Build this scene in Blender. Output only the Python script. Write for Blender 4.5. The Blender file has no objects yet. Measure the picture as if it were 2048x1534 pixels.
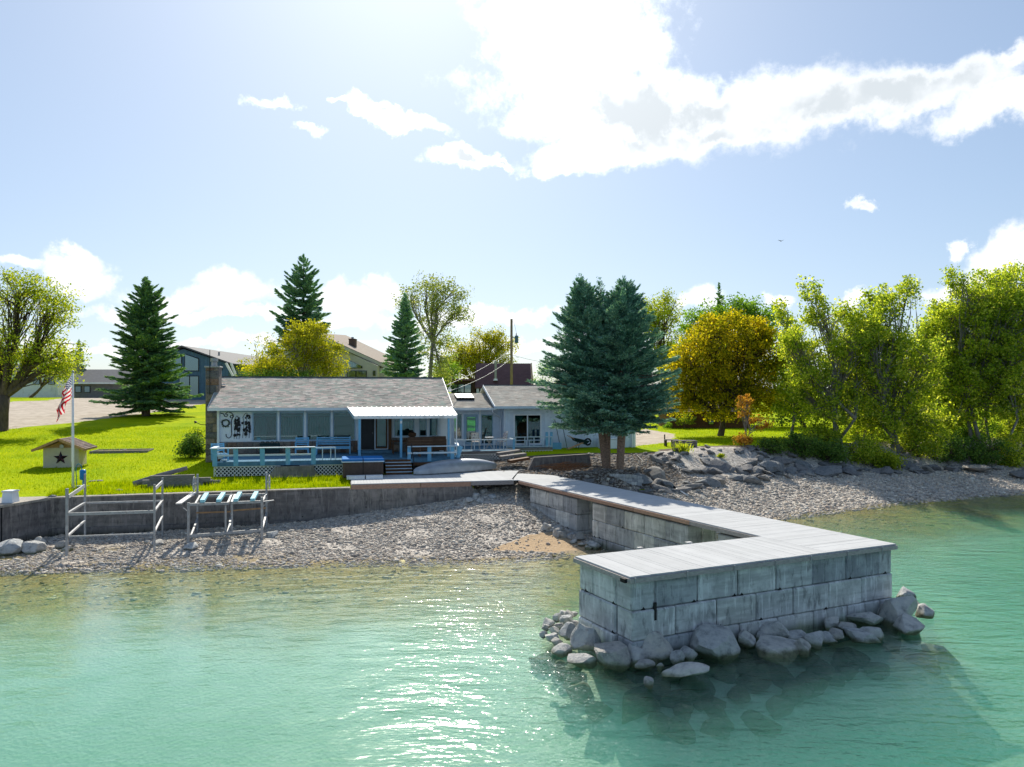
import bpy, bmesh, math, random
import numpy as np
from mathutils import Vector, Matrix, Euler

# ---------------------------------------------------------------- camera, sky, sun, exposure
scene = bpy.context.scene
COL = scene.collection
random.seed(7)
RNG = np.random.default_rng(7)
F, HY, CH = 1520.0, 788.0, 6.0            # focal length in photo pixels, horizon row, camera height over the lake
cam_d = bpy.data.cameras.new('camera')
cam = bpy.data.objects.new('camera', cam_d)
COL.objects.link(cam)
cam.location = (0, 0, CH)
cam.rotation_euler = (math.radians(90), 0, 0)
cam_d.sensor_width = 36.0
cam_d.lens = F / 2048 * 36.0
cam_d.shift_y = (HY - 767.0) / 2048
cam_d.clip_start = 0.1
cam_d.clip_end = 6000
scene.camera = cam

SUN_EL, SUN_AZ = math.radians(39.0), math.radians(-7.5)      # azimuth measured from +Y towards +X
sun_d = bpy.data.lights.new('sun', 'SUN')
sun_d.energy = 3.1
sun_d.angle = math.radians(0.6)
sun_d.color = (1.0, 0.93, 0.80)
sun = bpy.data.objects.new('sun', sun_d)
COL.objects.link(sun)
sdir = Vector((math.cos(SUN_EL) * math.sin(SUN_AZ), math.cos(SUN_EL) * math.cos(SUN_AZ), math.sin(SUN_EL)))
sun.rotation_euler = sdir.to_track_quat('Z', 'Y').to_euler()
sun.location = sdir * 100

scene.view_settings.view_transform = 'Standard'
scene.view_settings.look = 'None'
scene.view_settings.gamma = 1.0
scene.view_settings.exposure = 1.12
scene.render.engine = 'CYCLES'
scene.cycles.max_bounces = 8
scene.cycles.diffuse_bounces = 3
scene.cycles.transparent_max_bounces = 12
scene.cycles.use_denoising = True
scene.cycles.volume_bounces = 1
scene.cycles.caustics_reflective = False
scene.cycles.caustics_refractive = False

world = bpy.data.worlds.new('World')
scene.world = world
world.use_nodes = True
wn, wl = world.node_tree.nodes, world.node_tree.links
wn.clear()

def nd(tree_nodes, kind, **kw):
    n = tree_nodes.new(kind)
    for k, v in kw.items():
        setattr(n, k, v)
    return n

def build_sky():
    N = lambda kind, **kw: nd(wn, kind, **kw)
    def math_(op, a, b=None, c=None, clamp=False):
        m = N('ShaderNodeMath', operation=op)
        m.use_clamp = clamp
        for i, x in enumerate((a, b, c)):
            if x is None: continue
            if isinstance(x, (int, float)): m.inputs[i].default_value = x
            else: wl.new(x, m.inputs[i])
        return m.outputs[0]
    def mixc(fac, a, b):
        m = N('ShaderNodeMix', data_type='RGBA')
        for sock, x in ((m.inputs[0], fac), (m.inputs[6], a), (m.inputs[7], b)):
            if isinstance(x, (int, float)): sock.default_value = x
            elif isinstance(x, tuple): sock.default_value = (*x, 1)
            else: wl.new(x, sock)
        return m.outputs[2]
    def ramp(fac, a, b):
        m = N('ShaderNodeMapRange', interpolation_type='SMOOTHSTEP')
        wl.new(fac, m.inputs[0])
        m.inputs[1].default_value = a; m.inputs[2].default_value = b
        return m.outputs[0]
    sky = N('ShaderNodeTexSky', sky_type='NISHITA', sun_disc=False)
    sky.sun_elevation = SUN_EL
    sky.sun_rotation = SUN_AZ
    sky.altitude = 900
    sky.air_density = 1.0
    sky.dust_density = 1.9
    sky.ozone_density = 2.2
    tc = N('ShaderNodeTexCoord')
    sep = N('ShaderNodeSeparateXYZ'); wl.new(tc.outputs['Generated'], sep.inputs[0])
    az = math_('MULTIPLY', math_('ARCTAN2', sep.outputs[0], sep.outputs[1]), 57.2958)
    el = math_('MULTIPLY', math_('ARCSINE', sep.outputs[2]), 57.2958)
    comb = N('ShaderNodeCombineXYZ'); wl.new(az, comb.inputs[0]); wl.new(el, comb.inputs[1])
    P = comb.outputs[0]
    # ragged edges: warp the direction with noise before measuring against the cloud banks
    def noise(scale, detail, rough, vec=tc.outputs['Generated']):
        n = N('ShaderNodeTexNoise', noise_dimensions='3D')
        n.inputs['Scale'].default_value = scale; n.inputs['Detail'].default_value = detail
        n.inputs['Roughness'].default_value = rough
        wl.new(vec, n.inputs['Vector'])
        return n
    n1 = noise(9, 8, 0.62)
    n2 = noise(22, 7, 0.64)
    sub = N('ShaderNodeVectorMath', operation='SUBTRACT'); wl.new(n1.outputs['Color'], sub.inputs[0]); sub.inputs[1].default_value = (.5, .5, .5)
    mul = N('ShaderNodeVectorMath', operation='MULTIPLY'); wl.new(sub.outputs[0], mul.inputs[0]); mul.inputs[1].default_value = (10, 6, 0)
    add = N('ShaderNodeVectorMath', operation='ADD'); wl.new(P, add.inputs[0]); wl.new(mul.outputs[0], add.inputs[1])
    PW = add.outputs[0]
    def dirdeg(px, py):
        x, z = (px - 1024) / F, (HY - py) / F
        return math.degrees(math.atan(x)), math.degrees(math.atan(z / math.hypot(1, x)))
    banks = []
    def bank(px, py, wx, wy, rot=0, soft=1.0):
        a, e = dirdeg(px, py); k = math.cos(math.atan((px - 1024) / F)) ** 2
        banks.append((a, e, wx / F * 57.3 * k, wy / F * 57.3 * k, rot, soft))
    # high bank right of the sun, trailing to the right edge
    bank(1155, 60, 185, 115); bank(1145, 170, 180, 90, -20); bank(1290, 225, 330, 75, -8); bank(1480, 215, 330, 62, -2)
    bank(1760, 200, 330, 48, 3); bank(2010, 205, 200, 48, 4); bank(1240, 295, 180, 34, 4); bank(1420, 270, 260, 34, 2)
    bank(2060, 90, 85, 40, 25); bank(1120, 320, 70, 18)
    # mid wisps
    bank(775, 240, 95, 24, -14); bank(915, 325, 85, 24, 0); bank(1010, 330, 40, 14, 0, .8); bank(690, 208, 60, 10, -8, .65); bank(540, 198, 80, 26, 5, .5)
    bank(620, 262, 70, 24, -6, .45)
    bank(1698, 398, 42, 14, 0)
    # horizon cumulus
    bank(40, 520, 70, 22, 0); bank(160, 545, 70, 60, -15); bank(210, 570, 60, 38, 0); bank(160, 500, 36, 26, 0); bank(330, 600, 70, 30, 0)
    bank(420, 572, 45, 32, 0); bank(450, 600, 110, 34, 0); bank(660, 590, 40, 26, 0); bank(720, 620, 70, 32, 0); bank(780, 590, 50, 22, 0)
    bank(1390, 590, 36, 24, 0); bank(1560, 600, 36, 16, 0); bank(1700, 610, 40, 18, 0)
    bank(2030, 500, 110, 60, 30); bank(1930, 570, 110, 34, 10); bank(1915, 485, 26, 26, 40)
    bank(500, 640, 360, 16, 0); bank(900, 640, 320, 14, 0); bank(1000, 690, 300, 12, 0); bank(300, 690, 360, 14, 0)
    # the same broken cumulus goes on round the rest of the sky
    rr = random.Random(3)
    for i in range(12):
        a = rr.uniform(45, 315); e = rr.choice([rr.uniform(4, 12), rr.uniform(14, 45)])
        w = rr.uniform(4, 12)
        banks.append((a if a < 180 else a - 360, e, w, w * rr.uniform(.22, .45), rr.uniform(-15, 15), 1.0))
    acc = None
    for a, e, wx, wy, rot, soft in banks:
        mp = N('ShaderNodeMapping', vector_type='TEXTURE')
        wl.new(PW, mp.inputs['Vector'])
        mp.inputs['Location'].default_value = (a, e, 0); mp.inputs['Rotation'].default_value = (0, 0, math.radians(rot))
        mp.inputs['Scale'].default_value = (wx, wy, 1)
        _l = N('ShaderNodeVectorMath', operation='LENGTH'); wl.new(mp.outputs[0], _l.inputs[0])
        ln = N('ShaderNodeMath', operation='ADD'); wl.new(_l.outputs['Value'], ln.inputs[0]); ln.inputs[1].default_value = 1.0-soft
        acc = ln.outputs[0] if acc is None else math_('SMOOTH_MIN', acc, ln.outputs[0], 0.12)
    d = math_('ADD', acc, math_('MULTIPLY', math_('SUBTRACT', n2.outputs[0], .5), 1.5))
    mask = ramp(d, 1.22, 0.45)
    # cloud brightness: thick middles are greyer
    thick = ramp(d, 0.85, 0.25)
    n3 = noise(8, 5, .55)
    shade = math_('MULTIPLY', math_('MULTIPLY', thick, ramp(n3.outputs[0], .40, .58)), math_('ADD', .3, math_('MULTIPLY', ramp(el, 7, 16), .7)))
    # sky colour at its own strength; a thin bright veil sits round the sun
    skyc = N('ShaderNodeVectorMath', operation='SCALE'); wl.new(sky.outputs[0], skyc.inputs[0]); skyc.inputs[3].default_value = SKY_STRENGTH
    gm = N('ShaderNodeGamma'); wl.new(skyc.outputs[0], gm.inputs[0]); gm.inputs[1].default_value = 0.60
    tint = N('ShaderNodeVectorMath', operation='MULTIPLY'); wl.new(gm.outputs[0], tint.inputs[0]); tint.inputs[1].default_value = (1.25, 1.40, 1.55)     # milky spring air: flattens the glare round the sun
    # clouds near the sun are lit from behind and far brighter
    dts = N('ShaderNodeVectorMath', operation='DOT_PRODUCT'); wl.new(tc.outputs['Generated'], dts.inputs[0]); dts.inputs[1].default_value = tuple(sdir)
    glow = math_('ADD', 1.0, math_('MULTIPLY', ramp(dts.outputs['Value'], .86, .985), 1.3))
    csc = N('ShaderNodeVectorMath', operation='SCALE'); csc.inputs[0].default_value = (0.58, 0.59, 0.60); wl.new(glow, csc.inputs[3])
    ccol = mixc(math_('MULTIPLY', shade, .9), csc.outputs[0], (0.33, 0.36, 0.38))
    col = mixc(math_('MULTIPLY', mask, .95), tint.outputs[0], ccol)
    bg = N('ShaderNodeBackground'); wl.new(col, bg.inputs[0]); bg.inputs[1].default_value = 1.0
    out = N('ShaderNodeOutputWorld'); wl.new(bg.outputs[0], out.inputs[0])
SKY_STRENGTH = 0.015
world.cycles.sampling_method = 'MANUAL'
world.cycles.sample_map_resolution = 256
build_sky()
# ---------------------------------------------------------------- frames and helpers
class Frame:
    def __init__(s, x, y, ang):
        s.x, s.y, s.a, s.c, s.s = x, y, ang, math.cos(ang), math.sin(ang)
    def W(s, u, v, z=0.0):
        return Vector((s.x + u * s.c - v * s.s, s.y + u * s.s + v * s.c, z))
TH = math.atan(.222)
FH = Frame(0, 0, TH)                        # house frame: u along the lakeside wall, v inland
FD = Frame(7.14, 21.65, math.radians(25.72))    # dock frame: u along the end platform, v along the walkway to the shore
FW = Frame(0, 0, 0)

def uz(px, py, v):
    """house-frame u and height of the point at photo pixel (px,py) on the vertical plane v=const"""
    k = (px - 1024) / F
    Y = v / (FH.c - k * FH.s); X = k * Y
    return X * FH.c + Y * FH.s, CH - (py - HY) / F * Y
def ground_uv(px, py, z):
    Y = F * (CH - z) / (py - HY); X = (px - 1024) / F * Y
    return X * FH.c + Y * FH.s, -X * FH.s + Y * FH.c
def ground_xy(px, py, z):
    Y = F * (CH - z) / (py - HY); return (px - 1024) / F * Y, Y
def at_depth(px, py, Y):
    return Vector(((px - 1024) / F * Y, Y, CH - (py - HY) / F * Y))
def uv_of(x, y):
    return x * FH.c + y * FH.s, -x * FH.s + y * FH.c

ORG = {}
def tag(o, label=None, cat=None, group=None, kind=None):
    if label: o['label'] = label
    if cat: o['category'] = cat
    if group: o['group'] = group
    if kind: o['kind'] = kind
    return o
def thing(name, label, cat, fr, u, v, z, group=None, rot=0.0):
    o = bpy.data.objects.new(name, None)
    COL.objects.link(o)
    o.empty_display_size = .2
    o.location = fr.W(u, v, z); o.rotation_euler = (0, 0, fr.a + rot)
    ORG[o.name] = (u, v, z) if rot == 0 else (0, 0, 0)
    return tag(o, label, cat, group)
def copy_tree(o, parent=None):
    c = o.copy(); COL.objects.link(c); c.parent = parent
    for ch in list(o.children): copy_tree(ch, c)
    if o.name in ORG: ORG[c.name] = ORG[o.name]
    return c
def org_of(o):
    while o is not None:
        if o.name in ORG: return ORG[o.name]
        o = o.parent
    return (0, 0, 0)

class MB:
    """collects boxes, beams, tubes ... and links them as one mesh object"""
    def __init__(s): s.v, s.f, s.m = [], [], []
    def add(s, vs, fs, mi=0):
        n = len(s.v); s.v += [tuple(p) for p in vs]; s.f += [tuple(i + n for i in f) for f in fs]; s.m += [mi] * len(fs); return s
    def box(s, x0, x1, y0, y1, z0, z1, mi=0):
        return s.add([(x0,y0,z0),(x1,y0,z0),(x1,y1,z0),(x0,y1,z0),(x0,y0,z1),(x1,y0,z1),(x1,y1,z1),(x0,y1,z1)],
                     [(0,3,2,1),(4,5,6,7),(0,1,5,4),(1,2,6,5),(2,3,7,6),(3,0,4,7)], mi)
    def bev(s, x0, x1, y0, y1, z0, z1, b, mi=0):
        """box with chamfered edges"""
        vs, idx = [], {}
        xs, ys, zs = (x0, x1), (y0, y1), (z0, z1)
        for i in (0,1):
            for j in (0,1):
                for k in (0,1):
                    sx, sy, sz = (b, -b)[i], (b, -b)[j], (b, -b)[k]
                    for ax, p in enumerate(((xs[i], ys[j]+sy, zs[k]+sz), (xs[i]+sx, ys[j], zs[k]+sz), (xs[i]+sx, ys[j]+sy, zs[k]))):
                        idx[(i,j,k,ax)] = len(vs); vs.append(p)
        fs = []
        for i in (0,1):
            q = [idx[(i,j,k,0)] for j,k in ((0,0),(1,0),(1,1),(0,1))]; fs.append(q if i else q[::-1])
            q = [idx[(j,i,k,1)] for j,k in ((0,0),(1,0),(1,1),(0,1))]; fs.append(q[::-1] if i else q)
            q = [idx[(j,k,i,2)] for j,k in ((0,0),(1,0),(1,1),(0,1))]; fs.append(q if i else q[::-1])
        for i in (0,1):
            for j in (0,1):
                fs.append([idx[(i,j,0,0)], idx[(i,j,1,0)], idx[(i,j,1,1)], idx[(i,j,0,1)]])
                fs.append([idx[(i,0,j,0)], idx[(i,1,j,0)], idx[(i,1,j,2)], idx[(i,0,j,2)]])
                fs.append([idx[(0,i,j,1)], idx[(1,i,j,1)], idx[(1,i,j,2)], idx[(0,i,j,2)]])
                for k in (0,1): fs.append([idx[(i,j,k,a)] for a in range(3)])
        return s.add(vs, fs, mi)
    def beam(s, p, q, w, h, mi=0, up=(0,0,1)):
        """box bar from p to q, w wide, h high"""
        p, q = Vector(p), Vector(q); d = (q - p).normalized(); up = Vector(up)
        if abs(d.dot(up)) > .98: up = Vector((0,1,0))
        a = d.cross(up).normalized(); b = a.cross(d).normalized()
        a *= w / 2; b *= h / 2
        vs = [p-a-b, p+a-b, p+a+b, p-a+b, q-a-b, q+a-b, q+a+b, q-a+b]
        return s.add(vs, [(0,1,2,3),(7,6,5,4),(0,4,5,1),(1,5,6,2),(2,6,7,3),(3,7,4,0)], mi)
    def tube(s, pts, r, n=8, r1=None, mi=0, cap=True):
        pts = [Vector(p) for p in pts]; m = len(pts); rings = []
        for i, p in enumerate(pts):
            d = (pts[min(i+1,m-1)] - pts[max(i-1,0)]).normalized()
            up = Vector((0,0,1)) if abs(d.z) < .9 else Vector((1,0,0))
            a = d.cross(up).normalized(); b = a.cross(d)
            rr = r[i] if isinstance(r, (list, tuple)) else r + ((r1 - r) * i / max(m-1,1) if r1 is not None else 0)
            rings.append([p + a*rr*math.cos(2*math.pi*k/n) + b*rr*math.sin(2*math.pi*k/n) for k in range(n)])
        vs = [q for rg in rings for q in rg]; fs = []
        for i in range(m-1):
            for k in range(n):
                fs.append((i*n+k, i*n+(k+1)%n, (i+1)*n+(k+1)%n, (i+1)*n+k))
        if cap: fs += [tuple(range(n))[::-1], tuple((m-1)*n+k for k in range(n))]
        return s.add(vs, fs, mi)
    def prism(s, poly, axis, a, b, mi=0):
        """extrude a polygon along axis 0/1/2 from a to b; poly in the remaining two coordinates in order"""
        def P(c, t):
            l = list(c); l.insert(axis, t); return tuple(l)
        n = len(poly)
        vs = [P(c, a) for c in poly] + [P(c, b) for c in poly]
        fs = [tuple(range(n))[::-1], tuple(range(n, 2*n))] + [(i, (i+1)%n, n+(i+1)%n, n+i) for i in range(n)]
        return s.add(vs, fs, mi)
    def quad(s, a, b, c, d, mi=0): return s.add([a,b,c,d], [(0,1,2,3)], mi)
    def build(s, name, mats, parent=None, smooth=False, loc=None, rot=0.0, recalc=True, org=None):
        me = bpy.data.meshes.new(name)
        o0 = org if org is not None else (org_of(parent) if parent is not None else (0,0,0))
        me.from_pydata([(a-o0[0], b-o0[1], c-o0[2]) for a,b,c in s.v], [], s.f)
        if not isinstance(mats, (list, tuple)): mats = [mats]
        for m in mats: me.materials.append(m)
        if len(mats) > 1: me.polygons.foreach_set('material_index', s.m)
        if smooth: me.polygons.foreach_set('use_smooth', [True]*len(s.f))
        if recalc:
            bm = bmesh.new(); bm.from_mesh(me); bmesh.ops.recalc_face_normals(bm, faces=bm.faces); bm.to_mesh(me); bm.free()
        me.update()
        o = bpy.data.objects.new(name, me); COL.objects.link(o)
        o.parent = parent
        if loc is not None: o.location = loc
        if rot: o.rotation_euler = (0,0,rot)
        return o
    def build_at(s, name, mats, fr, u, v, z, smooth=False):
        """top-level single-mesh thing whose vertices are in frame coordinates"""
        return s.build(name, mats, None, smooth, loc=fr.W(u,v,z), rot=fr.a, org=(u,v,z))

def np_mesh(name, V, FQ, mat, parent=None, smooth=False, loc=None, rot=0.0):
    """V (n,3), FQ (m,k) uniform polygons"""
    me = bpy.data.meshes.new(name)
    V = np.ascontiguousarray(V, dtype=np.float32); FQ = np.ascontiguousarray(FQ, dtype=np.int32)
    m, k = FQ.shape
    me.vertices.add(len(V)); me.vertices.foreach_set('co', V.ravel())
    me.loops.add(m*k); me.loops.foreach_set('vertex_index', FQ.ravel())
    me.polygons.add(m); me.polygons.foreach_set('loop_start', np.arange(0, m*k, k, dtype=np.int32))
    me.polygons.foreach_set('loop_total', np.full(m, k, dtype=np.int32))
    if smooth: me.polygons.foreach_set('use_smooth', np.ones(m, dtype=bool))
    for mm in (mat if isinstance(mat, (list, tuple)) else [mat]): me.materials.append(mm)
    me.update(); me.validate()
    o = bpy.data.objects.new(name, me); COL.objects.link(o); o.parent = parent
    if loc is not None: o.location = loc
    if rot: o.rotation_euler = (0,0,rot)
    return o

# ---------------------------------------------------------------- materials
MATS = {}
class NT:
    def __init__(s, name):
        s.mat = bpy.data.materials.new(name); s.mat.use_nodes = True
        s.n, s.l = s.mat.node_tree.nodes, s.mat.node_tree.links; s.n.clear()
        s.out = s.n.new('ShaderNodeOutputMaterial')
    def N(s, kind, **kw): return nd(s.n, kind, **kw)
    def put(s, sock, x):
        if isinstance(x, (int, float)): sock.default_value = x
        elif isinstance(x, tuple): sock.default_value = (*x, 1) if len(x) == 3 and sock.type == 'RGBA' else x
        else: s.l.new(x, sock)
    def math(s, op, a, b=None, clamp=False):
        m = s.N('ShaderNodeMath', operation=op); m.use_clamp = clamp
        s.put(m.inputs[0], a)
        if b is not None: s.put(m.inputs[1], b)
        return m.outputs[0]
    def mix(s, fac, a, b, blend='MIX'):
        m = s.N('ShaderNodeMix', data_type='RGBA', blend_type=blend)
        s.put(m.inputs[0], fac); s.put(m.inputs[6], a); s.put(m.inputs[7], b); return m.outputs[2]
    def noise(s, scale, detail=4, rough=.55, vec=None, stretch=None, coord='Object', dim='3D'):
        if vec is None:
            vec = s.coord(coord)
        if stretch:
            mp = s.N('ShaderNodeMapping'); mp.inputs['Scale'].default_value = stretch; s.l.new(vec, mp.inputs[0]); vec = mp.outputs[0]
        n = s.N('ShaderNodeTexNoise'); n.inputs['Scale'].default_value = scale; n.inputs['Detail'].default_value = detail
        n.inputs['Roughness'].default_value = rough; s.l.new(vec, n.inputs['Vector']); return n.outputs[0]
    def coord(s, which='Object'):
        if which == 'World': return s.N('ShaderNodeNewGeometry').outputs['Position']
        return s.N('ShaderNodeTexCoord').outputs[which]
    def ramp(s, fac, stops, interp='LINEAR'):
        r = s.N('ShaderNodeValToRGB'); cr = r.color_ramp; cr.interpolation = interp
        while len(cr.elements) > 1: cr.elements.remove(cr.elements[0])
        cr.elements[0].position = stops[0][0]; cr.elements[0].color = (*stops[0][1], 1)
        for p, c in stops[1:]:
            e = cr.elements.new(p); e.color = (*c, 1)
        s.put(r.inputs[0], fac); return r.outputs[0]
    def step(s, x, a, b):
        m = s.N('ShaderNodeMapRange', interpolation_type='SMOOTHSTEP'); s.put(m.inputs[0], x)
        m.inputs[1].default_value = a; m.inputs[2].default_value = b; return m.outputs[0]
    def bump(s, h, strength=.3, dist=.02, normal=None):
        b = s.N('ShaderNodeBump'); b.inputs['Strength'].default_value = strength; b.inputs['Distance'].default_value = dist
        s.put(b.inputs['Height'], h)
        if normal is not None: s.l.new(normal, b.inputs['Normal'])
        return b.outputs[0]
    def principled(s, col, rough=.6, metal=0.0, normal=None, spec=.4, **kw):
        p = s.N('ShaderNodeBsdfPrincipled'); s.put(p.inputs['Base Color'], col); s.put(p.inputs['Roughness'], rough)
        s.put(p.inputs['Metallic'], metal); p.inputs['Specular IOR Level'].default_value = spec
        if normal is not None: s.l.new(normal, p.inputs['Normal'])
        for k, v in kw.items(): s.put(p.inputs[k], v)
        return p.outputs[0]
    def done(s, surf):
        s.l.new(surf, s.out.inputs['Surface']); return s.mat

def plain(name, col, rough=.6, var=.15, scale=6.0, metal=0.0, bump=.0, spec=.2, stretch=None, dirt=None, fine=60.0):
    if name in MATS: return MATS[name]
    t = NT(name)
    n = t.noise(scale, 5, .6, stretch=stretch, coord='World')
    info = t.N('ShaderNodeObjectInfo').outputs['Random']
    lo = tuple(c * (1 - var) for c in col); hi = tuple(min(1, c * (1 + var)) for c in col)
    c = t.ramp(n, [(.3, lo), (.7, hi)])
    c = t.mix(1.0, c, t.ramp(info, [(0, (.94,.94,.94)), (1, (1.05,1.05,1.05))]), 'MULTIPLY')
    if dirt:
        c = t.mix(t.step(t.noise(scale*.7, 6, .7, coord='World', stretch=(1,1,.35)), .52, .75), c, dirt)
    nm = t.bump(t.noise(fine, 3, coord='World', stretch=stretch), bump, .02) if bump else None
    MATS[name] = t.done(t.principled(c, rough, metal, nm, spec)); return MATS[name]

def leaf_mat(name, stops, trans=.45, rough=.5):
    """leaves: colour varies leaf by leaf and light comes through"""
    t = NT(name)
    g = t.N('ShaderNodeNewGeometry')
    c = t.ramp(g.outputs['Random Per Island'], stops)
    big = t.noise(.55, 2, .5, coord='World')
    c = t.mix(1.0, c, t.ramp(big, [(.3, (.72,.78,.7)), (.7, (1.2,1.14,1.05))]), 'MULTIPLY')
    p = t.principled(c, .7, 0, None, .08)
    tr = t.N('ShaderNodeBsdfTranslucent')
    c2 = t.mix(1.0, c, (1.25, 1.2, .55), 'MULTIPLY'); t.l.new(c2, tr.inputs[0])
    m = t.N('ShaderNodeMixShader'); m.inputs[0].default_value = trans; t.l.new(p, m.inputs[1]); t.l.new(tr.outputs[0], m.inputs[2])
    return t.done(m.outputs[0])

def rock_mat(name, stops, per='object', wet=False):
    t = NT(name)
    r = t.N('ShaderNodeNewGeometry').outputs['Random Per Island'] if per == 'island' else t.N('ShaderNodeObjectInfo').outputs['Random']
    base = t.ramp(r, stops)
    n = t.noise(5, 7, .65, coord='World')
    c = t.mix(1.0, base, t.ramp(n, [(.28, (.45,.45,.47)), (.5, (1,1,1)), (.75, (1.3,1.26,1.18))]), 'MULTIPLY')
    sp = t.noise(45, 2, .5, coord='World')
    c = t.mix(t.math('MULTIPLY', t.step(sp, .58, .7), .35), c, (.75,.74,.7))
    rough = .85
    if wet:   # rocks are dark and slimy just above the waterline
        z = t.N('ShaderNodeSeparateXYZ'); t.l.new(t.coord('World'), z.inputs[0])
        h = t.math('ADD', z.outputs[2], t.math('MULTIPLY', n, .12))
        w = t.step(h, .24, .12)
        c = t.mix(w, c, t.mix(1.0, c, (.34,.36,.24), 'MULTIPLY'))
    nm = t.bump(t.noise(9, 9, .75, coord='World'), .9, .09)
    return t.done(t.principled(c, rough, 0, nm, .3))

def block_mat(name, base, dark):
    """weathered cast concrete: bands, streaks, blotches, small voids"""
    t = NT(name)
    n1 = t.noise(1.6, 8, .68, coord='World')
    band = t.noise(1.5, 4, .6, coord='World', stretch=(.35,.35,3.2))
    streak = t.noise(5, 4, .65, coord='World', stretch=(1.6,1.6,.18))
    info = t.N('ShaderNodeObjectInfo').outputs['Random']
    c = t.mix(t.step(n1, .34, .68), base, dark)
    c = t.mix(t.math('MULTIPLY', t.step(band, .47, .66), .8), c, tuple(x*.55 for x in base))
    c = t.mix(t.math('MULTIPLY', t.step(streak, .52, .68), .6), c, tuple(min(1, x*1.35) for x in base))
    c = t.mix(t.math('MULTIPLY', t.step(t.noise(7, 5, .7, coord='World', stretch=(1,1,.3)), .52, .68), .7), c, tuple(x*.4 for x in dark))
    c = t.mix(1.0, c, t.ramp(info, [(0,(.62,.64,.68)),(.5,(.95,.95,.96)),(1,(1.22,1.20,1.14))]), 'MULTIPLY')
    z = t.N('ShaderNodeSeparateXYZ'); t.l.new(t.coord('World'), z.inputs[0])
    w = t.step(t.math('ADD', z.outputs[2], t.math('MULTIPLY', n1, .5)), .62, .30)
    c = t.mix(w, c, t.mix(1.0, c, (.4,.42,.32), 'MULTIPLY'))
    pit = t.N('ShaderNodeTexVoronoi'); pit.inputs['Scale'].default_value = 16; t.l.new(t.coord('World'), pit.inputs['Vector'])
    nm = t.bump(t.noise(26, 6, .7, coord='World'), .45, .03)
    nm = t.bump(t.step(pit.outputs['Distance'], .05, .16), .4, .02, nm)
    return t.done(t.principled(c, .88, 0, nm, .25))

def glass_mat(name, tint, rough=.03):
    t = NT(name)
    gl = t.N('ShaderNodeBsdfGlossy'); gl.inputs[0].default_value = (.9,.95,1,1); gl.inputs[1].default_value = rough
    tr = t.N('ShaderNodeBsdfTransparent'); tr.inputs[0].default_value = (*tint, 1)
    fr = t.N('ShaderNodeFresnel'); fr.inputs[0].default_value = 1.52
    f = t.math('ADD', t.math('MULTIPLY', fr.outputs[0], 1.0), .05, True)
    m = t.N('ShaderNodeMixShader'); t.l.new(f, m.inputs[0]); t.l.new(tr.outputs[0], m.inputs[1]); t.l.new(gl.outputs[0], m.inputs[2])
    return t.done(m.outputs[0])

def wood_mat(name, col, rough=.7, grain=.35, axis=(1,1,1)):
    t = NT(name)
    g = t.noise(9, 6, .7, coord='World', stretch=axis)
    info = t.N('ShaderNodeObjectInfo').outputs['Random']
    c = t.ramp(g, [(.3, tuple(x*(1-grain) for x in col)), (.7, tuple(min(1,x*(1+grain)) for x in col))])
    c = t.mix(1.0, c, t.ramp(info, [(0,(.85,.85,.86)),(1,(1.1,1.1,1.08))]), 'MULTIPLY')
    return t.done(t.principled(c, rough, 0, t.bump(g, .25, .01), .12))
M = {}
M['paint_white'] = plain('white_paint', (.80,.82,.83), .5, .06, 3, dirt=(.55,.55,.52))
M['paint_blue'] = plain('light_blue_paint', (.17,.44,.66), .5, .10, 5, dirt=(.30,.48,.60))
M['rail_white'] = plain('rail_paint', (.58,.70,.78), .5, .10, 5)
M['siding'] = plain('pale_blue_siding', (.70,.78,.86), .6, .07, 3, dirt=(.58,.66,.73))
M['siding_white'] = plain('white_panel', (.78,.82,.87), .55, .05, 3)
M['trim_blue'] = plain('grey_blue_trim', (.34,.48,.58), .55, .1, 4)
M['deck'] = plain('blue_grey_deck', (.10,.21,.30), .85, .2, 5, bump=.1, spec=.05)
M['dark'] = plain('dark_deck_shade', (.02,.024,.028), .8, .2)  # near-black colour standing in for the shade under the decks
M['curtain'] = plain('curtain', (.50,.72,.70), .9, .15, 7, stretch=(3,3,.2))
M['glass'] = glass_mat('window_glass', (.22,.52,.53))
M['glass_blue'] = glass_mat('tinted_glass', (.25,.42,.46))
M['metal_white'] = plain('white_metal_roofing', (.78,.79,.80), .35, .05, 4, spec=.5)
M['galv'] = plain('galvanised_steel', (.36,.37,.38), .5, .2, 6, metal=.3, dirt=(.22,.19,.17))
M['black_iron'] = plain('black_iron', (.015,.016,.018), .5, .2)
M['brown_wood'] = wood_mat('brown_wood', (.13,.065,.035))
M['red_wood'] = wood_mat('red_fascia_board', (.42,.26,.19), .65, .35, (1,1,4))
M['grey_wood'] = wood_mat('weathered_wood', (.22,.205,.20), .85, .45, (.6,.6,3))
M['raw_wood'] = wood_mat('raw_cedar', (.45,.27,.14), .7, .3)
M['plank'] = plain('grey_dock_board', (.47,.48,.49), .85, .05, 1.5, spec=.08)
M['frame_grey'] = wood_mat('grey_frame_board', (.34,.31,.30), .8, .3, (1,1,3))
M['black'] = plain('black_rubber', (.012,.012,.013), .7, .2)
M['concrete'] = block_mat('cast_concrete', (.60,.62,.63), (.36,.375,.39))
M['concrete_dark'] = block_mat('stained_concrete', (.27,.25,.235), (.14,.13,.125))
M['concrete_pale'] = block_mat('pale_concrete', (.58,.58,.57), (.42,.42,.41))
M['stucco'] = plain('cream_stucco', (.55,.50,.38), .9, .08, 6, bump=.3, fine=80)
M['bark'] = plain('bark', (.11,.085,.065), .9, .4, 9, bump=.8, stretch=(1,1,.25), fine=24)
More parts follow.
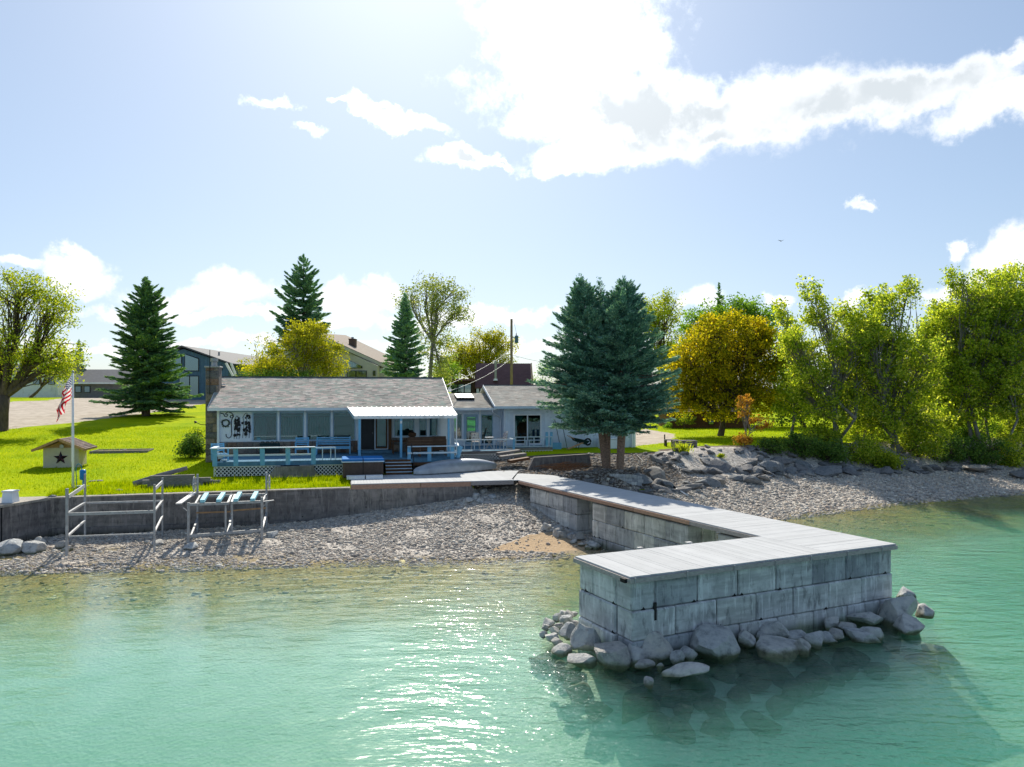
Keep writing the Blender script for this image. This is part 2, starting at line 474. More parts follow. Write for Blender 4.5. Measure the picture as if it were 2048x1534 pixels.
M['bark_grey'] = plain('grey_bark', (.24,.22,.20), .85, .35, 9, bump=.6, stretch=(1,1,.3), fine=24)
M['bark_red'] = plain('scaly_red_bark', (.25,.17,.125), .9, .45, 14, bump=.9, fine=20)
M['boulder'] = rock_mat('boulder_stone', [(0,(.38,.37,.35)),(.35,(.52,.51,.48)),(.7,(.44,.46,.47)),(1,(.60,.58,.54))], 'object', True)
M['riprap'] = rock_mat('riprap_stone', [(0,(.16,.16,.17)),(.4,(.23,.22,.215)),(.7,(.19,.205,.22)),(1,(.34,.31,.28))])
M['pebble'] = rock_mat('beach_pebbles', [(0,(.22,.20,.185)),(.2,(.43,.39,.34)),(.4,(.60,.53,.44)),(.55,(.54,.43,.35)),(.7,(.68,.62,.53)),(.85,(.35,.34,.33)),(1,(.82,.77,.67))], 'island')
# ---------------------------------------------------------------- terrain
def ip(x, xs, ys): return np.interp(x, xs, ys)
SH_U = [-60,-25,-11.4,-8.2,-1.5,5.56,9.45,13,20.7,30,40.5,60,120]; SH_V = [31,30.2,29.1,28.75,28.06,27.07,27.9,29.6,33.2,36.4,38.4,41,46]
FT_U = [5.8,5.95,7,9,12,15,17,19,24,30,40,60,120]; FT_V = [35.08,35.1,36.0,36.3,35.6,35.9,37,39,41.5,43.8,45.5,49,56]
TP_U = [5.8,5.95,7,9,12,15,17,19,24,30,40,60,120]; TP_V = [35.22,35.5,38.2,38.7,36.8,37.4,41,44.4,46.4,47,49,53,60]
ZF_U = [-60,-14,-9,-1.5,2,5,7,9,12,15,19,24,30,40,60,120]; ZF_Z = [.05,.06,.1,.36,.75,1.1,1.42,1.45,1.2,1.1,1.1,1.0,.85,.7,.6,.6]
ZT_U = [-60,6,9,12,15,19,24,30,60,120]; ZT_Z = [1.64,1.72,1.9,1.98,2.1,2.4,2.5,2.4,2.4,2.4]
def wavy(u, v):
    return (np.sin(u*1.3+v*.7)+np.sin(u*.55-v*1.1+1.3)+np.sin(u*2.9+.4)*np.sin(v*2.3))/3
def terrain(u, v):
    u = np.asarray(u, float); v = np.asarray(v, float)
    vs = ip(u, SH_U, SH_V) + .22*np.sin(u*.9)+.12*np.sin(u*2.3+1)
    vf = ip(u, FT_U, FT_V); vt = ip(u, TP_U, TP_V); zf = ip(u, ZF_U, ZF_Z); zt = ip(u, ZT_U, ZT_Z)
    # upland: the lawn climbs on the left, stays low on the right
    zl = np.where(v < 44, 1.68+.047*(v-35), 2.1+.0555*(v-44)); zl = np.where(v > 104, 5.43+.004*(v-104), zl)
    zr = 2.5+.0035*(v-48); w = np.clip((u-2)/16, 0, 1); w = w*w*(3-2*w)
    zup = zl*(1-w)+zr*w
    far = np.clip((v-vt)/8, 0, 1)
    zup = zt*(1-far)+zup*far if True else zup
    zup = np.where(u < 5.8, zl*(1-w)+zr*w, zup)
    t = np.clip((v-vf)/np.maximum(vt-vf, .05), 0, 1); t = t*t*(3-2*t)
    b = np.clip((v-vs)/np.maximum(vf-vs, .5), 0, 1)
    zb = zf*(.35*b+.65*b**1.6)+.05*wavy(u, v)*np.minimum(b*4, 1)*np.clip(1-(b-.9)*10, 0, 1)
    d = np.maximum(vs-v, 0)
    zw = np.where(d < 6, -.075*d, -.45-.12*(d-6)); zw = np.maximum(zw, -1.65)
    # rubble apron round the pier
    X = u*FH.c-v*FH.s-FD.x; Y = u*FH.s+v*FH.c-FD.y; a = X*FD.c+Y*FD.s; b_ = -X*FD.s+Y*FD.c
    dd = np.hypot(np.maximum(np.maximum(-6.1-a, a-2.5), 0), np.maximum(np.maximum(-2.3-b_, b_-1.5), 0))
    zw = np.maximum(zw, -.40-.42*dd+.10*wavy(u*2, v*2))
    low = np.where(v < vs, zw, zb)
    return np.where(v <= vf, low, low*(1-t)+zup*t)
def tz(u, v): return float(terrain(u, v))
def tz_px(px, py):
    """where the sight line through a photo pixel meets the terrain: (u, v, z)"""
    lo = None
    for Y in np.concatenate([np.arange(12, 60, .1), np.arange(60, 240, .5)]):
        X = (px-1024)/F*Y; z = CH-(py-HY)/F*Y; u, v = uv_of(X, Y)
        if tz(u, v) >= z: return u, v, tz(u, v)
    return u, v, tz(u, v)

def in_poly(px, py, poly):
    r = np.zeros(px.shape, bool); n = len(poly); j = n-1
    for i in range(n):
        xi, yi = poly[i]; xj, yj = poly[j]
        cnd = ((yi > py) != (yj > py)) & (px < (xj-xi)*(py-yi)/(yj-yi+1e-9)+xi); r ^= cnd; j = i
    return r

def steps(*segs):
    out = [segs[0][0]]
    for a, b, st in segs:
        n = max(1, int(round((b-a)/st))); out += [a+(b-a)*(i+1)/n for i in range(n)]
    return np.array(out)
def build_ground():
    us = steps((-1500,-300,200),(-300,-80,22),(-80,-30,3),(-30,-16,.7),(-16,44,.3),(44,80,1.5),(80,300,20),(300,1500,200))
    vs = steps((-400,-40,40),(-40,10,3),(10,26,.6),(26,35.08,.28),(35.08,35.22,.14),(35.22,52,.3),(52,110,1.0),(110,300,12),(300,3000,300))
    U, Vv = np.meshgrid(us, vs); Z = terrain(U, Vv)
    X = U*FH.c-Vv*FH.s; Y = U*FH.s+Vv*FH.c
    Vx = np.stack([X, Y, Z], -1).reshape(-1, 3)
    nu, nv = len(us), len(vs)
    ii = (np.arange(nv-1)[:, None]*nu+np.arange(nu-1)[None, :]).ravel()
    Fq = np.stack([ii, ii+1, ii+1+nu, ii+nu], -1)
    t = NT('ground_surface')
    at = t.N('ShaderNodeAttribute', attribute_name='zone'); sp = t.N('ShaderNodeSeparateColor'); t.l.new(at.outputs[0], sp.inputs[0])
    edge = t.math('MULTIPLY', t.math('SUBTRACT', t.noise(2.2, 6, .65, coord='World'), .5), .9)
    gm = t.step(t.math('ADD', sp.outputs[0], edge), .4, .6); dm = t.step(t.math('ADD', sp.outputs[1], edge), .4, .6)
    sm = t.step(t.math('ADD', sp.outputs[2], edge), .4, .6)
    # lawn: mown, slightly patchy
    g1 = t.noise(.35, 5, .6, coord='World'); g2 = t.noise(6, 6, .7, coord='World', stretch=(1,2.2,1))
    grass = t.ramp(g2, [(.28,(.18,.27,.001)),(.5,(.33,.43,.001)),(.72,(.46,.52,.002))])
    grass = t.mix(1.0, grass, t.ramp(g1, [(.3,(.66,.80,.9)),(.7,(1.25,1.12,1.0))]), 'MULTIPLY')
    d1 = t.noise(1.1, 7, .7, coord='World'); 
    dirt = t.ramp(d1, [(.25,(.30,.25,.20)),(.5,(.48,.42,.35)),(.75,(.62,.56,.48))])
    s1 = t.noise(9, 7, .7, coord='World')
    earth = t.ramp(s1, [(.3,(.07,.055,.042)),(.55,(.15,.12,.095)),(.8,(.30,.26,.22))])
    # beach: small shingle between the pebbles, a sandy patch
    vor = t.N('ShaderNodeTexVoronoi'); vor.inputs['Scale'].default_value = 11; t.l.new(t.coord('World'), vor.inputs['Vector'])
    vc = t.N('ShaderNodeSeparateColor'); t.l.new(vor.outputs['Color'], vc.inputs[0])
    shingle = t.ramp(vc.outputs[0], [(0,(.24,.225,.21)),(.35,(.42,.38,.34)),(.7,(.56,.51,.45)),(1,(.70,.65,.58))])
    shingle = t.mix(t.step(vor.outputs['Distance'], .045, .0), shingle, (.12,.11,.10))
    geo = t.N('ShaderNodeSeparateXYZ'); t.l.new(t.coord('World'), geo.inputs[0])
    wet = t.step(t.math('ADD', geo.outputs[2], t.math('MULTIPLY', d1, .05)), .075, .02)
    shingle = t.mix(t.math('MULTIPLY', wet, .8), shingle, t.mix(1.0, shingle, (.42,.36,.24), 'MULTIPLY'))
    # lake bed: algae-brown cobbles in the shallows, pale marl farther out
    vb = t.N('ShaderNodeTexVoronoi'); vb.inputs['Scale'].default_value = 5.5; vb.inputs['Randomness'].default_value = 1
    wv = t.N('ShaderNodeMapping'); wv.inputs['Scale'].default_value = (1,1.3,1); t.l.new(t.coord('World'), wv.inputs[0]); t.l.new(wv.outputs[0], vb.inputs['Vector'])
    vbc = t.N('ShaderNodeSeparateColor'); t.l.new(vb.outputs['Color'], vbc.inputs[0])
    cob = t.ramp(vbc.outputs[0], [(0,(.24,.19,.06)),(.5,(.42,.36,.14)),(1,(.58,.52,.26))])
    cob = t.mix(t.math('MULTIPLY', t.step(vb.outputs['Distance'], .28, .5), .7), cob, (.13,.10,.03))
    cob = t.mix(t.step(t.noise(1.2, 6, .7, coord='World'), .4, .62), cob, (.40,.30,.10))
    marl = t.ramp(t.noise(.8, 7, .68, coord='World'), [(.3,(.42,.54,.42)),(.55,(.55,.66,.54)),(.8,(.68,.75,.64))])
    dep = t.math('ADD', geo.outputs[2], t.math('MULTIPLY', t.math('SUBTRACT', g1, .5), .5))
    bed = t.mix(t.step(dep, -.22, -.75), cob, marl)
    low = t.mix(t.step(geo.outputs[2], .03, -.03), shingle, bed)
    sand = t.ramp(t.noise(14, 6, .7, coord='World'), [(.3,(.36,.25,.15)),(.7,(.56,.43,.29))])
    low = t.mix(sm, low, sand)
    up = t.mix(gm, earth, grass); up = t.mix(dm, up, dirt)
    low = t.mix(t.step(t.math('ADD', at.outputs['Alpha'], t.math('MULTIPLY', edge, .5)), .45, .55), low, up)
    h = t.math('ADD', t.math('MULTIPLY', t.noise(22, 6, .75, coord='World'), 1.0), t.math('MULTIPLY', vor.outputs['Distance'], 1.2))
    nm = t.bump(h, .5, .06)
    m = t.done(t.principled(low, .95, 0, nm, .03))
    o = np_mesh('ground', Vx, Fq, m, None, True)
    o['kind'] = 'structure'
    # zones, laid out on the land itself
    px = 1024+F*X/np.maximum(Y, 1); py = HY-F*(Z-CH)/np.maximum(Y, 1)
    vt = ip(U, TP_U, TP_V); up = (Vv > vt-.15*0)
    R = np.where(up, 1.0, 0.0); G = np.zeros_like(R); B = np.zeros_like(R); A = np.where(up, 1.0, 0.0)
    f = Y > 15
    # bare earth below the blue spruces and on the bank
    R = np.where((U > 6.2) & (U < 19.5) & (Vv < 44.5), 0, R)
    R = np.where((U > 19.5) & (Vv < vt+1.0), 0, R)
    A = np.where((U > 5.9) & (U < 19) & (Vv > ip(U, FT_U, FT_V)+.3), 1.0, A)
    dirt_p = [(-400,905),(60,853),(150,846),(200,838),(330,822),(415,806),(440,796),(300,793),(190,793),(60,802),(-400,822)]
    G = np.where(f & in_poly(px, py, dirt_p) & (Vv > 50) & (U < -8), 1.0, G)
    G = np.where(f & (U > 19) & (Vv > 46) & in_poly(px, py, [(1262,893),(1345,884),(1350,868),(1290,858),(1250,870)]), 1.0, G)
    G = np.where(f & (U > 19) & (Vv > 40) & (Vv < 56) & in_poly(px, py, [(1390,893),(1480,902),(1510,915),(1400,930),(1340,920)]), 1.0, G)
    B = np.where(f & in_poly(px, py, [(985,1100),(1010,1088),(1060,1070),(1110,1062),(1150,1075),(1230,1110),(1180,1112),(1060,1103)]) & (Vv < 33), 1.0, B)
    colr = np.stack([R, G, B, A], -1).reshape(-1, 4).astype(np.float32)
    ca = o.data.color_attributes.new('zone', 'FLOAT_COLOR', 'POINT'); ca.data.foreach_set('color', colr.ravel())
    return o
ground = build_ground()

def build_water():
    t = NT('lake_water')
    w = t.coord('World')
    mp = t.N('ShaderNodeMapping'); mp.inputs['Rotation'].default_value = (0,0,math.radians(-24)); mp.inputs['Scale'].default_value = (.55,1.5,1); t.l.new(w, mp.inputs[0])
    a = t.noise(1.3, 3, .55, vec=mp.outputs[0])
    mp2 = t.N('ShaderNodeMapping'); mp2.inputs['Rotation'].default_value = (0,0,math.radians(28)); mp2.inputs['Scale'].default_value = (.6,1.3,1); t.l.new(w, mp2.inputs[0])
    b = t.noise(5.2, 3, .55, vec=mp2.outputs[0])
    c = t.noise(.28, 2, .5, vec=mp.outputs[0])
    patch = t.step(t.noise(.11, 3, .55, coord='World', stretch=(1,.8,1)), .38, .66)      # breezy and calm patches
    sx = t.N('ShaderNodeSeparateXYZ'); t.l.new(w, sx.inputs[0])
    breeze = t.math('ADD', .30, t.math('MULTIPLY', patch, .7))
    breeze = t.math('MULTIPLY', breeze, t.math('ADD', .45, t.step(sx.outputs[0], -6, 12)))
    h = t.math('ADD', t.math('MULTIPLY', a, .75), t.math('ADD', t.math('MULTIPLY', c, .6), t.math('MULTIPLY', b, t.math('MULTIPLY', breeze, .58))))
    h = t.math('MULTIPLY', h, t.math('ADD', .40, t.math('MULTIPLY', t.step(sx.outputs[0], -11, 1), .60)))     # the left bay lies in the lee
    nm = t.bump(h, 1.0, .088)
    gl = t.N('ShaderNodeBsdfGlossy'); gl.inputs[0].default_value = (1,1,1,1); gl.inputs[1].default_value = .12; t.l.new(nm, gl.inputs['Normal'])
    tr = t.N('ShaderNodeBsdfTransparent'); tr.inputs[0].default_value = (.97,1,.99,1)
    df = t.N('ShaderNodeBsdfDiffuse'); df.inputs[0].default_value = (.12,.46,.34,1)
    body = t.N('ShaderNodeMixShader'); body.inputs[0].default_value = .0; t.l.new(tr.outputs[0], body.inputs[1]); t.l.new(df.outputs[0], body.inputs[2])
    dt = t.N('ShaderNodeVectorMath', operation='DOT_PRODUCT'); t.l.new(nm, dt.inputs[0]); t.l.new(t.N('ShaderNodeNewGeometry').outputs['Incoming'], dt.inputs[1])
    f = t.math('ADD', .02, t.math('MULTIPLY', t.math('POWER', t.math('SUBTRACT', 1.0, t.math('ABSOLUTE', dt.outputs['Value']), True), 5.0), .98), True)     # same from above and below
    m = t.N('ShaderNodeMixShader'); t.l.new(f, m.inputs[0]); t.l.new(body.outputs[0], m.inputs[1]); t.l.new(gl.outputs[0], m.inputs[2])
    va = t.N('ShaderNodeVolumeAbsorption'); va.inputs['Color'].default_value = (.08,.52,.36,1); va.inputs['Density'].default_value = .26
    vs_ = t.N('ShaderNodeVolumeScatter'); vs_.inputs['Color'].default_value = (.25,.95,.72,1); vs_.inputs['Density'].default_value = .135; vs_.inputs['Anisotropy'].default_value = .3
    ad = t.N('ShaderNodeAddShader'); t.l.new(va.outputs[0], ad.inputs[0]); t.l.new(vs_.outputs[0], ad.inputs[1]); t.l.new(ad.outputs[0], t.out.inputs['Volume'])
    mat = t.done(m.outputs[0])
    b_ = MB().box(-1400, 1400, -390, 75, -6, 0)
    o = b_.build('water', mat); o['kind'] = 'structure'
build_water()

# ---------------------------------------------------------------- pebbles, boulders
ICO = None
def ico_np(sub):
    bm = bmesh.new(); bmesh.ops.create_icosphere(bm, subdivisions=sub, radius=1.0)
    V = np.array([v.co[:] for v in bm.verts]); Fx = np.array([[v.index for v in f.verts] for f in bm.faces]); bm.free(); return V, Fx
ICO1 = ico_np(1); ICO3 = ico_np(3); ICO2 = ico_np(2)
def pebbles(name, u, v, size, z, mat, flat=.55):
    V0, F0 = ICO1; n = len(u)
    s = np.stack([size*RNG.uniform(.7,1.3,n), size*RNG.uniform(.6,1.1,n), size*flat*RNG.uniform(.7,1.2,n)], -1)
    jit = 1+RNG.uniform(-.22,.22,(n,len(V0)))
    P = V0[None]*jit[...,None]*s[:,None,:]
    a = RNG.uniform(0,6.283,n); ti = RNG.normal(0,.25,n)
    y = P[...,1]*np.cos(ti)[:,None]-P[...,2]*np.sin(ti)[:,None]; zz = P[...,1]*np.sin(ti)[:,None]+P[...,2]*np.cos(ti)[:,None]
    x = P[...,0]; X = x*np.cos(a)[:,None]-y*np.sin(a)[:,None]; Y = x*np.sin(a)[:,None]+y*np.cos(a)[:,None]
    wx = u*FH.c-v*FH.s; wy = u*FH.s+v*FH.c
    Pw = np.stack([X+wx[:,None], Y+wy[:,None], zz+z[:,None]], -1).reshape(-1,3)
    Fx = (F0[None]+(np.arange(n)*len(V0))[:,None,None]).reshape(-1,3)
    o = np_mesh(name, Pw, Fx, mat, None, True); o['kind'] = 'stuff'; return o
def scatter_beach():
    # left beach
    n = 44000
    u = RNG.uniform(-15,10.2,n); vs = ip(u,SH_U,SH_V); vf = np.minimum(ip(u,FT_U,FT_V),35.0); vf = np.where(u>5.9, ip(u,FT_U,FT_V)+1.6, vf)
    v = vs-.7+(vf-vs+.7)*RNG.uniform(0,1,n)**.95
    X = u*FH.c-v*FH.s; Y = u*FH.s+v*FH.c; z = terrain(u,v); px = 1024+F*X/Y; py = HY-F*(z-CH)/Y
    sand = in_poly(px,py,[(985,1100),(1010,1085),(1060,1068),(1110,1060),(1150,1075),(1230,1110),(1180,1112),(1060,1103)]) & (RNG.uniform(0,1,n) > .07)
    clear = (RNG.uniform(0,1,n) < .25+.75*(np.sin(u*1.7+v)*np.sin(v*1.3-u*.4) > -.55))
    k = ~sand & clear; u, v, z = u[k], v[k], z[k]
    size = RNG.lognormal(-3.35,.45,len(u)); size = np.clip(size,.018,.15)
    pebbles('beach_pebbles', u, v, size, z+size*.12, M['pebble'])['label'] = 'grey and tan pebbles covering the beach below the lakeside wall'
    n = 30000
    u = RNG.uniform(10.5,52,n); vs = ip(u,SH_U,SH_V); vf = ip(u,FT_U,FT_V)+.8
    v = vs-.6+(vf-vs+.6)*RNG.uniform(0,1,n)
    z = terrain(u,v); size = np.clip(RNG.lognormal(-3.05,.45,n),.025,.2)
    pebbles('shore_pebbles', u, v, size, z+size*.12, M['pebble'])['label'] = 'pale pebbles covering the beach right of the dock'
    n = 9000
    u = RNG.uniform(6.2,20,n); v = ip(u,FT_U,FT_V)+RNG.uniform(0,1,n)**1.5*7.5; k = v < 43.5; u, v = u[k], v[k]
    z = terrain(u,v); size = np.clip(RNG.lognormal(-3.1,.5,len(u)),.025,.2)
    pebbles('bank_gravel', u, v, size, z+size*.1, M['riprap_small'])['label'] = 'loose grey gravel strewn over the bare earth round the spruce trunks'
    n = 2600
    u = RNG.uniform(-14,44,n); vs = ip(u,SH_U,SH_V); v = vs-.15-RNG.uniform(0,1,n)**1.4*4.2
    z = terrain(u,v); size = np.clip(RNG.lognormal(-2.9,.45,n),.04,.18)
    pebbles('lake_cobbles', u, v, size, z+size*.05, M['cobble'], .16)['label'] = 'olive cobbles lying on the lake bed in the shallows'
M['riprap_small'] = rock_mat('bank_gravel', [(0,(.14,.13,.12)),(.5,(.27,.24,.22)),(1,(.42,.39,.35))], 'island')
M['cobble'] = rock_mat('lake_cobbles', [(0,(.32,.26,.10)),(.4,(.44,.37,.15)),(.8,(.54,.48,.22)),(1,(.66,.62,.40))], 'island')
scatter_beach()

def boulder_mesh(seed, flat=.75, planes=9, sub=3, angular=.25):
    rr = np.random.default_rng(seed); V0, F0 = ICO3 if sub == 3 else ICO2
    V = V0.copy()
    for _ in range(planes):
        d = rr.normal(size=3); d /= np.linalg.norm(d); off = rr.uniform(.45,.80)
        h = V@d; over = np.maximum(h-off, 0); V -= over[:,None]*d[None]*(1-.04)
    for k in range(3):
        fr = rr.normal(size=3)*(2.2+k*2.2); ph = rr.uniform(0,6.28)
        V *= (1+angular*.12/(k+1)*np.sin(V@fr+ph))[:,None]
    V *= np.array([rr.uniform(.9,1.15), rr.uniform(.75,1.0), flat*rr.uniform(.9,1.15)])
    V /= np.abs(V[:,0]).max()
    me = bpy.data.meshes.new('boulder')
    me.from_pydata(V.tolist(), [], F0.tolist()); me.polygons.foreach_set('use_smooth', [sub == 3]*len(F0)); me.update()
    if sub == 3: me.set_sharp_from_angle(angle=math.radians(24))
    return me
BMESH = [boulder_mesh(100+i, .62+.25*((i*37)%5)/5, 13+i%6, 3, .45) for i in range(12)]
SLABM = [boulder_mesh(200+i, .36+.2*((i*31)%5)/5, 14, 2, .2) for i in range(10)]
for me in BMESH: me.materials.append(M['boulder'])
for me in SLABM: me.materials.append(M['riprap'])
def boulder(x, y, z, r, seed, label, group=None, name='boulder', slab=False, tilt=.25, hs=1.0):
    rr = random.Random(seed); pool = SLABM if slab else BMESH
    o = bpy.data.objects.new(name, pool[seed % len(pool)]); COL.objects.link(o)
    o.location = (x, y, z); o.rotation_euler = (rr.uniform(-tilt,tilt), rr.uniform(-tilt,tilt), rr.uniform(0,6.28) if not slab else rr.uniform(-.6,.6))
    o.scale = (r, r, r*hs)
    return tag(o, label, 'rock', group)
# ---------------------------------------------------------------- dock
DZ = 1.94                                    # walking surface
def build_dock():
    root = thing('dock', 'L-shaped grey board dock running from the house steps out over concrete blocks', 'dock', FD, 0, 0, DZ)
    pw = .142; gap = .004
    def board(poly):
        MB().prism(poly, 2, DZ-.038, DZ).build('plank', M['plank'], root)
    rj = random.Random(5)
    # end platform: boards across its short side
    x = -6.15
    while x < -.02:
        b = min(x+pw, 0); dz = rj.uniform(-.002,.002)
        MB().box(x+gap/2, b-gap/2, -2.35+rj.uniform(0,.006), .05, DZ-.038+dz, DZ+dz).build('plank', M['plank'], root); x += pw
    # walkway boards across, up to the bend
    y = -2.35
    while y < 15.75:
        b = y+pw; dz = rj.uniform(-.002,.002)
        MB().box(.0, 2.5+rj.uniform(0,.006), y+gap/2, b-gap/2, DZ-.038+dz, DZ+dz).build('plank', M['plank'], root); y += pw
    # bend: boards continue, cut on the landing's line
    def to_fd(u, v):
        p = FH.W(u, v); dx, dy = p.x-FD.x, p.y-FD.y
        return dx*FD.c+dy*FD.s, -dx*FD.s+dy*FD.c
    e0 = to_fd(7.8, 35.03); e1 = to_fd(9.2, 39.5)
    sl = (e1[0]-e0[0])/(e1[1]-e0[1])
    yy = y
    while yy < 20.2:
        xa = e0[0]+sl*(yy-e0[1])+.01; xb = e0[0]+sl*(yy+pw-e0[1])+.01
        r0 = 2.5 if yy < 17.0 else 2.5-(yy-17.0)*.75; r1 = 2.5 if yy+pw < 17.0 else 2.5-(yy+pw-17.0)*.75
        if r0-xa > .15 and r1-xb > .1:
            board([(xa,yy+gap/2),(r0,yy+gap/2),(r1,yy+pw-gap/2),(xb,yy+pw-gap/2)])
        yy += pw
    # landing in front of the house: boards run inland
    u = .36
    while u < 7.75:
        p = [to_fd(a, b) for a, b in ((u+gap/2,35.03),(u+pw-gap/2,35.03),(u+pw-gap/2,38.55),(u+gap/2,38.55))]
        if u > 2.6: p = [to_fd(a, b) for a, b in ((u+gap/2,35.03),(u+pw-gap/2,35.03),(u+pw-gap/2,39.3 if u > 3.6 else 38.4),(u+gap/2,39.3 if u > 3.6 else 38.4))]
        board(p); u += pw
    while u < 9.3:
        v0 = 35.03+(u-7.75)*3.1+.1
        p = [to_fd(a, b) for a, b in ((u+gap/2,v0),(u+pw-gap/2,v0+pw*3.1),(u+pw-gap/2,39.4),(u+gap/2,39.4))]
        board(p); u += pw
    # edge boards and joists
    def edge(p, q, m, h=.105, w=.045, z=DZ-.042, name='edge_board'):
        d = (Vector(q)-Vector(p)).normalized()
        MB().beam((*p, z-h/2), (*q, z-h/2), w, h).build(name, m, root)
    edge((-6.17,-2.37),(2.52,-2.37), M['frame_grey']); edge((-6.17,-2.35),(-6.17,.07), M['frame_grey'])
    edge((-6.15,.07),(-.02,.07), M['frame_grey']); edge((2.52,-2.35),(2.52,17.0), M['frame_grey'])
    n = 5
    for i in range(n):
        a, b = .09+15.6*i/n, .09+15.6*(i+1)/n-.02
        edge((-.02,a),(-.02,b), M['frame_grey' if i < 1 else 'red_wood'], .12)
    ea, eb = to_fd(.34,35.02), to_fd(3.45,35.02); edge(ea, eb, M['red_wood'], .2)
    ea, eb = to_fd(3.47,35.02), to_fd(5.8,35.02); edge(ea, eb, M['red_wood'], .2)
    ea, eb = to_fd(5.82,35.02), to_fd(7.85,35.02); edge(ea, eb, M['frame_grey'], .16)
    ea, eb = to_fd(.36,35.06), to_fd(.36,38.5); edge(ea, eb, M['frame_grey'], .2)
    for xx in (-5.4,-3.6,-1.8):
        edge((xx,-2.3),(xx,0), M['frame_grey'], .14, .05, DZ-.044, 'joist')
    for i in range(9):
        edge((.05,.8+i*1.8),(2.45,.8+i*1.8), M['frame_grey'], .14, .05, DZ-.044, 'joist')
    # thin anchor rods between frame and blocks, end cleats
    for xx in (-6.05,-4.6,-3.2,-1.9,-.7,.6,1.9):
        MB().tube([(xx,-2.41,DZ-.24),(xx,-2.41,DZ-.02)], .012, 6).build('anchor_rod', M['galv'], root)
    MB().box(2.545,2.60,-2.30,-2.1,DZ-.16,DZ-.06).tube([(2.6,-2.2,DZ-.11),(2.68,-2.2,DZ-.11)], .03, 8).build('bumper', M['black'], root)
    MB().box(-6.26,-6.19,-2.3,-2.12,DZ-.14,DZ-.05).build('bumper', M['black'], root)
    MB().box(-2.6,-2.42,.1,.22,DZ-.02,DZ+.03).build('cleat', M['galv'], root)
    MB().box(-4.2,-4.05,.1,.2,DZ-.02,DZ+.03).build('cleat', M['galv'], root)
    # dark rear board where the landing bridges the gap
    ea, eb = to_fd(5.95,38.3), to_fd(8.6,38.3)
    MB().beam((*ea, DZ-.35), (*eb, DZ-.35), .05, .55).build('rear_board', M['brown_wood'], root)
    return root
build_dock()

def block_profile(L, h, notch):
    """front outline of a cast block with the little V notches at its lower edge"""
    pts = [(0,0)]
    for x in notch: pts += [(x-.055,0),(x,.06),(x+.055,0)]
    pts += [(L,0),(L,h),(0,h)]
    return pts
def block(root, x, y, z, L, h, D, axis, rj, mat):
    """axis 0: long side along frame u, face at y (towards -v); axis 1: long side along v, face at x (towards -u)"""
    g = .012; b = .03
    j = rj.uniform(-.018,.018)
    m = MB()
    if axis == 0: m.bev(x+g, x+L-g, y+j, y+D+j, z+g*.6, z+h-g*.3, b)
    else: m.bev(x+j, x+D+j, y+g, y+L-g, z+g*.6, z+h-g*.3, b)
    o = m.build('concrete_block', mat, root)
    # V notches (lifting slots) at the bottom edge
    if rj.random() < .75:
        t = rj.choice([.09, .14, L-.12]) if L > .9 else L/2
        if axis == 0: q = MB().prism([(x+t-.06,z+.004),(x+t+.06,z+.004),(x+t,z+.075)], 1, y+j-.004, y+j+.03)
        else: q = MB().prism([(y+t-.06,z+.004),(y+t+.06,z+.004),(y+t,z+.075)], 0, x+j-.004, x+j+.03)
        q.build('lifting_slot', M['black'], o)
    return o
BH = .665
def build_block_pier():
    root = thing('block_pier', 'big grey stacked concrete block pier under the end platform, ringed by boulders', 'pier', FD, -1.8, -1.1, 0)
    rj = random.Random(11); top = 1.80; x0, x1, y0, y1 = -6.08, 2.46, -2.28, -.02
    rows = [[.68,1.22,1.22,1.22,1.22,1.22,1.22,.54],[1.22]*7,[.68,1.22,1.22,1.22,1.22,1.22,1.22,.54]]
    D = .62
    for r in range(4):
        z = top-BH*(r+1); lens = rows[r % 3] if r < 3 else rows[1]
        x = x0; out = .03*r
        for L in lens:
            block(root, x, y0-out, z, L, BH, D, 0, rj, M['concrete']); x += L
        # left face
        if r % 2 == 0: segs = [(y0+D+.0, 1.0),(y0+D+1.0, y1-y0-D-1.0)]
        else: segs = [(y0+D, y1-y0-D)]
        for ya, L in segs: block(root, x0-out, ya-out*.5, z, L, BH, D, 1, rj, M['concrete'])
        # right face and back
        for ya, L in ((y0+D, .82),(y0+D+.82, y1-y0-D-.82)):
            g = MB().bev(x1-D, x1+out, ya+.01, ya+L-.01, z+.006, z+BH-.004, .03); g.build('concrete_block', M['concrete'], root)
        x = x0+D
        while x < x1-D-.1:
            L = min(1.22, x1-D-x); MB().bev(x+.01, x+L-.01, y1-D+.02, y1+.02, z+.006, z+BH-.004, .03).build('concrete_block', M['concrete'], root); x += L
    MB().box(-5.48,-5.41,y0-.05,y0-.015,top-.92,top-.52).build('steel_strap', M['black_iron'], root)
build_block_pier()
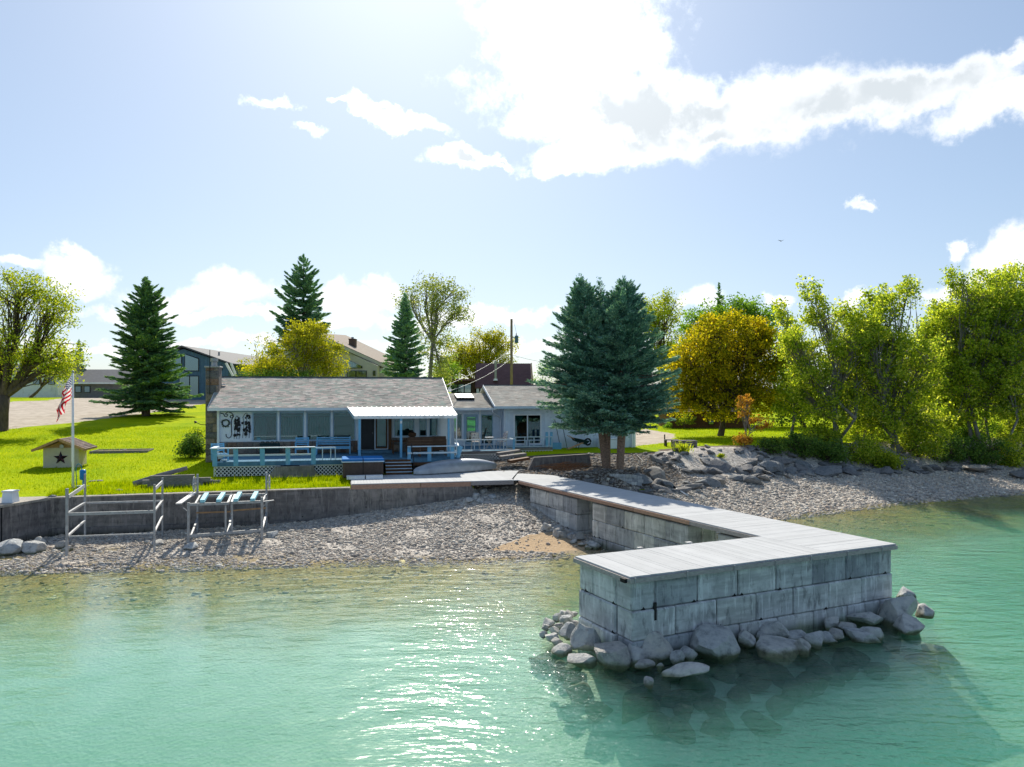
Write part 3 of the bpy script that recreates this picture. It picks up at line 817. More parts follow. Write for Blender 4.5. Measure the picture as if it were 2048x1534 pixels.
def build_block_walls():
    for nm, ya, yb, courses, label, nend in (
            ('block_wall', 10.55, 14.75, 2, 'short two-course concrete block wall under the dock beside the shore', 1),
            ('block_wall', 3.45, 9.35, 3, 'long pale three-course concrete block wall under the middle of the walkway', 2),
            ('block_wall', .6, 2.05, 3, 'short block wall stub under the walkway just behind the end platform', 2)):
        root = thing(nm, label, 'wall', FD, .1, (ya+yb)/2, 0, 'block walls carrying the walkway')
        rj = random.Random(int(ya*10))
        for r in range(courses+1):
            z = 1.69-BH*(r+1); y = ya; first = r % 2
            if first: L0 = .62
            else: L0 = 1.22
            while y < yb-.05:
                L = min(L0, yb-y)
                if yb-y-L < .25: L = yb-y
                block(root, .1, y, z, L, BH, .6, 1, rj, M['concrete_pale']); y += L; L0 = 1.22
            # second row behind, seen at the end faces
            y = ya+rj.uniform(.02,.12); k = 0
            while y < yb-.05:
                L = min(1.22, yb-y)
                if yb-y-L < .25: L = yb-y
                MB().bev(.72, 1.32 if nend > 1 else 1.1, y+.01, y+L-.01, z+.006, z+BH-.004, .03).build('concrete_block', M['concrete_pale'], root); y += L
build_block_walls()

def dock_rocks():
    T = [(245,680,130,120),(360,740,170,110),(115,685,95,65),(220,735,125,55),(485,725,85,80),(595,715,185,105),(520,755,95,50),(605,750,40,30),(690,730,60,60),(740,705,85,60),
         (915,700,230,130),(1055,650,110,85),(1165,615,135,80),(1215,680,200,55),(1290,620,120,60),(1325,670,85,65),(1385,640,70,65),(1445,625,95,40),(1485,610,110,60),(1545,570,95,50),
         (1465,555,80,55),(1620,615,170,50),(1655,605,120,60),(1670,545,180,70),(1815,535,180,120),(1865,575,120,75),(1940,490,90,70),(1870,440,90,40),(1840,400,60,45),(1725,490,70,65),
         (740,805,210,60),(545,845,50,50)]
    LB = {0:'tall round boulder at the left corner of the block pier',1:'smooth pale egg-shaped boulder left of the pier corner',5:'broad flat-topped boulder leaning on the pier corner',
          10:'largest boulder, a pale pyramid shape at the middle of the pier',13:'long flat boulder just right of the largest boulder',23:'broad rounded boulder near the right end of the pier',
          24:'big dome-shaped boulder at the right end of the pier',25:'grey boulder standing in the water off the right end of the pier',26:'rightmost boulder half wrapped by water behind the pier end',
          30:'flat pale rock awash in front of the pier',31:'pointed rock tip poking out of the water in front of the pier',2:'squarish boulder at the far left of the rocks round the pier',
          21:'low wedge-shaped white rock right of centre in front of the pier',11:'upright brownish boulder touching the right side of the largest boulder'}
    for i, (x, yb, w, h) in enumerate(T):
        px, py = 1080+x/2.4976, 1040+yb/2.4976
        X, Y = ground_xy(px, py, 0.0); s = F/Y
        r = w/2.4976/s/2; H = h/2.4976/s
        hs = max(.55, min(1.3, H/(r*1.15)))
        lab = LB.get(i, ['small flat','small round','small grey','little'][i % 4]+' boulder at the foot of the block pier, '+('near its left corner' if x < 500 else 'left of the largest boulder' if x < 800 else 'right of the largest boulder' if x < 1250 else 'along its right half' if x < 1600 else 'near its right end'))
        boulder(X, Y+r*.75, H-r*.72*hs if i < 30 else H-r*.6*hs, r*1.22, i*7+3, lab, None if i in LB else 'small boulders along the foot of the pier', hs=hs)
    for i, (x, yb, w) in enumerate([(150,500,60),(130,530,70),(95,515,50),(180,545,50),(105,560,55),(140,600,100),(45,545,50),(75,580,60),(210,575,60),(60,620,70),(330,620,75),(170,495,45),(120,490,45),(85,640,60),(20,600,40),(30,560,40)]):
        px, py = 1080+x/2.4976, 1040+yb/2.4976
        X, Y = ground_xy(px, py, .12); r = w/2.4976/(F/Y)/2
        boulder(X, Y+.3, r*.35+.12, r*1.15, i*5+1, 'small tan rock in the rubble heap at the left foot of the pier', 'rubble at the left foot of the pier')
    for i, (x, yb, w) in enumerate([(200,810,150),(500,860,150),(680,870,220),(870,860,130),(900,920,150),(1090,780,180),(1200,740,200),(1120,880,180),(1000,820,120),(860,760,150),(1400,720,180),(1550,680,170),(1280,800,120),(600,930,160),(390,800,140),(1330,700,150),(760,780,150),(430,760,140),(1680,680,130),(300,880,130),(1020,720,160),(640,800,150)]):
        px, py = 1080+x/2.4976, 1040+yb/2.4976
        X, Y = ground_xy(px, py, -.4); r = w/2.4976/(F/Y)/2
        ub, vb = uv_of(X, Y+.2); boulder(X, Y+.2, tz(ub, vb)+r*.25, r*1.1, i*3+2, 'sunken green-tinted rock under the water off the block pier', 'sunken rocks off the pier', hs=.8)
    # a footing of rocks below the waterline round the pier
    rr = random.Random(8)
    for i in range(34):
        a = rr.uniform(-6.6,3.0); b = -2.5-rr.uniform(.1,1.3)
        if i % 5 == 0: a, b = -6.3-rr.uniform(.1,.9), rr.uniform(-2.6,.4)
        if i % 7 == 0: a, b = 2.7+rr.uniform(0,1.0), rr.uniform(-2.6,.6)
        p = FD.W(a, b); ub, vb = uv_of(p.x, p.y); boulder(p.x, p.y, tz(ub, vb)+rr.uniform(-.05,.08), rr.uniform(.28,.5), 60+i, 'sunken green-tinted rock under the water off the block pier', 'sunken rocks off the pier')
dock_rocks()

# ---------------------------------------------------------------- lakeside wall
def build_sea_wall():
    root = thing('lakeside_wall', 'long dark stained concrete retaining wall along the pebble beach', 'wall', FH, -4, 35.15, 0)
    # panels between shutter joints, top follows the lawn
    def panel(u0, u1, zt0, zt1, v0=35.0, v1=35.34, zb=-.3):
        MB().add([(u0,v0,zb),(u1,v0,zb),(u1,v1,zb),(u0,v1,zb),(u0,v0,zt0),(u1,v0,zt1),(u1,v1,zt1),(u0,v1,zt0)],
                 [(0,3,2,1),(4,5,6,7),(0,1,5,4),(1,2,6,5),(2,3,7,6),(3,0,4,7)]).build('wall_panel', M['concrete_dark'], root)
    us = [-11.9,-9.2,-5.8,-2.4,.3]; zt = [1.64,1.66,1.69,1.71,1.73]
    for i in range(4): panel(us[i]+.004, us[i+1]-.004, zt[i], zt[i+1], 35.0+.006*(i % 2))
    panel(.304, 3.3, 1.70, 1.70); panel(3.31, 5.88, 1.70, 1.70, 35.008)
    # capping and board marks
    MB().add([(-11.9,34.97,1.64),(.3,34.97,1.73),(.3,35.37,1.73),(-11.9,35.37,1.64),(-11.9,34.97,1.70),(.3,34.97,1.785),(.3,35.37,1.785),(-11.9,35.37,1.70)],
             [(0,3,2,1),(4,5,6,7),(0,1,5,4),(1,2,6,5),(2,3,7,6),(3,0,4,7)]).build('capping', M['concrete_cap'], root)
    MB().box(-11.9,-1.5,34.88,34.995,.0,.42).build('footing', M['concrete_dark'], root)
    # stepped-forward slab at the left end with its slanted return
    a = MB().prism([(-45,33.0),(-12.9,33.0),(-11.88,34.99),(-11.88,35.34),(-12.2,36.2),(-45,36.2)], 2, -.4, 1.6); a.build('return_slab', M['concrete_dark'], root)
    a = MB().prism([(-45,32.95),(-12.87,32.95),(-11.86,34.93),(-11.86,35.40),(-12.2,36.2),(-45,36.2)], 2, 1.604, 1.70); a.build('slab_top', M['concrete_cap'], root)
    MB().box(-12.93,-12.89,32.96,33.0,.0,1.6).build('joint', M['black'], root)
    # drain pipes
    for px, py in ((605,1033),(356,1050),(732,1014)):
        u, z = uz(px, py, 35.0); MB().tube([(u,34.97,z),(u,35.1,z)], .03, 8).build('weep_hole', M['black'], root)
M['concrete_cap'] = block_mat('weathered_capping', (.42,.38,.32), (.30,.28,.25))
build_sea_wall()

def beach_rocks():
    L = [(8,1112,75,45,'large grey boulder cut by the left edge of the picture'),(60,1108,48,32,'rounded boulder second from the left on the beach'),(24,1102,30,18,'pale flat-topped boulder behind the leftmost boulder'),
         (78,1092,26,16,'small boulder leaning on the foot of the left wall slab'),(118,1100,26,26,'upright pale boulder beside the left boat lift post'),(133,1106,20,14,'small boulder at the foot of the left boat lift post'),
         (40,1075,26,20,'dark boulder in the shadow against the left wall slab'),(312,1094,28,10,'flat pale stone at the right front foot of the empty boat lift'),(293,1090,14,10,'small stone left of the flat stone below the empty boat lift'),
         (381,1103,36,18,'smooth grey boulder on the beach between the two boat lifts'),(545,1076,22,12,'stone at the right foot of the boat lift with blue bunks'),(525,1078,14,8,'little stone under the right foot of the bunk boat lift'),
         (967,988,20,16,'tan angular boulder under the landing of the dock'),(952,998,16,12,'grey stone left of the tan boulder under the landing'),(958,1008,14,10,'pale stone below the landing on the sloping pebbles'),
         (937,1008,24,10,'flat bluish stone below the landing by the wall end'),(985,1000,20,9,'flat stone right of the tan boulder under the landing'),(930,1022,10,7,'little white stone on the pebbles below the wall end')]
    for i, (px, py, w, h, lab) in enumerate(L):
        u, v, z = tz_px(px, py-2); p = FH.W(u, v, z); r = w/(F/p.y)/2
        boulder(p.x, p.y+r*.4, z+r*.3, r*1.08, i*11+5, lab, hs=max(.6, min(1.2, h/w*1.5)))
    # rubble at the foot of the block walls, in the gap
    rr = random.Random(4)
    for i in range(26):
        q = rr.uniform(8.6,11.8); pp = -rr.uniform(.0,.7) if i % 3 else rr.uniform(.1,1.2)
        if i % 3 and q > 10.9: pp -= .2
        p = FD.W(pp, q); u, v = uv_of(p.x, p.y); z = tz(u, v); r = rr.uniform(.1,.32)
        boulder(p.x, p.y, z+r*.3, r, i*3, 'grey stone in the rubble at the gap between the block walls', 'rubble between the block walls')
beach_rocks()
# ---------------------------------------------------------------- boat lifts
def build_lift_empty():
    vf, vb = 30.9, 33.9
    root = thing('boat_lift', 'empty galvanised boat lift frame on the beach, left of the one with blue bunks', 'boat lift', FH, -7.6, vf, 0)
    uL, uR = uz(134, 1090, vf)[0], uz(309, 1085, vf)[0]
    bL, bR = uz(170, 1040, vb)[0], uz(325, 1040, vb)[0]
    zt = lambda py, v: uz(250, py, v)[1]
    def post(u, v, z0, z1, w=.09, nm='post'): MB().bev(u-w*.4, u+w*.4, v-w*.4, v+w*.4, z0, z1, .008).build(nm, M['galv'], root)
    post(uL, vf, -.05, zt(974,vf), .11); post(uR, vf, -.02, zt(970,vf)); post(bL, vb, 0, zt(946,vb)); post(bR, vb, .0, zt(957,vb))
    def bar(p, q, w=.06, h=.11, nm='beam', m='galv'): MB().beam(p, q, w*.8, h*.75).build(nm, M[m], root)
    zm, zmb = zt(1025,vf), zt(1004,vb)
    bar((uL,vf,zm),(uR,vf,zm),.08,.14,'front_beam'); bar((bL,vb,zmb),(bR,vb,zmb),.07,.1,'rear_beam')
    bar((uL,vf,zm+.02),(bL,vb,zmb+.02),.1,.1,'side_beam'); bar((uR,vf,zm+.02),(bR,vb,zmb+.02),.1,.1,'side_beam')
    bar((uL+.06,vf,zt(990,vf)),(bL,vb,zt(969,vb)),.05,.18,'top_rail','alu'); bar((uR,vf,zt(980,vf)),(bR,vb,zt(965,vb)),.05,.16,'top_rail','alu')
    zl = zt(1069,vf)
    bar((uL,vf,zl),(uR,vf,zl),.06,.07,'foot_beam'); bar((uL,vf,zl),(bL,vb,zl+.12),.08,.09,'foot_beam','alu'); bar((uR,vf,zl+.05),(bR,vb,zl+.2),.08,.09,'foot_beam','alu')
    for u, v, z in ((uL,vf,-.02),(uR,vf,.02)): MB().bev(u-.16,u+.16,v-.16,v+.16,z,z+.03,.008).build('foot_pad', M['galv'], root)
M['alu'] = plain('bright_aluminium', (.50,.50,.50), .55, .12, 5, metal=.15)
M['bunk_blue'] = plain('pale_blue_bunk', (.30,.62,.72), .6, .08, 5)
build_lift_empty()
def build_lift_bunks():
    vf, vb = 31.9, 34.5
    root = thing('boat_lift', 'boat lift with four pale blue bunks standing against the lakeside wall', 'boat lift', FH, -4.8, vf, 0)
    U = lambda px, v: uz(px, 1000, v)[0]
    zt = lambda py, v: uz(450, py, v)[1]
    def post(u, v, z0, z1, w=.09, nm='post', m='galv'): MB().bev(u-w*.4, u+w*.4, v-w*.4, v+w*.4, z0, z1, .008).build(nm, M[m], root)
    def bar(p, q, w=.06, h=.1, nm='beam', m='galv'): MB().beam(p, q, w, h).build(nm, M[m], root)
    fl, fr, fc = U(377,vf), U(524,vf), U(456,vf); bl, br, bc = U(395,vb), U(533,vb), U(463,vb)
    g = lambda u, v: tz(u, v)-.05
    post(fl, vf, g(fl,vf), zt(1003,vf), .12); post(fr, vf, g(fr,vf), zt(996,vf), .12); post(bl, vb, g(bl,vb), zt(947,vb), .1); post(br, vb, g(br,vb), zt(946,vb), .1)
    post(fc-.1, vf+.1, zt(1066,vf), zt(1006,vf), .09); post(fc+.14, vf+.1, zt(1066,vf), zt(1004,vf), .09); post(bc, vb-.1, zt(1030,vb), zt(986,vb), .08)
    z0, z1 = zt(1007,vf), zt(991,vb)
    bar((fl,vf,z0),(fc,vf,z0),.08,.1,'front_beam'); bar((fc+.14,vf,z0+.02),(fr,vf,z0+.03),.08,.1,'front_beam'); bar((bl,vb,z1),(br,vb,z1),.08,.1,'rear_beam')
    bar((fl+.25,vf,z0),(bl+.1,vb,z1),.07,.09,'side_beam'); bar((fr,vf,z0),(br,vb,z1),.07,.09,'side_beam'); bar((fc,vf,z0),(bc,vb,z1),.08,.1,'centre_beam'); bar((fc+.14,vf,z0+.02),(bc+.14,vb,z1),.08,.1,'centre_beam')
    for (xa, ya), (xb, yb) in (((404.5,1003),(413.5,985)),((437,1005),(447,986)),((471,1001),(480,984)),((505,999),(513,983))):
        ua, va = U(xa, vf-.1), vf-.1; ub, vb2 = U(xb, vb-.3), vb-.3
        MB().beam((ua,va,z0+.13),(ub,vb2,z1+.13),.17,.11).build('bunk', M['bunk_blue'], root)
        for (a, b, z) in ((ua,va+.15,z0),(ub,vb2-.15,z1)): MB().box(a-.04,a+.04,b-.04,b+.04,z,z+.09).build('bunk_bracket', M['galv'], root)
    zb = zt(1069,vf); zm = zt(1033,vf)
    bar((fl,vf,zb),(fr,vf,zb+.12),.07,.1,'foot_beam'); bar((fl+.1,vf,zb),(bl,vb,zb+.25),.07,.08,'foot_beam'); bar((fr,vf,zb+.12),(br,vb,zb+.4),.07,.08,'foot_beam'); bar((fc,vf,zb+.06),(bc,vb,zb+.3),.1,.12,'foot_beam')
    bar((bl,vb-.25,zt(1022,vb)),(bc,vb-.25,zt(1022,vb)),.05,.06,'brace','raw_wood'); bar((bc,vb-.25,zt(1020,vb)),(br,vb-.25,zt(1017,vb)),.05,.06,'brace','raw_wood')
    # catwalk plank and winch wheels
    bar((U(357,vf-.2),vf-.2,zt(1006,vf)+.05),(U(390,vb),vb,zt(984,vb)+.02),.22,.045,'catwalk_plank','alu')
    bar((fl-.2,vf,z0-.12),(fl,vf,z0-.3),.03,.03,'strut'); bar((fr+.3,vf,z0+.05),(fr,vf,z0-.2),.03,.03,'strut'); bar((fr,vf,z0+.03),(fr+.45,vf+.1,z0+.06),.1,.03,'bracket','alu')
    for u, s in ((bl-.13,-1),(br+.12,1)):
        w = MB(); z = zt(966,vb)
        pts = [(u, vb+.30*math.cos(a), z+.30*math.sin(a)) for a in [i*math.pi/10 for i in range(21)]]
        w.tube(pts, .018, 6, cap=False)
        for i in range(4):
            a = i*math.pi/4; w.tube([(u,vb+.3*math.cos(a),z+.3*math.sin(a)),(u,vb-.3*math.cos(a),z-.3*math.sin(a))], .011, 5)
        w.tube([(u-.06,vb,z),(u+.12*-s,vb,z)], .03, 8); w.build('winch_wheel', M['alu'], root)
build_lift_bunks()

# ---------------------------------------------------------------- flag, well house and things on the lawn
def build_flag():
    u, v, z = tz_px(146, 977); p = FH.W(u, v, z)
    top = at_depth(143, 745, p.y).z
    root = thing('flagpole', 'slim white metal flagpole standing on the lawn by the cream well house', 'flagpole', FW, p.x, p.y, z)
    MB().tube([(p.x,p.y,z-.1),(p.x,p.y,z+2.2),(p.x,p.y,top)], [.055,.05,.03], 10).build('pole', M['paint_white'], root, True)
    MB().tube([(p.x,p.y,z-.02),(p.x,p.y,z+.05)], .10, 12).build('base_collar', M['galv'], root)
    V = [q*.055 for q in ICO2[0]]; b = MB(); b.add([(p.x+a[0],p.y+a[1],top+.04+a[2]) for a in V], [tuple(f) for f in ICO2[1]]); b.build('finial', M['galv'], root, True)
    MB().tube([(p.x-.05,p.y-.05,z+1.2),(p.x-.045,p.y-.045,top-.1)], .006, 5).build('halyard', M['paint_white'], root)
    # flag: hoist on the pole, the cloth hangs down to the lower left in folds
    nx, ny = 44, 22; V, Fx, UV = [], [], []
    d = at_depth(142, 748, p.y)-at_depth(108, 822, p.y)
    L, Hh = 1.95, 1.15
    for i in range(nx+1):
        s = i/nx
        for j in range(ny+1):
            h = j/ny
            # centre line falls away from the pole and steepens
            ang = math.radians(-38-34*s**.7)
            dx = -L*.62*s*math.cos(math.radians(40+22*s)); dz = -L*.62*s*math.sin(math.radians(40+24*s))*1.55
            squeeze = 1-.55*min(1, s*1.3)
            hz = -Hh*(1-h)*squeeze*(.92 if s < .05 else 1)
            sx = -.16*s*(1-h)+.20*s*h
            fold = .13*math.sin(s*8+h*7.5)*min(1, s*3)+.06*math.sin(s*17-h*5)*min(1, s*2)
            V.append((p.x-.05+dx+sx+.04*math.sin(h*9+s*6)*s, p.y+fold, top-.02+dz+hz)); UV.append((s, h))
    for i in range(nx):
        for j in range(ny):
            a = i*(ny+1)+j; Fx.append((a, a+ny+1, a+ny+2, a+1))
    me = bpy.data.meshes.new('flag'); me.from_pydata([(a-p.x,b-p.y,c-top) for a,b,c in V], [], Fx)
    uvl = me.uv_layers.new(name='UVMap')
    for l in me.loops: uvl.data[l.index].uv = UV[l.vertex_index]
    me.polygons.foreach_set('use_smooth', [True]*len(Fx))
    t = NT('flag_cloth'); uv = t.N('ShaderNodeTexCoord').outputs['UV']; s = t.N('ShaderNodeSeparateXYZ'); t.l.new(uv, s.inputs[0])
    st = t.math('FLOORED_MODULO', t.math('FLOOR', t.math('MULTIPLY', t.math('SUBTRACT', 1.0, s.outputs[1]), 13)), 2.0)
    c = t.mix(st, (.55,.015,.035), (.78,.78,.80))
    # stars: staggered dots in the blue canton
    cx = t.math('MULTIPLY', s.outputs[0], 12/.4); cy = t.math('MULTIPLY', t.math('SUBTRACT', 1.0, s.outputs[1]), 10/.5385)
    ix, iy = t.math('ROUND', cx), t.math('ROUND', cy)
    fx, fy = t.math('SUBTRACT', cx, ix), t.math('SUBTRACT', cy, iy)
    r2 = t.math('ADD', t.math('MULTIPLY', fx, fx), t.math('MULTIPLY', fy, fy))
    par = t.math('SUBTRACT', 1.0, t.math('FLOORED_MODULO', t.math('ADD', ix, iy), 2.0))
    star = t.math('MULTIPLY', t.step(r2, .30, .18), par)
    can = t.math('MULTIPLY', t.math('LESS_THAN', s.outputs[0], .4), t.math('GREATER_THAN', s.outputs[1], 1-.5385))
    c = t.mix(can, c, t.mix(star, (.02,.035,.16), (.78,.78,.80)))
    pr = t.principled(c, .8, 0, None, .1); tr = t.N('ShaderNodeBsdfTranslucent'); t.l.new(c, tr.inputs[0])
    mx = t.N('ShaderNodeMixShader'); mx.inputs[0].default_value = .45; t.l.new(pr, mx.inputs[1]); t.l.new(tr.outputs[0], mx.inputs[2])
    me.materials.append(t.done(mx.outputs[0]))
    o = bpy.data.objects.new('flag', me); COL.objects.link(o); o.location = (p.x, p.y, top)
    tag(o, 'American flag with stars and stripes hanging folded from the white flagpole', 'flag')
build_flag()

def shingle_roof(root, name, P0, P1, P2, P3, mat, expo=.14, wid=.32, seed=1, thick=.012):
    """real shingle tabs on the slope P0-P1 (eave) to P3-P2 (ridge); frame coordinates"""
    rr = np.random.default_rng(seed)
    P0, P1, P2, P3 = [np.array(p, float) for p in (P0,P1,P2,P3)]
    nrm = np.cross(P1-P0, P3-P0); nrm /= np.linalg.norm(nrm); nrm *= np.sign(nrm[2])
    L = np.linalg.norm(P3-P0); n = int(L/expo); V, Fx = [], []
    for r in range(n):
        a, b = r/n, min(1, (r+1.25)/n)
        W = np.linalg.norm((P1-P0)*(1-a)+(P2-P3)*a); m = max(1, int(W/wid)); off = (r % 2)*.5/m+rr.uniform(-.1,.1)/m
        edges = np.clip(np.concatenate([[0], (np.arange(1, m+1)+rr.uniform(-.15,.15,m))/m-off, [1]]), 0, 1); edges = np.unique(edges)
        for s0, s1 in zip(edges[:-1], edges[1:]):
            if s1-s0 < .05/m: continue
            s1 = s1-.006/W
            la, ra = P0*(1-s0)+P1*s0, P0*(1-s1)+P1*s1; lb, rb = P3*(1-s0)+P2*s0, P3*(1-s1)+P2*s1
            j = rr.uniform(-.006,.006)
            q0 = la*(1-a)+lb*a; q1 = ra*(1-a)+rb*a; q2 = ra*(1-b)+rb*b; q3 = la*(1-b)+lb*b
            up = nrm*(thick*1.9+rr.uniform(0,.006)); lo = nrm*.002; k = len(V)
            V += [q0+up, q1+up, q2+lo+nrm*.004, q3+lo+nrm*.004, q0, q1]
            Fx += [(k,k+1,k+2,k+3),(k+4,k+5,k+1,k)]
    b = MB(); b.add([tuple(x) for x in V], Fx)
    o = b.build(name, mat, root, recalc=False); o['kind'] = 'stuff'; return o
def roof_mat(name, stops):
    t = NT(name); g = t.N('ShaderNodeNewGeometry')
    c = t.ramp(g.outputs['Random Per Island'], stops)
    c = t.mix(1.0, c, t.ramp(t.noise(.8, 6, .65, coord='World', stretch=(1,1,1)), [(.3,(.78,.8,.8)),(.7,(1.2,1.16,1.12))]), 'MULTIPLY')
    c = t.mix(1.0, c, t.ramp(t.noise(40, 3, .6, coord='World'), [(.3,(.8,.8,.8)),(.7,(1.2,1.2,1.2))]), 'MULTIPLY')
    return t.done(t.principled(c, .9, 0, t.bump(t.noise(90, 2, coord='World'), .4, .01), .2))
M['shingle'] = roof_mat('grey_pink_shingles', [(0,(.24,.25,.24)),(.25,(.40,.36,.33)),(.5,(.33,.40,.36)),(.75,(.55,.44,.41)),(1,(.62,.59,.54))])
M['shingle_tan'] = roof_mat('tan_shingles', [(0,(.34,.31,.28)),(.4,(.46,.42,.38)),(.7,(.41,.41,.38)),(1,(.58,.54,.48))])
M['shake'] = roof_mat('brown_shakes', [(0,(.07,.05,.045)),(.5,(.14,.105,.095)),(1,(.22,.17,.16))])

def build_well_house():
    u, v, z = tz_px(86, 936); p = FH.W(u, v, z); s = F/p.y
    w, h = 65/s, 40/s; dpt = 1.35
    a = math.radians(14)
    root = thing('well_house', 'little cream stucco well house with shake roof and a dark metal star', 'shed', FW, p.x, p.y, z-.05, rot=a)
    z0 = 0
    MB().bev(0, w, 0, dpt, 0, h+.05, .02).build('wall', M['stucco'], root)
    MB().prism([(-.02,h+.05),(w+.02,h+.05),(w/2,h+.40)], 1, .03, dpt-.03).build('gable', M['raw_wood'], root)
    ov = .42; e = h-.10; r = h+.47
    for sgn, x0 in ((-1, -ov),(1, w+ov)):
        b = MB().add([(x0,-.38,e),(w/2,-.38,r),(w/2,dpt+.38,r),(x0,dpt+.38,e),(x0,-.38,e+.07),(w/2,-.38,r+.07),(w/2,dpt+.38,r+.07),(x0,dpt+.38,e+.07)],
                 [(0,3,2,1),(4,5,6,7),(0,1,5,4),(1,2,6,5),(2,3,7,6),(3,0,4,7)])
        ro = b.build('roof', M['raw_wood'], root)
        E0, E1 = ((x0,-.40,e+.072),(x0,dpt+.40,e+.072)); R1, R0 = (w/2,dpt+.40,r+.072),(w/2,-.40,r+.072)
        shingle_roof(root, 'shakes', E0, E1, R1, R0, M['shake'], .13, .17, 3+sgn, .014)
        MB().beam((x0,-.40,e+.03),(w/2,-.40,r+.03), .03, .13).build('barge_board', M['raw_wood'], root)
    MB().tube([(w/2+.05,-.03,h+.12),(w/2+.05,-.10,h+.12)], [.11,.10], 14).build('vent', M['galv'], root)
    st = bpy.data.objects.new('metal_star', None); COL.objects.link(st); st.parent = root; st.location = (w*.49,-.025,h*.53)
    # five-pointed barn star with raised ridges
    for k in range(10):
        R0, R1 = .36, .145
        a0 = math.pi/2+k*math.pi/5; a1 = a0+math.pi/5
        r0, r1 = (R0, R1) if k % 2 == 0 else (R1, R0)
        b = MB().add([(0,-.10,0),(r0*math.cos(a0),0,r0*math.sin(a0)),(r1*math.cos(a1),0,r1*math.sin(a1)),(0,0,0)], [(0,1,2),(1,3,2),(0,3,1),(0,2,3)])
        b.build('star_facet', M['star_dark'] if k % 2 else M['star_red'], st, org=(0,0,0))
M['star_dark'] = plain('dark_star_metal', (.012,.015,.03), .3, .2, metal=.4)
M['star_red'] = plain('oxblood_star_metal', (.07,.022,.03), .3, .3, metal=.4)
build_well_house()

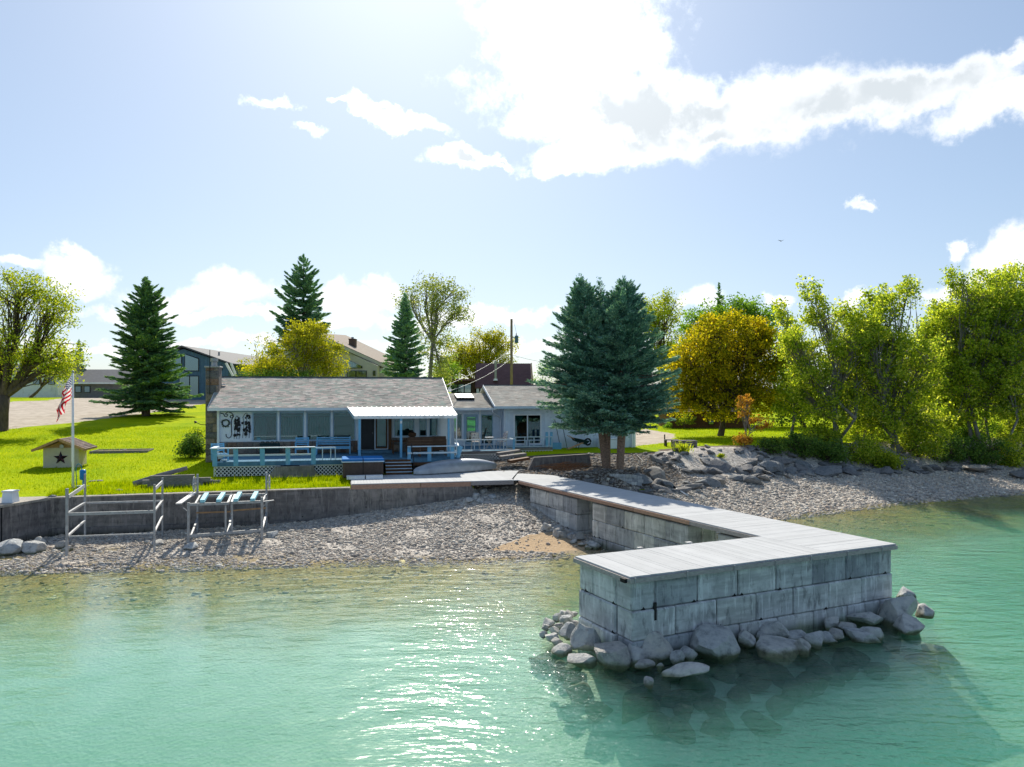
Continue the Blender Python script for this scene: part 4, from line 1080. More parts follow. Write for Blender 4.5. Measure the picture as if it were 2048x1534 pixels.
def build_lawn_things():
    # blue cylinder on a hose stand beside the flagpole
    u, v, z = tz_px(163, 974); p = FH.W(u, v, z)
    root = thing('pump_stand', 'blue cylinder and looped hose on a thin stand by the flagpole', 'pump', FW, p.x, p.y, z)
    MB().tube([(p.x+.06,p.y,z+.32),(p.x+.06,p.y,z+.36),(p.x+.06,p.y,z+.74),(p.x+.06,p.y,z+.78)], [.10,.13,.13,.09], 14).build('cylinder', M['blue_plastic'], root, True)
    pts = [(p.x-.22,p.y,z)]+[(p.x-.12+.13*math.cos(a),p.y,z+.82+.22*math.sin(a)) for a in [math.pi-i*math.pi/8 for i in range(9)]]+[(p.x+.03,p.y,z+.76)]
    MB().tube(pts, .018, 8).build('hose', M['teal'], root, True)
    MB().tube([(p.x+.06,p.y+.02,z-.05),(p.x+.06,p.y+.02,z+.4)], .03, 8).build('stand', M['blue_plastic'], root)
    MB().bev(p.x-.25,p.x+.28,p.y-.15,p.y+.18,z-.02,z+.06,.02).build('base', M['trim_blue'], root)
    # white bin on the slab
    u, v = -13.4, 33.9; p = FH.W(u, v, 1.70)
    root = thing('bin', 'squat white lidded bin standing on the wall slab at the left edge', 'bin', FW, *ground_xy(21, 1004, 1.70), 1.70)
    o = ORG[root.name]; w = 11/(F/o[1])
    MB().add([(o[0]-w*1.02,o[1]-w,1.70),(o[0]+w*1.02,o[1]-w,1.70),(o[0]+w*1.02,o[1]+w,1.70),(o[0]-w*1.02,o[1]+w,1.70),(o[0]-w*.86,o[1]-w*.86,2.10),(o[0]+w*.86,o[1]-w*.86,2.10),(o[0]+w*.86,o[1]+w*.86,2.10),(o[0]-w*.86,o[1]+w*.86,2.10)],
             [(0,3,2,1),(4,5,6,7),(0,1,5,4),(1,2,6,5),(2,3,7,6),(3,0,4,7)]).build('body', M['siding_white'], root)
    MB().bev(o[0]-w*1.05,o[0]+w*1.05,o[1]-w*1.05,o[1]+w*1.05,2.105,2.17,.02).build('lid', M['paint_white'], root)
    # weathered beams stacked at the wall's top
    beams = [((268,940),(372,905),.28,'long old timber log lying slantwise on the lumber pile'),((300,948),(388,944),.22,'upper grey beam of the weathered lumber pile'),((285,958),(390,955),.22,'middle grey beam of the weathered lumber pile'),
             ((295,968),(388,966),.2,'lowest grey beam at the front of the lumber pile'),((340,938),(420,934),.2,'grey beam at the back right of the lumber pile'),((350,922),(425,922),.18,'dark beam behind the lumber pile beside the lattice'),
             ((372,928),(432,946),.12,'thin plank sloping down at the right of the lumber pile'),((375,960),(440,955),.16,'short dark board right of the lumber pile')]
    for i, (a, b, w, lab) in enumerate(beams):
        w = .19 if i not in (0, 6) else w*.8
        vv = [37.32,37.0,37.02,37.0,37.3,37.9,37.75,37.6][i]; lay = [0,2,1,0,1,0,0,0][i]
        ua, ub = uz(*a, vv)[0], uz(*b, vv)[0]; g = max(tz(ua, vv), tz(ub, vv))-.03
        za = zb = g+.19*lay+w/2
        if i == 0: za, zb = g+.16, g+.82          # the log leans up over the stack
        if i == 4: tag(MB().beam((ua+.2,vv,g+.09),(ub-.3,vv,g+.09), .2, .185).build_at('timber', M['grey_wood'], FH, ua, vv, g), 'lowest beam at the back of the weathered lumber pile', 'timber', 'weathered lumber pile')
        o = MB().beam((ua,vv,za),(ub,vv+.15,zb), w*1.1, w) if i else MB().tube([(ua,vv,za),((ua+ub)/2,vv,(za+zb)/2+.03),(ub,vv+.3,zb)], [w*.62,w*.55,w*.4], 10)
        c = ((ua+ub)/2, vv, (za+zb)/2)
        tag(o.build_at('timber', M['grey_wood'], FH, *c), lab, 'timber', 'weathered lumber pile')
    # grey stones on the grass
    for i, (px, py, w) in enumerate([(185,964,18),(200,963,12),(104,995,18),(240,982,14)]):
        u, v, z = tz_px(px, py); p = FH.W(u, v, z); r = w/(F/p.y)/2
        boulder(p.x, p.y, z+r*.2, r, 300+i, ['long grey stone on the grass right of the blue cylinder','short grey stone touching the long stone on the grass','dark stone in the weeds at the left wall corner','small stone in the weeds behind the empty boat lift'][i], slab=True, hs=.9)
    # low wooden frame lying on the lawn
    u, v, z = tz_px(245, 903)
    root = thing('garden_bed', 'low weathered timber bed frame sunk in the lawn right of the well house', 'garden bed', FH, u, v, z)
    for s in (0, 1.6): MB().box(u-1.6, u+1.6, v-.8+s-.06, v-.8+s+.06, z-.05, z+.10).build('side_board', M['grey_wood'], root)
    for s in (-1.6, 0, 1.54): MB().box(u+s, u+s+.08, v-.72, v+.72, z-.05, z+.09).build('end_board', M['grey_wood'], root)
    MB().box(u-1.5,u+1.5,v-.7,v+.7,z-.05,z+.05).build('soil', M['earth'], root)
M['blue_plastic'] = plain('blue_plastic', (.02,.20,.55), .4, .1, 5)
M['teal'] = plain('teal_hose', (.02,.22,.30), .5, .1)
M['earth'] = plain('earth', (.12,.09,.075), .95, .4, 14, bump=.5)
build_lawn_things()
# ---------------------------------------------------------------- the lake house
VM, VR, VC = 44.46, 47.9, 48.6          # front walls: main part, right part, low link between them
DKZ = 2.66                              # deck floor
def window(root, u0, u1, z0, z1, v, nm='window', fw=.07, frame='trim_blue', back='dark', curtain=None, slider=False, depth=.10, glass='glass'):
    """recessed window: frame bars, pane, something dim behind it"""
    f = MB().box(u0,u0+fw,v-.05,v+.06,z0,z1).box(u1-fw,u1,v-.05,v+.06,z0,z1).box(u0+fw,u1-fw,v-.05,v+.06,z1-fw,z1).box(u0+fw,u1-fw,v-.06,v+.06,z0,z0+fw)
    w = f.build(nm, M[frame], root)
    MB().box(u0+fw,u1-fw,v+.0,v+.012,z0+fw,z1-fw).build('pane', M[glass], w)
    if slider:
        um = (u0+u1)/2; MB().box(um-.04,um+.04,v-.03,v+.05,z0+fw,z1-fw).build('mullion', M[frame], w)
    if curtain:
        c0, c1, cz0, cz1 = curtain
        b = MB(); n = 18
        for i in range(n):
            a0, a1 = c0+(c1-c0)*i/n, c0+(c1-c0)*(i+1)/n; d0, d1 = (.22,.28) if i % 2 else (.28,.22)
            b.quad((a0,v+d0,cz0),(a1,v+d1,cz0),(a1,v+d1,cz1),(a0,v+d0,cz1))
        b.build('curtain', M['curtain'], w)
    return w
def wall_with_holes(root, name, u0, u1, z0, z1, v0, v1, holes, mat):
    """solid wall cut into boxes around rectangular holes (holes sorted, not overlapping in u)"""
    b = MB(); x = u0
    for a0, a1, h0, h1 in sorted(holes):
        if a0-x > .001: b.box(x,a0,v0,v1,z0,z1)
        if h0-z0 > .001: b.box(a0,a1,v0,v1,z0,h0)
        if z1-h1 > .001: b.box(a0,a1,v0,v1,h1,z1)
        x = a1
    if u1-x > .001: b.box(x,u1,v0,v1,z0,z1)
    return b.build(name, mat, root)

def stones_on(root, u0, u1, z0, z1, v, seed, size=.34, nm='stone'):
    """fieldstone facing: irregular rounded stones set in recessed mortar"""
    rr = random.Random(seed); z = z0; n = 0
    while z < z1-.06:
        h = min(rr.uniform(.75,1.25)*size, z1-z)
        if z1-z-h < .12: h = z1-z
        u = u0
        while u < u1-.05:
            w = min(rr.uniform(.7,1.7)*size, u1-u)
            if u1-u-w < .14: w = u1-u
            c = [(u+.012, z+.012),(u+w*rr.uniform(.35,.65), z+.008),(u+w-.012, z+.012+rr.uniform(0,.05)),(u+w-.01, z+h*.6),(u+w-.014-rr.uniform(0,.05), z+h-.012),(u+w*rr.uniform(.3,.6), z+h-.008),(u+.012+rr.uniform(0,.05), z+h-.014),(u+.01, z+h*.45)]
            cx, cz = u+w/2, z+h/2; d = rr.uniform(.03,.07)
            vs = [(a, v, b) for a, b in c]+[(cx+(a-cx)*.82, v-d*.8, cz+(b-cz)*.82) for a, b in c]+[(cx, v-d, cz)]
            fs = [(i,(i+1)%8,8+(i+1)%8,8+i) for i in range(8)]+[(8+i,8+(i+1)%8,16) for i in range(8)]
            MB().add(vs, fs).build(nm, M['fieldstone'], root, False); u += w; n += 1
        z += h
    return n
M['fieldstone'] = rock_mat('fieldstone', [(0,(.15,.09,.065)),(.2,(.24,.15,.10)),(.4,(.13,.135,.14)),(.6,(.26,.21,.16)),(.8,(.19,.17,.16)),(1,(.33,.25,.19))])
M['mortar'] = plain('mortar', (.16,.15,.14), .95, .2, 12, bump=.3)

def build_house():
    root = thing('lake_house', 'low pale blue lakeside house with grey shingle roofs, stone chimney and long deck', 'house', FH, 1.0, VM, DKZ-.6)
    R = lambda px0, py0, px1, py1, v: (*[uz(px0,py0,v)[0], uz(px1,py0,v)[0]], uz((px0+px1)/2,py1,v)[1], uz((px0+px1)/2,py0,v)[1])
    uL, uRm = -6.75, 6.2
    zE = 5.16                                           # underside of the main eave
    # --- main front wall
    wins = []
    for px0, px1, py1 in ((505,555,882),(559,608,881),(613,662,881),(666,711,881)):
        a0, a1, z0, z1 = R(px0,824,px1,py1,VM); wins.append((a0,a1,z0,z1))
    da0, da1, dz0, dz1 = R(722,833,749,893,VM); dz0 = DKZ+.14
    wins.append((da0,da1,dz0,dz1))
    ga0, ga1, _, _ = R(751,833,775,888,VM); wins.append((ga0,ga1,dz0+.05,dz1))
    for px0, px1 in ((788,829),(838,854),(858,877)):
        a0, a1, z0, z1 = R(px0,833,px1,873,VM); wins.append((a0,a1,z0,z1))
    wall_with_holes(root, 'front_wall', uL, uRm, DKZ-.8, zE+.05, VM, VM+.16, wins, M['siding'])
    MB().box(uL,uL+.16,VM+.165,VM+8.4,DKZ-.8,zE+.05).box(uRm-.16,uRm,VM+.165,VM+8.4,DKZ-.8,zE+.05).box(uL,uRm,VM+8.405,VM+8.6,DKZ-.8,zE+.05).build('side_walls', M['siding'], root)
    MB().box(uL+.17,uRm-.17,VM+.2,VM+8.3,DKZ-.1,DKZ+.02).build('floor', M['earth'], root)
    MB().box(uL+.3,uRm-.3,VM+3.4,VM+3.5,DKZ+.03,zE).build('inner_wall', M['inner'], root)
    zs = wins[0][2]
    for i, (a0,a1,z0,z1) in enumerate(wins):
        if i == 4:
            d = MB().box(a0+.01,a1-.01,VM+.03,VM+.09,z0,z1-.02).build('door', M['dark_door'], root)
            for k in (0,1):
                zz = z0+.15+k*(z1-z0-.2)/2; MB().box(a0+.12,a1-.12,VM+.012,VM+.032,zz,zz+(z1-z0)/2-.25).build('door_panel', M['dark_door'], d)
            MB().tube([(a1-.1,VM-.05,z0+.95),(a1-.1,VM+.03,z0+.95)], .025, 8).build('handle', M['galv'], d)
        elif i == 5:
            window(root, a0, a1, z0, z1, VM+.05, 'glass_door', .09, 'brown_wood')
        else:
            w = window(root, a0, a1, z0, z1, VM+.05, 'window', .06, 'trim_blue', curtain=(a0+.1, a0+(a1-a0)*(.95 if i in (1,2) else .75 if i > 5 else .55), z0+.05, z1-.3) if i != 3 else None)
            if i < 4:
                MB().box(a0+.1,a1-.1,VM+.12,VM+.16,z1-.24,z1-.16).build('blind', M['paint_white'], w)
    # mullion posts between the big windows, corner post
    for px in (557,610.3,663.6): 
        u, _ = uz(px, 850, VM-.06); MB().box(u-.05,u+.05,VM-.10,VM-.004,zs-.02,zE+.0).build('window_post', M['paint_white'], root)
    u, _ = uz(436.5, 850, VM-.1); MB().box(u-.06,u+.06,VM-.16,VM-.04,DKZ,zE).build('corner_post', M['paint_white'], root)
    MB().box(uL-.02,wins[3][1]+.05,VM-.05,VM-.003,wins[0][3]+.02,wins[0][3]+.12).build('head_trim', M['trim_blue'], root)
    # white panel left of the windows
    a0, a1, z0, z1 = R(438,824,503,883,VM-.03)
    MB().box(a0,a1,VM-.035,VM-.004,z0,z1).build('wall_panel', M['siding_white'], root)
    a0b, a1b, z0b, z1b = R(881,833,897,890,VM-.03); MB().box(a0b,a1b,VM-.035,VM-.004,z0b,z1b).build('wall_panel', M['siding_white'], root)
    ua, _ = uz(776.5,850,VM); ub, _ = uz(783,850,VM)
    MB().box(ua,ub,VM-.08,VM-.003,DKZ,zE-.1).build('door_trim', M['brown_wood'], root)
    # stone base
    base = MB().box(uL-.05,wins[3][1]+.1,VM-.07,VM-.002,DKZ-.1,zs-.04).build('stone_base', M['mortar'], root)
    stones_on(base, uL-.05, wins[3][1]+.1, DKZ, zs-.04, VM-.07, 5, .36)
    base2 = MB().box(ub+.02,uz(878,870,VM)[0],VM-.07,VM-.002,DKZ-.1,uz(800,874,VM)[1]-.03).build('stone_base', M['mortar'], root)
    stones_on(base2, ub+.02, uz(878,870,VM)[0], DKZ, uz(800,874,VM)[1]-.03, VM-.07, 6, .36)
    # door step
    MB().bev(da0-.2,ga1+.3,VM-.9,VM-.09,DKZ+.003,DKZ+.14,.01).build('door_step', M['deck'], root)
    # --- main roof
    ve, vr = VM-.55, VM+4.3
    rl, rr_ = -7.2, 6.22
    zeL = uz(418,816,ve)[1]; zR = uz(660,755,vr)[1]
    def slab(u0, u1, va, za, vb, zb, th, mat, nm): 
        return MB().add([(u0,va,za),(u1,va,za),(u1,vb,zb),(u0,vb,zb),(u0,va,za-th),(u1,va,za-th),(u1,vb,zb-th),(u0,vb,zb-th)], [(0,1,2,3),(7,6,5,4),(0,4,5,1),(1,5,6,2),(2,6,7,3),(3,7,4,0)]).build(nm, mat, root)
    rf = slab(rl, rr_, ve, zeL, vr, zR, .12, M['soffit'], 'roof')
    rb = slab(rl, rr_, 2*vr-ve, zeL, vr-.001, zR, .12, M['shingle'], 'rear_roof')
    shingle_roof(root, 'shingles', (rl,ve-.03,zeL+.004-.012),(rr_,ve-.03,zeL+.004-.012),(rr_,vr,zR+.004),(rl,vr,zR+.004), M['shingle'], .135, .3, 21)
    MB().beam((rl,vr,zR+.03),(rr_,vr,zR+.03), .26, .035).build('ridge_cap', M['ridge'], root)
    MB().box(rl+.02,rr_-.4,ve-.12,ve-.034,zeL-.16,zeL-.01).build('gutter', M['paint_white'], root)
    for u in (rl-.02, rr_+.0):
        MB().add([(u,ve-.02,zeL-.14),(u+.03,ve-.02,zeL-.14),(u+.03,vr,zR-.14),(u,vr,zR-.14),(u,ve-.02,zeL+.02),(u+.03,ve-.02,zeL+.02),(u+.03,vr,zR+.02),(u,vr,zR+.02)],[(0,3,2,1),(4,5,6,7),(0,1,5,4),(1,2,6,5),(2,3,7,6),(3,0,4,7)]).build('barge_board', M['paint_white'], root)
    for u in (uL+.005, uRm-.165): MB().prism([(VM+.01,zE),(2*vr-VM-.01,zE),(vr,zR-.2)], 0, u, u+.15).build('gable', M['siding'], root)
    # --- chimney at the left gable
    c0, _ = uz(411,800,46.2); c1, _ = uz(438,800,46.2)
    zc = uz(425,735,46.2)[1]; ch = MB().box(c0,c1,46.2,47.2,DKZ-.9,zc).build('chimney', M['mortar'], root)
    stones_on(ch, c0, c1, DKZ-.3, zc, 46.2, 9, .5, 'chimney_stone')
    # lower, broader stone stack in front of it against the gable
    d0, _ = uz(411,880,45.2); d1 = uL-.02
    zc2 = uz(420,825,45.2)[1]; ch2 = MB().box(d0,d1,45.2,46.195,DKZ-.9,zc2).build('chimney_base', M['mortar'], root)
    stones_on(ch2, d0, d1, DKZ-.5, zc2, 45.2, 12, .45, 'chimney_stone')
    cc = (c0+c1)/2
    MB().bev(c0-.06,c1+.06,46.12,47.28,zc+.003,zc+.09,.02).build('chimney_cap', M['concrete_pale'], root)
    MB().tube([(cc+.05,46.6,zc+.09),(cc+.05,46.6,zc+.33)], .16, 14).build('flue', M['galv'], root)
    MB().tube([(cc+.05,46.6,zc+.36),(cc+.05,46.6,zc+.55)], .21, 14).tube([(cc+.05,46.6,zc+.33),(cc+.05,46.6,zc+.37)], .12, 10).build('flue_cap', M['galv'], root)
    MB().tube([(c0+.25,46.1,zc-1.6),(c0+.25,46.1,zc+1.0)], .02, 6).build('antenna_mast', M['black_iron'], root)
    for k in range(4): MB().box(c1+.0,c1+.22,46.3+k*.28-.0,46.42+k*.28,zR-1.35+k*.28,zR-1.28+k*.28).build('flashing', M['paint_white'], root)
    # --- low link roof and wall
    l0, l1 = uRm+.0, uz(1003,850,VC)[0]
    lz1 = uz(945,817,VC-.5)[1]
    lw = [R(907,826,925,879,VC), R(928,829,956,892,VC), R(962,829,986,892,VC)]
    lw = [(a,b,max(c,DKZ+.08),d) for a,b,c,d in lw]
    wall_with_holes(root, 'link_wall', l0, l1+.3, DKZ-.8, lz1+.05, VC, VC+.15, lw, M['siding'])
    for i, (a0,a1,z0,z1) in enumerate(lw):
        if i == 0: window(root, a0, a1, z0, z1, VC+.04, 'window', .06, 'paint_white', glass='glass')
        elif i == 1: window(root, a0, a1, z0, z1, VC+.04, 'glass_door', .16, 'trim_blue')
        else: window(root, a0, a1, z0, z1, VC+.04, 'window', .06, 'trim_blue')
    pu, _ = uz(960,850,VC-.1); MB().box(pu-.06,pu+.06,VC-.12,VC-.003,DKZ,lz1).build('window_post', M['paint_white'], root)
    # back wall of the link has windows: the bright lawn shows through
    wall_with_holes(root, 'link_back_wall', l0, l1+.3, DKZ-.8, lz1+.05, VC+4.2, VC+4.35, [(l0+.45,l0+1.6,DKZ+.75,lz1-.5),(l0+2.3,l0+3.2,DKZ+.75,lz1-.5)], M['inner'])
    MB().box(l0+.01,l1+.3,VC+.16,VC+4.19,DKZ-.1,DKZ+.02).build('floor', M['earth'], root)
    va = VC-.6; lze = uz(945,815.5,va)[1]; vrk = VC+3.4; lzr = uz(940,787,vrk)[1]
    ru0, ru1 = uRm+.06, uz(992,800,va)[0]
    slab(ru0, ru1+.1, va, lze, vrk, lzr, .1, M['soffit'], 'link_roof')
    slab(ru0, ru1+.1, VC+6, lze, vrk-.001, lzr, .1, M['shingle'], 'link_rear_roof')
    shingle_roof(root, 'shingles', (ru0,va-.03,lze-.008),(ru1,va-.03,lze-.008),(ru1,vrk,lzr+.004),(ru0,vrk,lzr+.004), M['shingle_tan'], .135, .3, 22)
    MB().box(uz(903,817,va)[0],ru1+.02,va-.12,va-.034,lze-.15,lze-.01).build('gutter', M['paint_white'], root)
    dsu, _ = uz(985,820,va-.1); dsb, _ = uz(1000.5,840,VC-.1)
    MB().tube([(dsu,va-.07,lze-.14),(dsu,va-.07,lze-.30),(dsb-.05,VC-.15,lze-.62),(dsb,VC-.12,lze-.75),(dsb,VC-.12,DKZ+.1)], .05, 8).build('downspout', M['paint_white'], root)
    # skylight
    sa, sb = uz(911,792,VC+1.9)[0], uz(946,792,VC+1.9)[0]
    sl = (lzr-lze)/(vrk-va)
    zz = lambda v: lze+sl*(v-va)
    sk = MB().add([(sa,VC+1.3,zz(VC+1.3)),(sb,VC+1.3,zz(VC+1.3)),(sb,VC+2.5,zz(VC+2.5)),(sa,VC+2.5,zz(VC+2.5)),(sa,VC+1.3,zz(VC+1.3)+.2),(sb,VC+1.3,zz(VC+1.3)+.2),(sb,VC+2.5,zz(VC+2.5)+.2),(sa,VC+2.5,zz(VC+2.5)+.2)],
                  [(0,3,2,1),(4,5,6,7),(0,1,5,4),(1,2,6,5),(2,3,7,6),(3,0,4,7)]).build('skylight', M['black_iron'], root)
    MB().add([(sa+.04,VC+1.34,zz(VC+1.34)+.205),(sb-.04,VC+1.34,zz(VC+1.34)+.205),(sb-.04,VC+2.46,zz(VC+2.46)+.205),(sa+.04,VC+2.46,zz(VC+2.46)+.205)],[(0,1,2,3)]).build('pane', M['metal_white'], sk)
    # --- right part
    r0, r1 = uz(1008,850,VR)[0], uz(1270,860,VR)[0]
    reV = VR-.55; rze = uz(1040,812.5,reV)[1]; rrV = VR+3.6; rzr = uz(1030,770.5,rrV)[1]
    sl0, sl1 = R(1027,828,1083,890,VR)[0:2]; szt = R(1027,828,1083,890,VR)[3]
    wall_with_holes(root, 'right_wall', r0, r1, 1.9, rze-.02, VR, VR+.15, [(sl0,sl1,DKZ+.06,szt)], M['siding'])
    n = int((r1-r0)/.205); bw = (r1-r0)/n
    for i in range(n):          # vertical siding boards
        a, b = r0+i*bw, r0+(i+1)*bw-.012
        if b <= sl0-.02 or a >= sl1+.02: MB().box(a,b,VR-.025,VR-.003,2.2,rze-.03).build('siding_board', M['siding'], root)
        else:
            MB().box(a,b,VR-.025,VR-.003,szt+.07,rze-.03).build('siding_board', M['siding'], root)
            if DKZ+.05-2.2 > .05: MB().box(a,b,VR-.025,VR-.003,2.2,DKZ+.04).build('siding_board', M['siding'], root)
    MB().box(r0,r0+.15,VR+.151,VR+7.0,2.0,rze).box(r1-.15,r1,VR+.151,VR+7.0,2.0,rze).box(r0,r1,VR+7.001,VR+7.2,2.0,rze).build('side_walls', M['siding'], root)
    for a in (r0-.03, r1-.09): MB().box(a,a+.12,VR-.045,VR-.026,2.2,rze-.03).build('corner_board', M['siding_white'], root)
    for u in (r0+.005, r1-.155): MB().prism([(VR+.01,rze-.03),(VR+7.19,rze-.03),(rrV,rzr-.16)], 0, u, u+.14).build('gable', M['siding'], root)
    w = window(root, sl0, sl1, DKZ+.06, szt, VR+.03, 'sliding_door', .09, 'paint_white', slider=True)
    um = (sl0+sl1)/2
    b = MB()   # tied-back curtain behind the left leaf
    b.add([(sl0+.1,VR+.2,szt-.1),(sl0+.75,VR+.2,szt-.1),(sl0+.2,VR+.22,szt-.95),(sl0+.1,VR+.22,szt-1.0)],[(0,1,2,3)]); b.add([(sl1-.1,VR+.2,szt-.1),(sl1-.6,VR+.2,szt-.1),(sl1-.2,VR+.22,szt-.9),(sl1-.1,VR+.22,szt-.95)],[(0,3,2,1)])
    b.build('curtain', M['siding_white'], w)
    MB().box(um+.05,sl1-.09,VR+.0,VR+.008,DKZ+.15,szt-.09).build('screen', M['glass_blue'], w)
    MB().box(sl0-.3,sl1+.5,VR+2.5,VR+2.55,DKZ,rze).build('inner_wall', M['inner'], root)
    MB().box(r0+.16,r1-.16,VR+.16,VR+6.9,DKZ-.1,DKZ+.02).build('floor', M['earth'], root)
    rr0 = uz(990,811,reV)[0]
    slab(rr0, r1+.35, reV, rze, rrV, rzr, .12, M['soffit'], 'right_roof'); slab(rr0, r1+.35, 2*rrV-reV, rze, rrV-.001, rzr, .12, M['shingle'], 'right_rear_roof')
    shingle_roof(root, 'shingles', (rr0,reV-.03,rze-.008),(r1+.35,reV-.03,rze-.008),(r1+.35,rrV,rzr+.004),(rr0,rrV,rzr+.004), M['shingle_tan'], .135, .3, 23)
    MB().beam((rr0,rrV,rzr+.03),(r1+.35,rrV,rzr+.03), .24, .03).build('ridge_cap', M['ridge'], root)
    MB().box(rr0,r1+.35,reV-.07,reV-.033,rze-.15,rze-.0).build('fascia', M['rail_white'], root)
    MB().add([(rr0-.03,reV-.05,rze-.16),(rr0,reV-.05,rze-.16),(rr0,rrV,rzr-.16),(rr0-.03,rrV,rzr-.16),(rr0-.03,reV-.05,rze+.02),(rr0,reV-.05,rze+.02),(rr0,rrV,rzr+.02),(rr0-.03,rrV,rzr+.02)],[(0,3,2,1),(4,5,6,7),(0,1,5,4),(1,2,6,5),(2,3,7,6),(3,0,4,7)]).build('barge_board', M['siding'], root)
    d, _ = uz(1264,860,VR-.08); MB().tube([(d,VR-.09,rze-.2),(d,VR-.09,2.4)], .045, 8).build('downspout', M['paint_white'], root)
    # --- metal awning over the deck
    af, ab = 40.2, VM-.45
    fu0, fz0 = uz(708,832,af); fu1, fz1 = uz(914,830,af); bu0, bz0 = uz(695,815,ab); bu1 = uz(902,815,ab)[0]
    fz = (fz0+fz1)/2
    aw = MB().add([(fu0,af,fz),(fu1,af,fz),(bu1,ab,bz0+.02),(bu0,ab,bz0+.02),(fu0,af,fz-.02),(fu1,af,fz-.02),(bu1,ab,bz0),(bu0,ab,bz0)],[(0,1,2,3),(7,6,5,4),(0,4,5,1),(1,5,6,2),(2,6,7,3),(3,7,4,0)]).build('awning', M['metal_white'], root)
    nr = 22
    for i in range(nr+1):
        s = i/nr; p = (fu0+(fu1-fu0)*s, af-.01, fz+.018); q = (bu0+(bu1-bu0)*s, ab, bz0+.038)
        MB().beam(p, q, .045, .035).build('roof_rib', M['metal_white'], aw)
    MB().box(fu0,fu1,af-.06,af-.005,fz-.16,fz-.022).build('awning_fascia', M['paint_white'], root)
    MB().beam((fu0+.02,af,fz-.11),(bu0+.02,ab,bz0-.1), .04, .14).build('awning_side', M['trim_blue'], root); MB().beam((fu1-.02,af,fz-.11),(bu1-.02,ab,bz0-.1), .04, .14).build('awning_side', M['trim_blue'], root)
    for px, w_ in ((719,.12),(802,.12),(897,.11)):
        u, _ = uz(px, 870, af+.1); MB().bev(u-w_/2,u+w_/2,af+.03,af+.03+w_,DKZ-.02,fz-.03,.008).build('awning_post', M['paint_blue'], root)
    u, _ = uz(913,850,af+.0); MB().tube([(u,af-.05,fz-.15),(u,af+.02,fz-.35),(u,af+.02,DKZ+.1)], .035, 8).build('awning_downspout', M['paint_white'], root)
    u, _ = uz(802,848,af+.0); MB().box(u-.05,u+.05,af-.02,af+.02,fz-.42,fz-.28).build('porch_lamp', M['paint_white'], root)
    return root
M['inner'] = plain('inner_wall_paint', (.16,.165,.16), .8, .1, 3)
M['dark_door'] = plain('dark_door_paint', (.03,.032,.036), .45, .2, 4)
M['soffit'] = plain('soffit_paint', (.40,.45,.50), .7, .08, 3)
M['ridge'] = plain('ridge_cap', (.10,.11,.12), .8, .25, 9)
house = build_house()

# ---------------------------------------------------------------- wall ornaments
def build_ornaments():
    v = VM-.05
    P = lambda px, py: (lambda q: (q[0], v, q[1]))(uz(px, py, v))
    c = P(451.5, 846); o = MB(); rr = random.Random(2)
    for k in range(46):
        a = k/46*6.283; r = .19+rr.uniform(-.05,.05)
        o.add([(c[0]+r*math.cos(a)+rr.uniform(-.05,.05), v-.02-rr.uniform(0,.05), c[2]+r*math.sin(a)+rr.uniform(-.05,.05)) for _ in range(4)], [(0,1,2,3)])
    o.tube([(c[0]+.18*math.cos(i*.3927), v-.03, c[2]+.18*math.sin(i*.3927)) for i in range(17)], .035, 6, cap=False)
    tag(o.build_at('wreath', M['black_leaf'], FH, *c), 'round dark leafy wreath hung on the white wall panel', 'wreath')
    # scroll hook
    def curve(pts, n=8):
        out = []
        for i in range(len(pts)-1):
            p0 = Vector(pts[max(i-1,0)]); p1 = Vector(pts[i]); p2 = Vector(pts[i+1]); p3 = Vector(pts[min(i+2,len(pts)-1)])
            for k in range(n):
                t = k/n; out.append(.5*((2*p1)+(-p0+p2)*t+(2*p0-5*p1+4*p2-p3)*t*t+(-p0+3*p1-3*p2+p3)*t**3))
        return out+[Vector(pts[-1])]
    pts = [P(*q) for q in ((440,826),(447,828),(450,833),(454,833),(455,829),(451,828),(456,824),(464,827),(467,833),(464,836),(460,834),(462,831),(466,832),(463,842),(463,860),(463,870),(458,876),(453,873),(452,868))]
    tag(MB().tube(curve(pts), .022, 6).build_at('scroll_hook', M['black_iron'], FH, *P(455,850)), 'curling black iron scroll beside the wreath on the white panel', 'wall ornament')
    for (x0, x1, y0, y1, lab) in ((468,480,836,872,'left of two black metal floral wall ornaments'),(485,500,830,870,'right, taller one of two black metal floral wall ornaments')):
        o = MB(); c = P((x0+x1)/2, (y0+y1)/2)
        for x in (x0+1, (x0+x1)/2, x1-1):
            o.tube(curve([P(x-1, y1+6), P(x, y1-4), P(x+1.2, (y0+y1)/2), P(x, y0+2)]), .012, 5)
        for k in range(34):
            px, py = rr.uniform(x0, x1), rr.uniform(y0, y1); q = P(px, py); s = rr.uniform(.05,.10); a = rr.uniform(0, 6.28)
            o.add([(q[0]+s*math.cos(a+j*1.2566)*(1 if j % 2 else .7), v-.03-.01*(j % 2), q[2]+s*math.sin(a+j*1.2566)) for j in range(5)], [(0,1,2,3,4)])
        o.tube(curve([P(x0, y0+6), P((x0+x1)/2, y0-4), P(x1, y0+6)]), .012, 5)
        tag(o.build_at('floral_ornament', M['black_iron'], FH, *c), lab, 'wall ornament', 'floral wall ornaments')
M['black_leaf'] = plain('dark_leaves', (.02,.035,.025), .7, .4, 30)
build_ornaments()
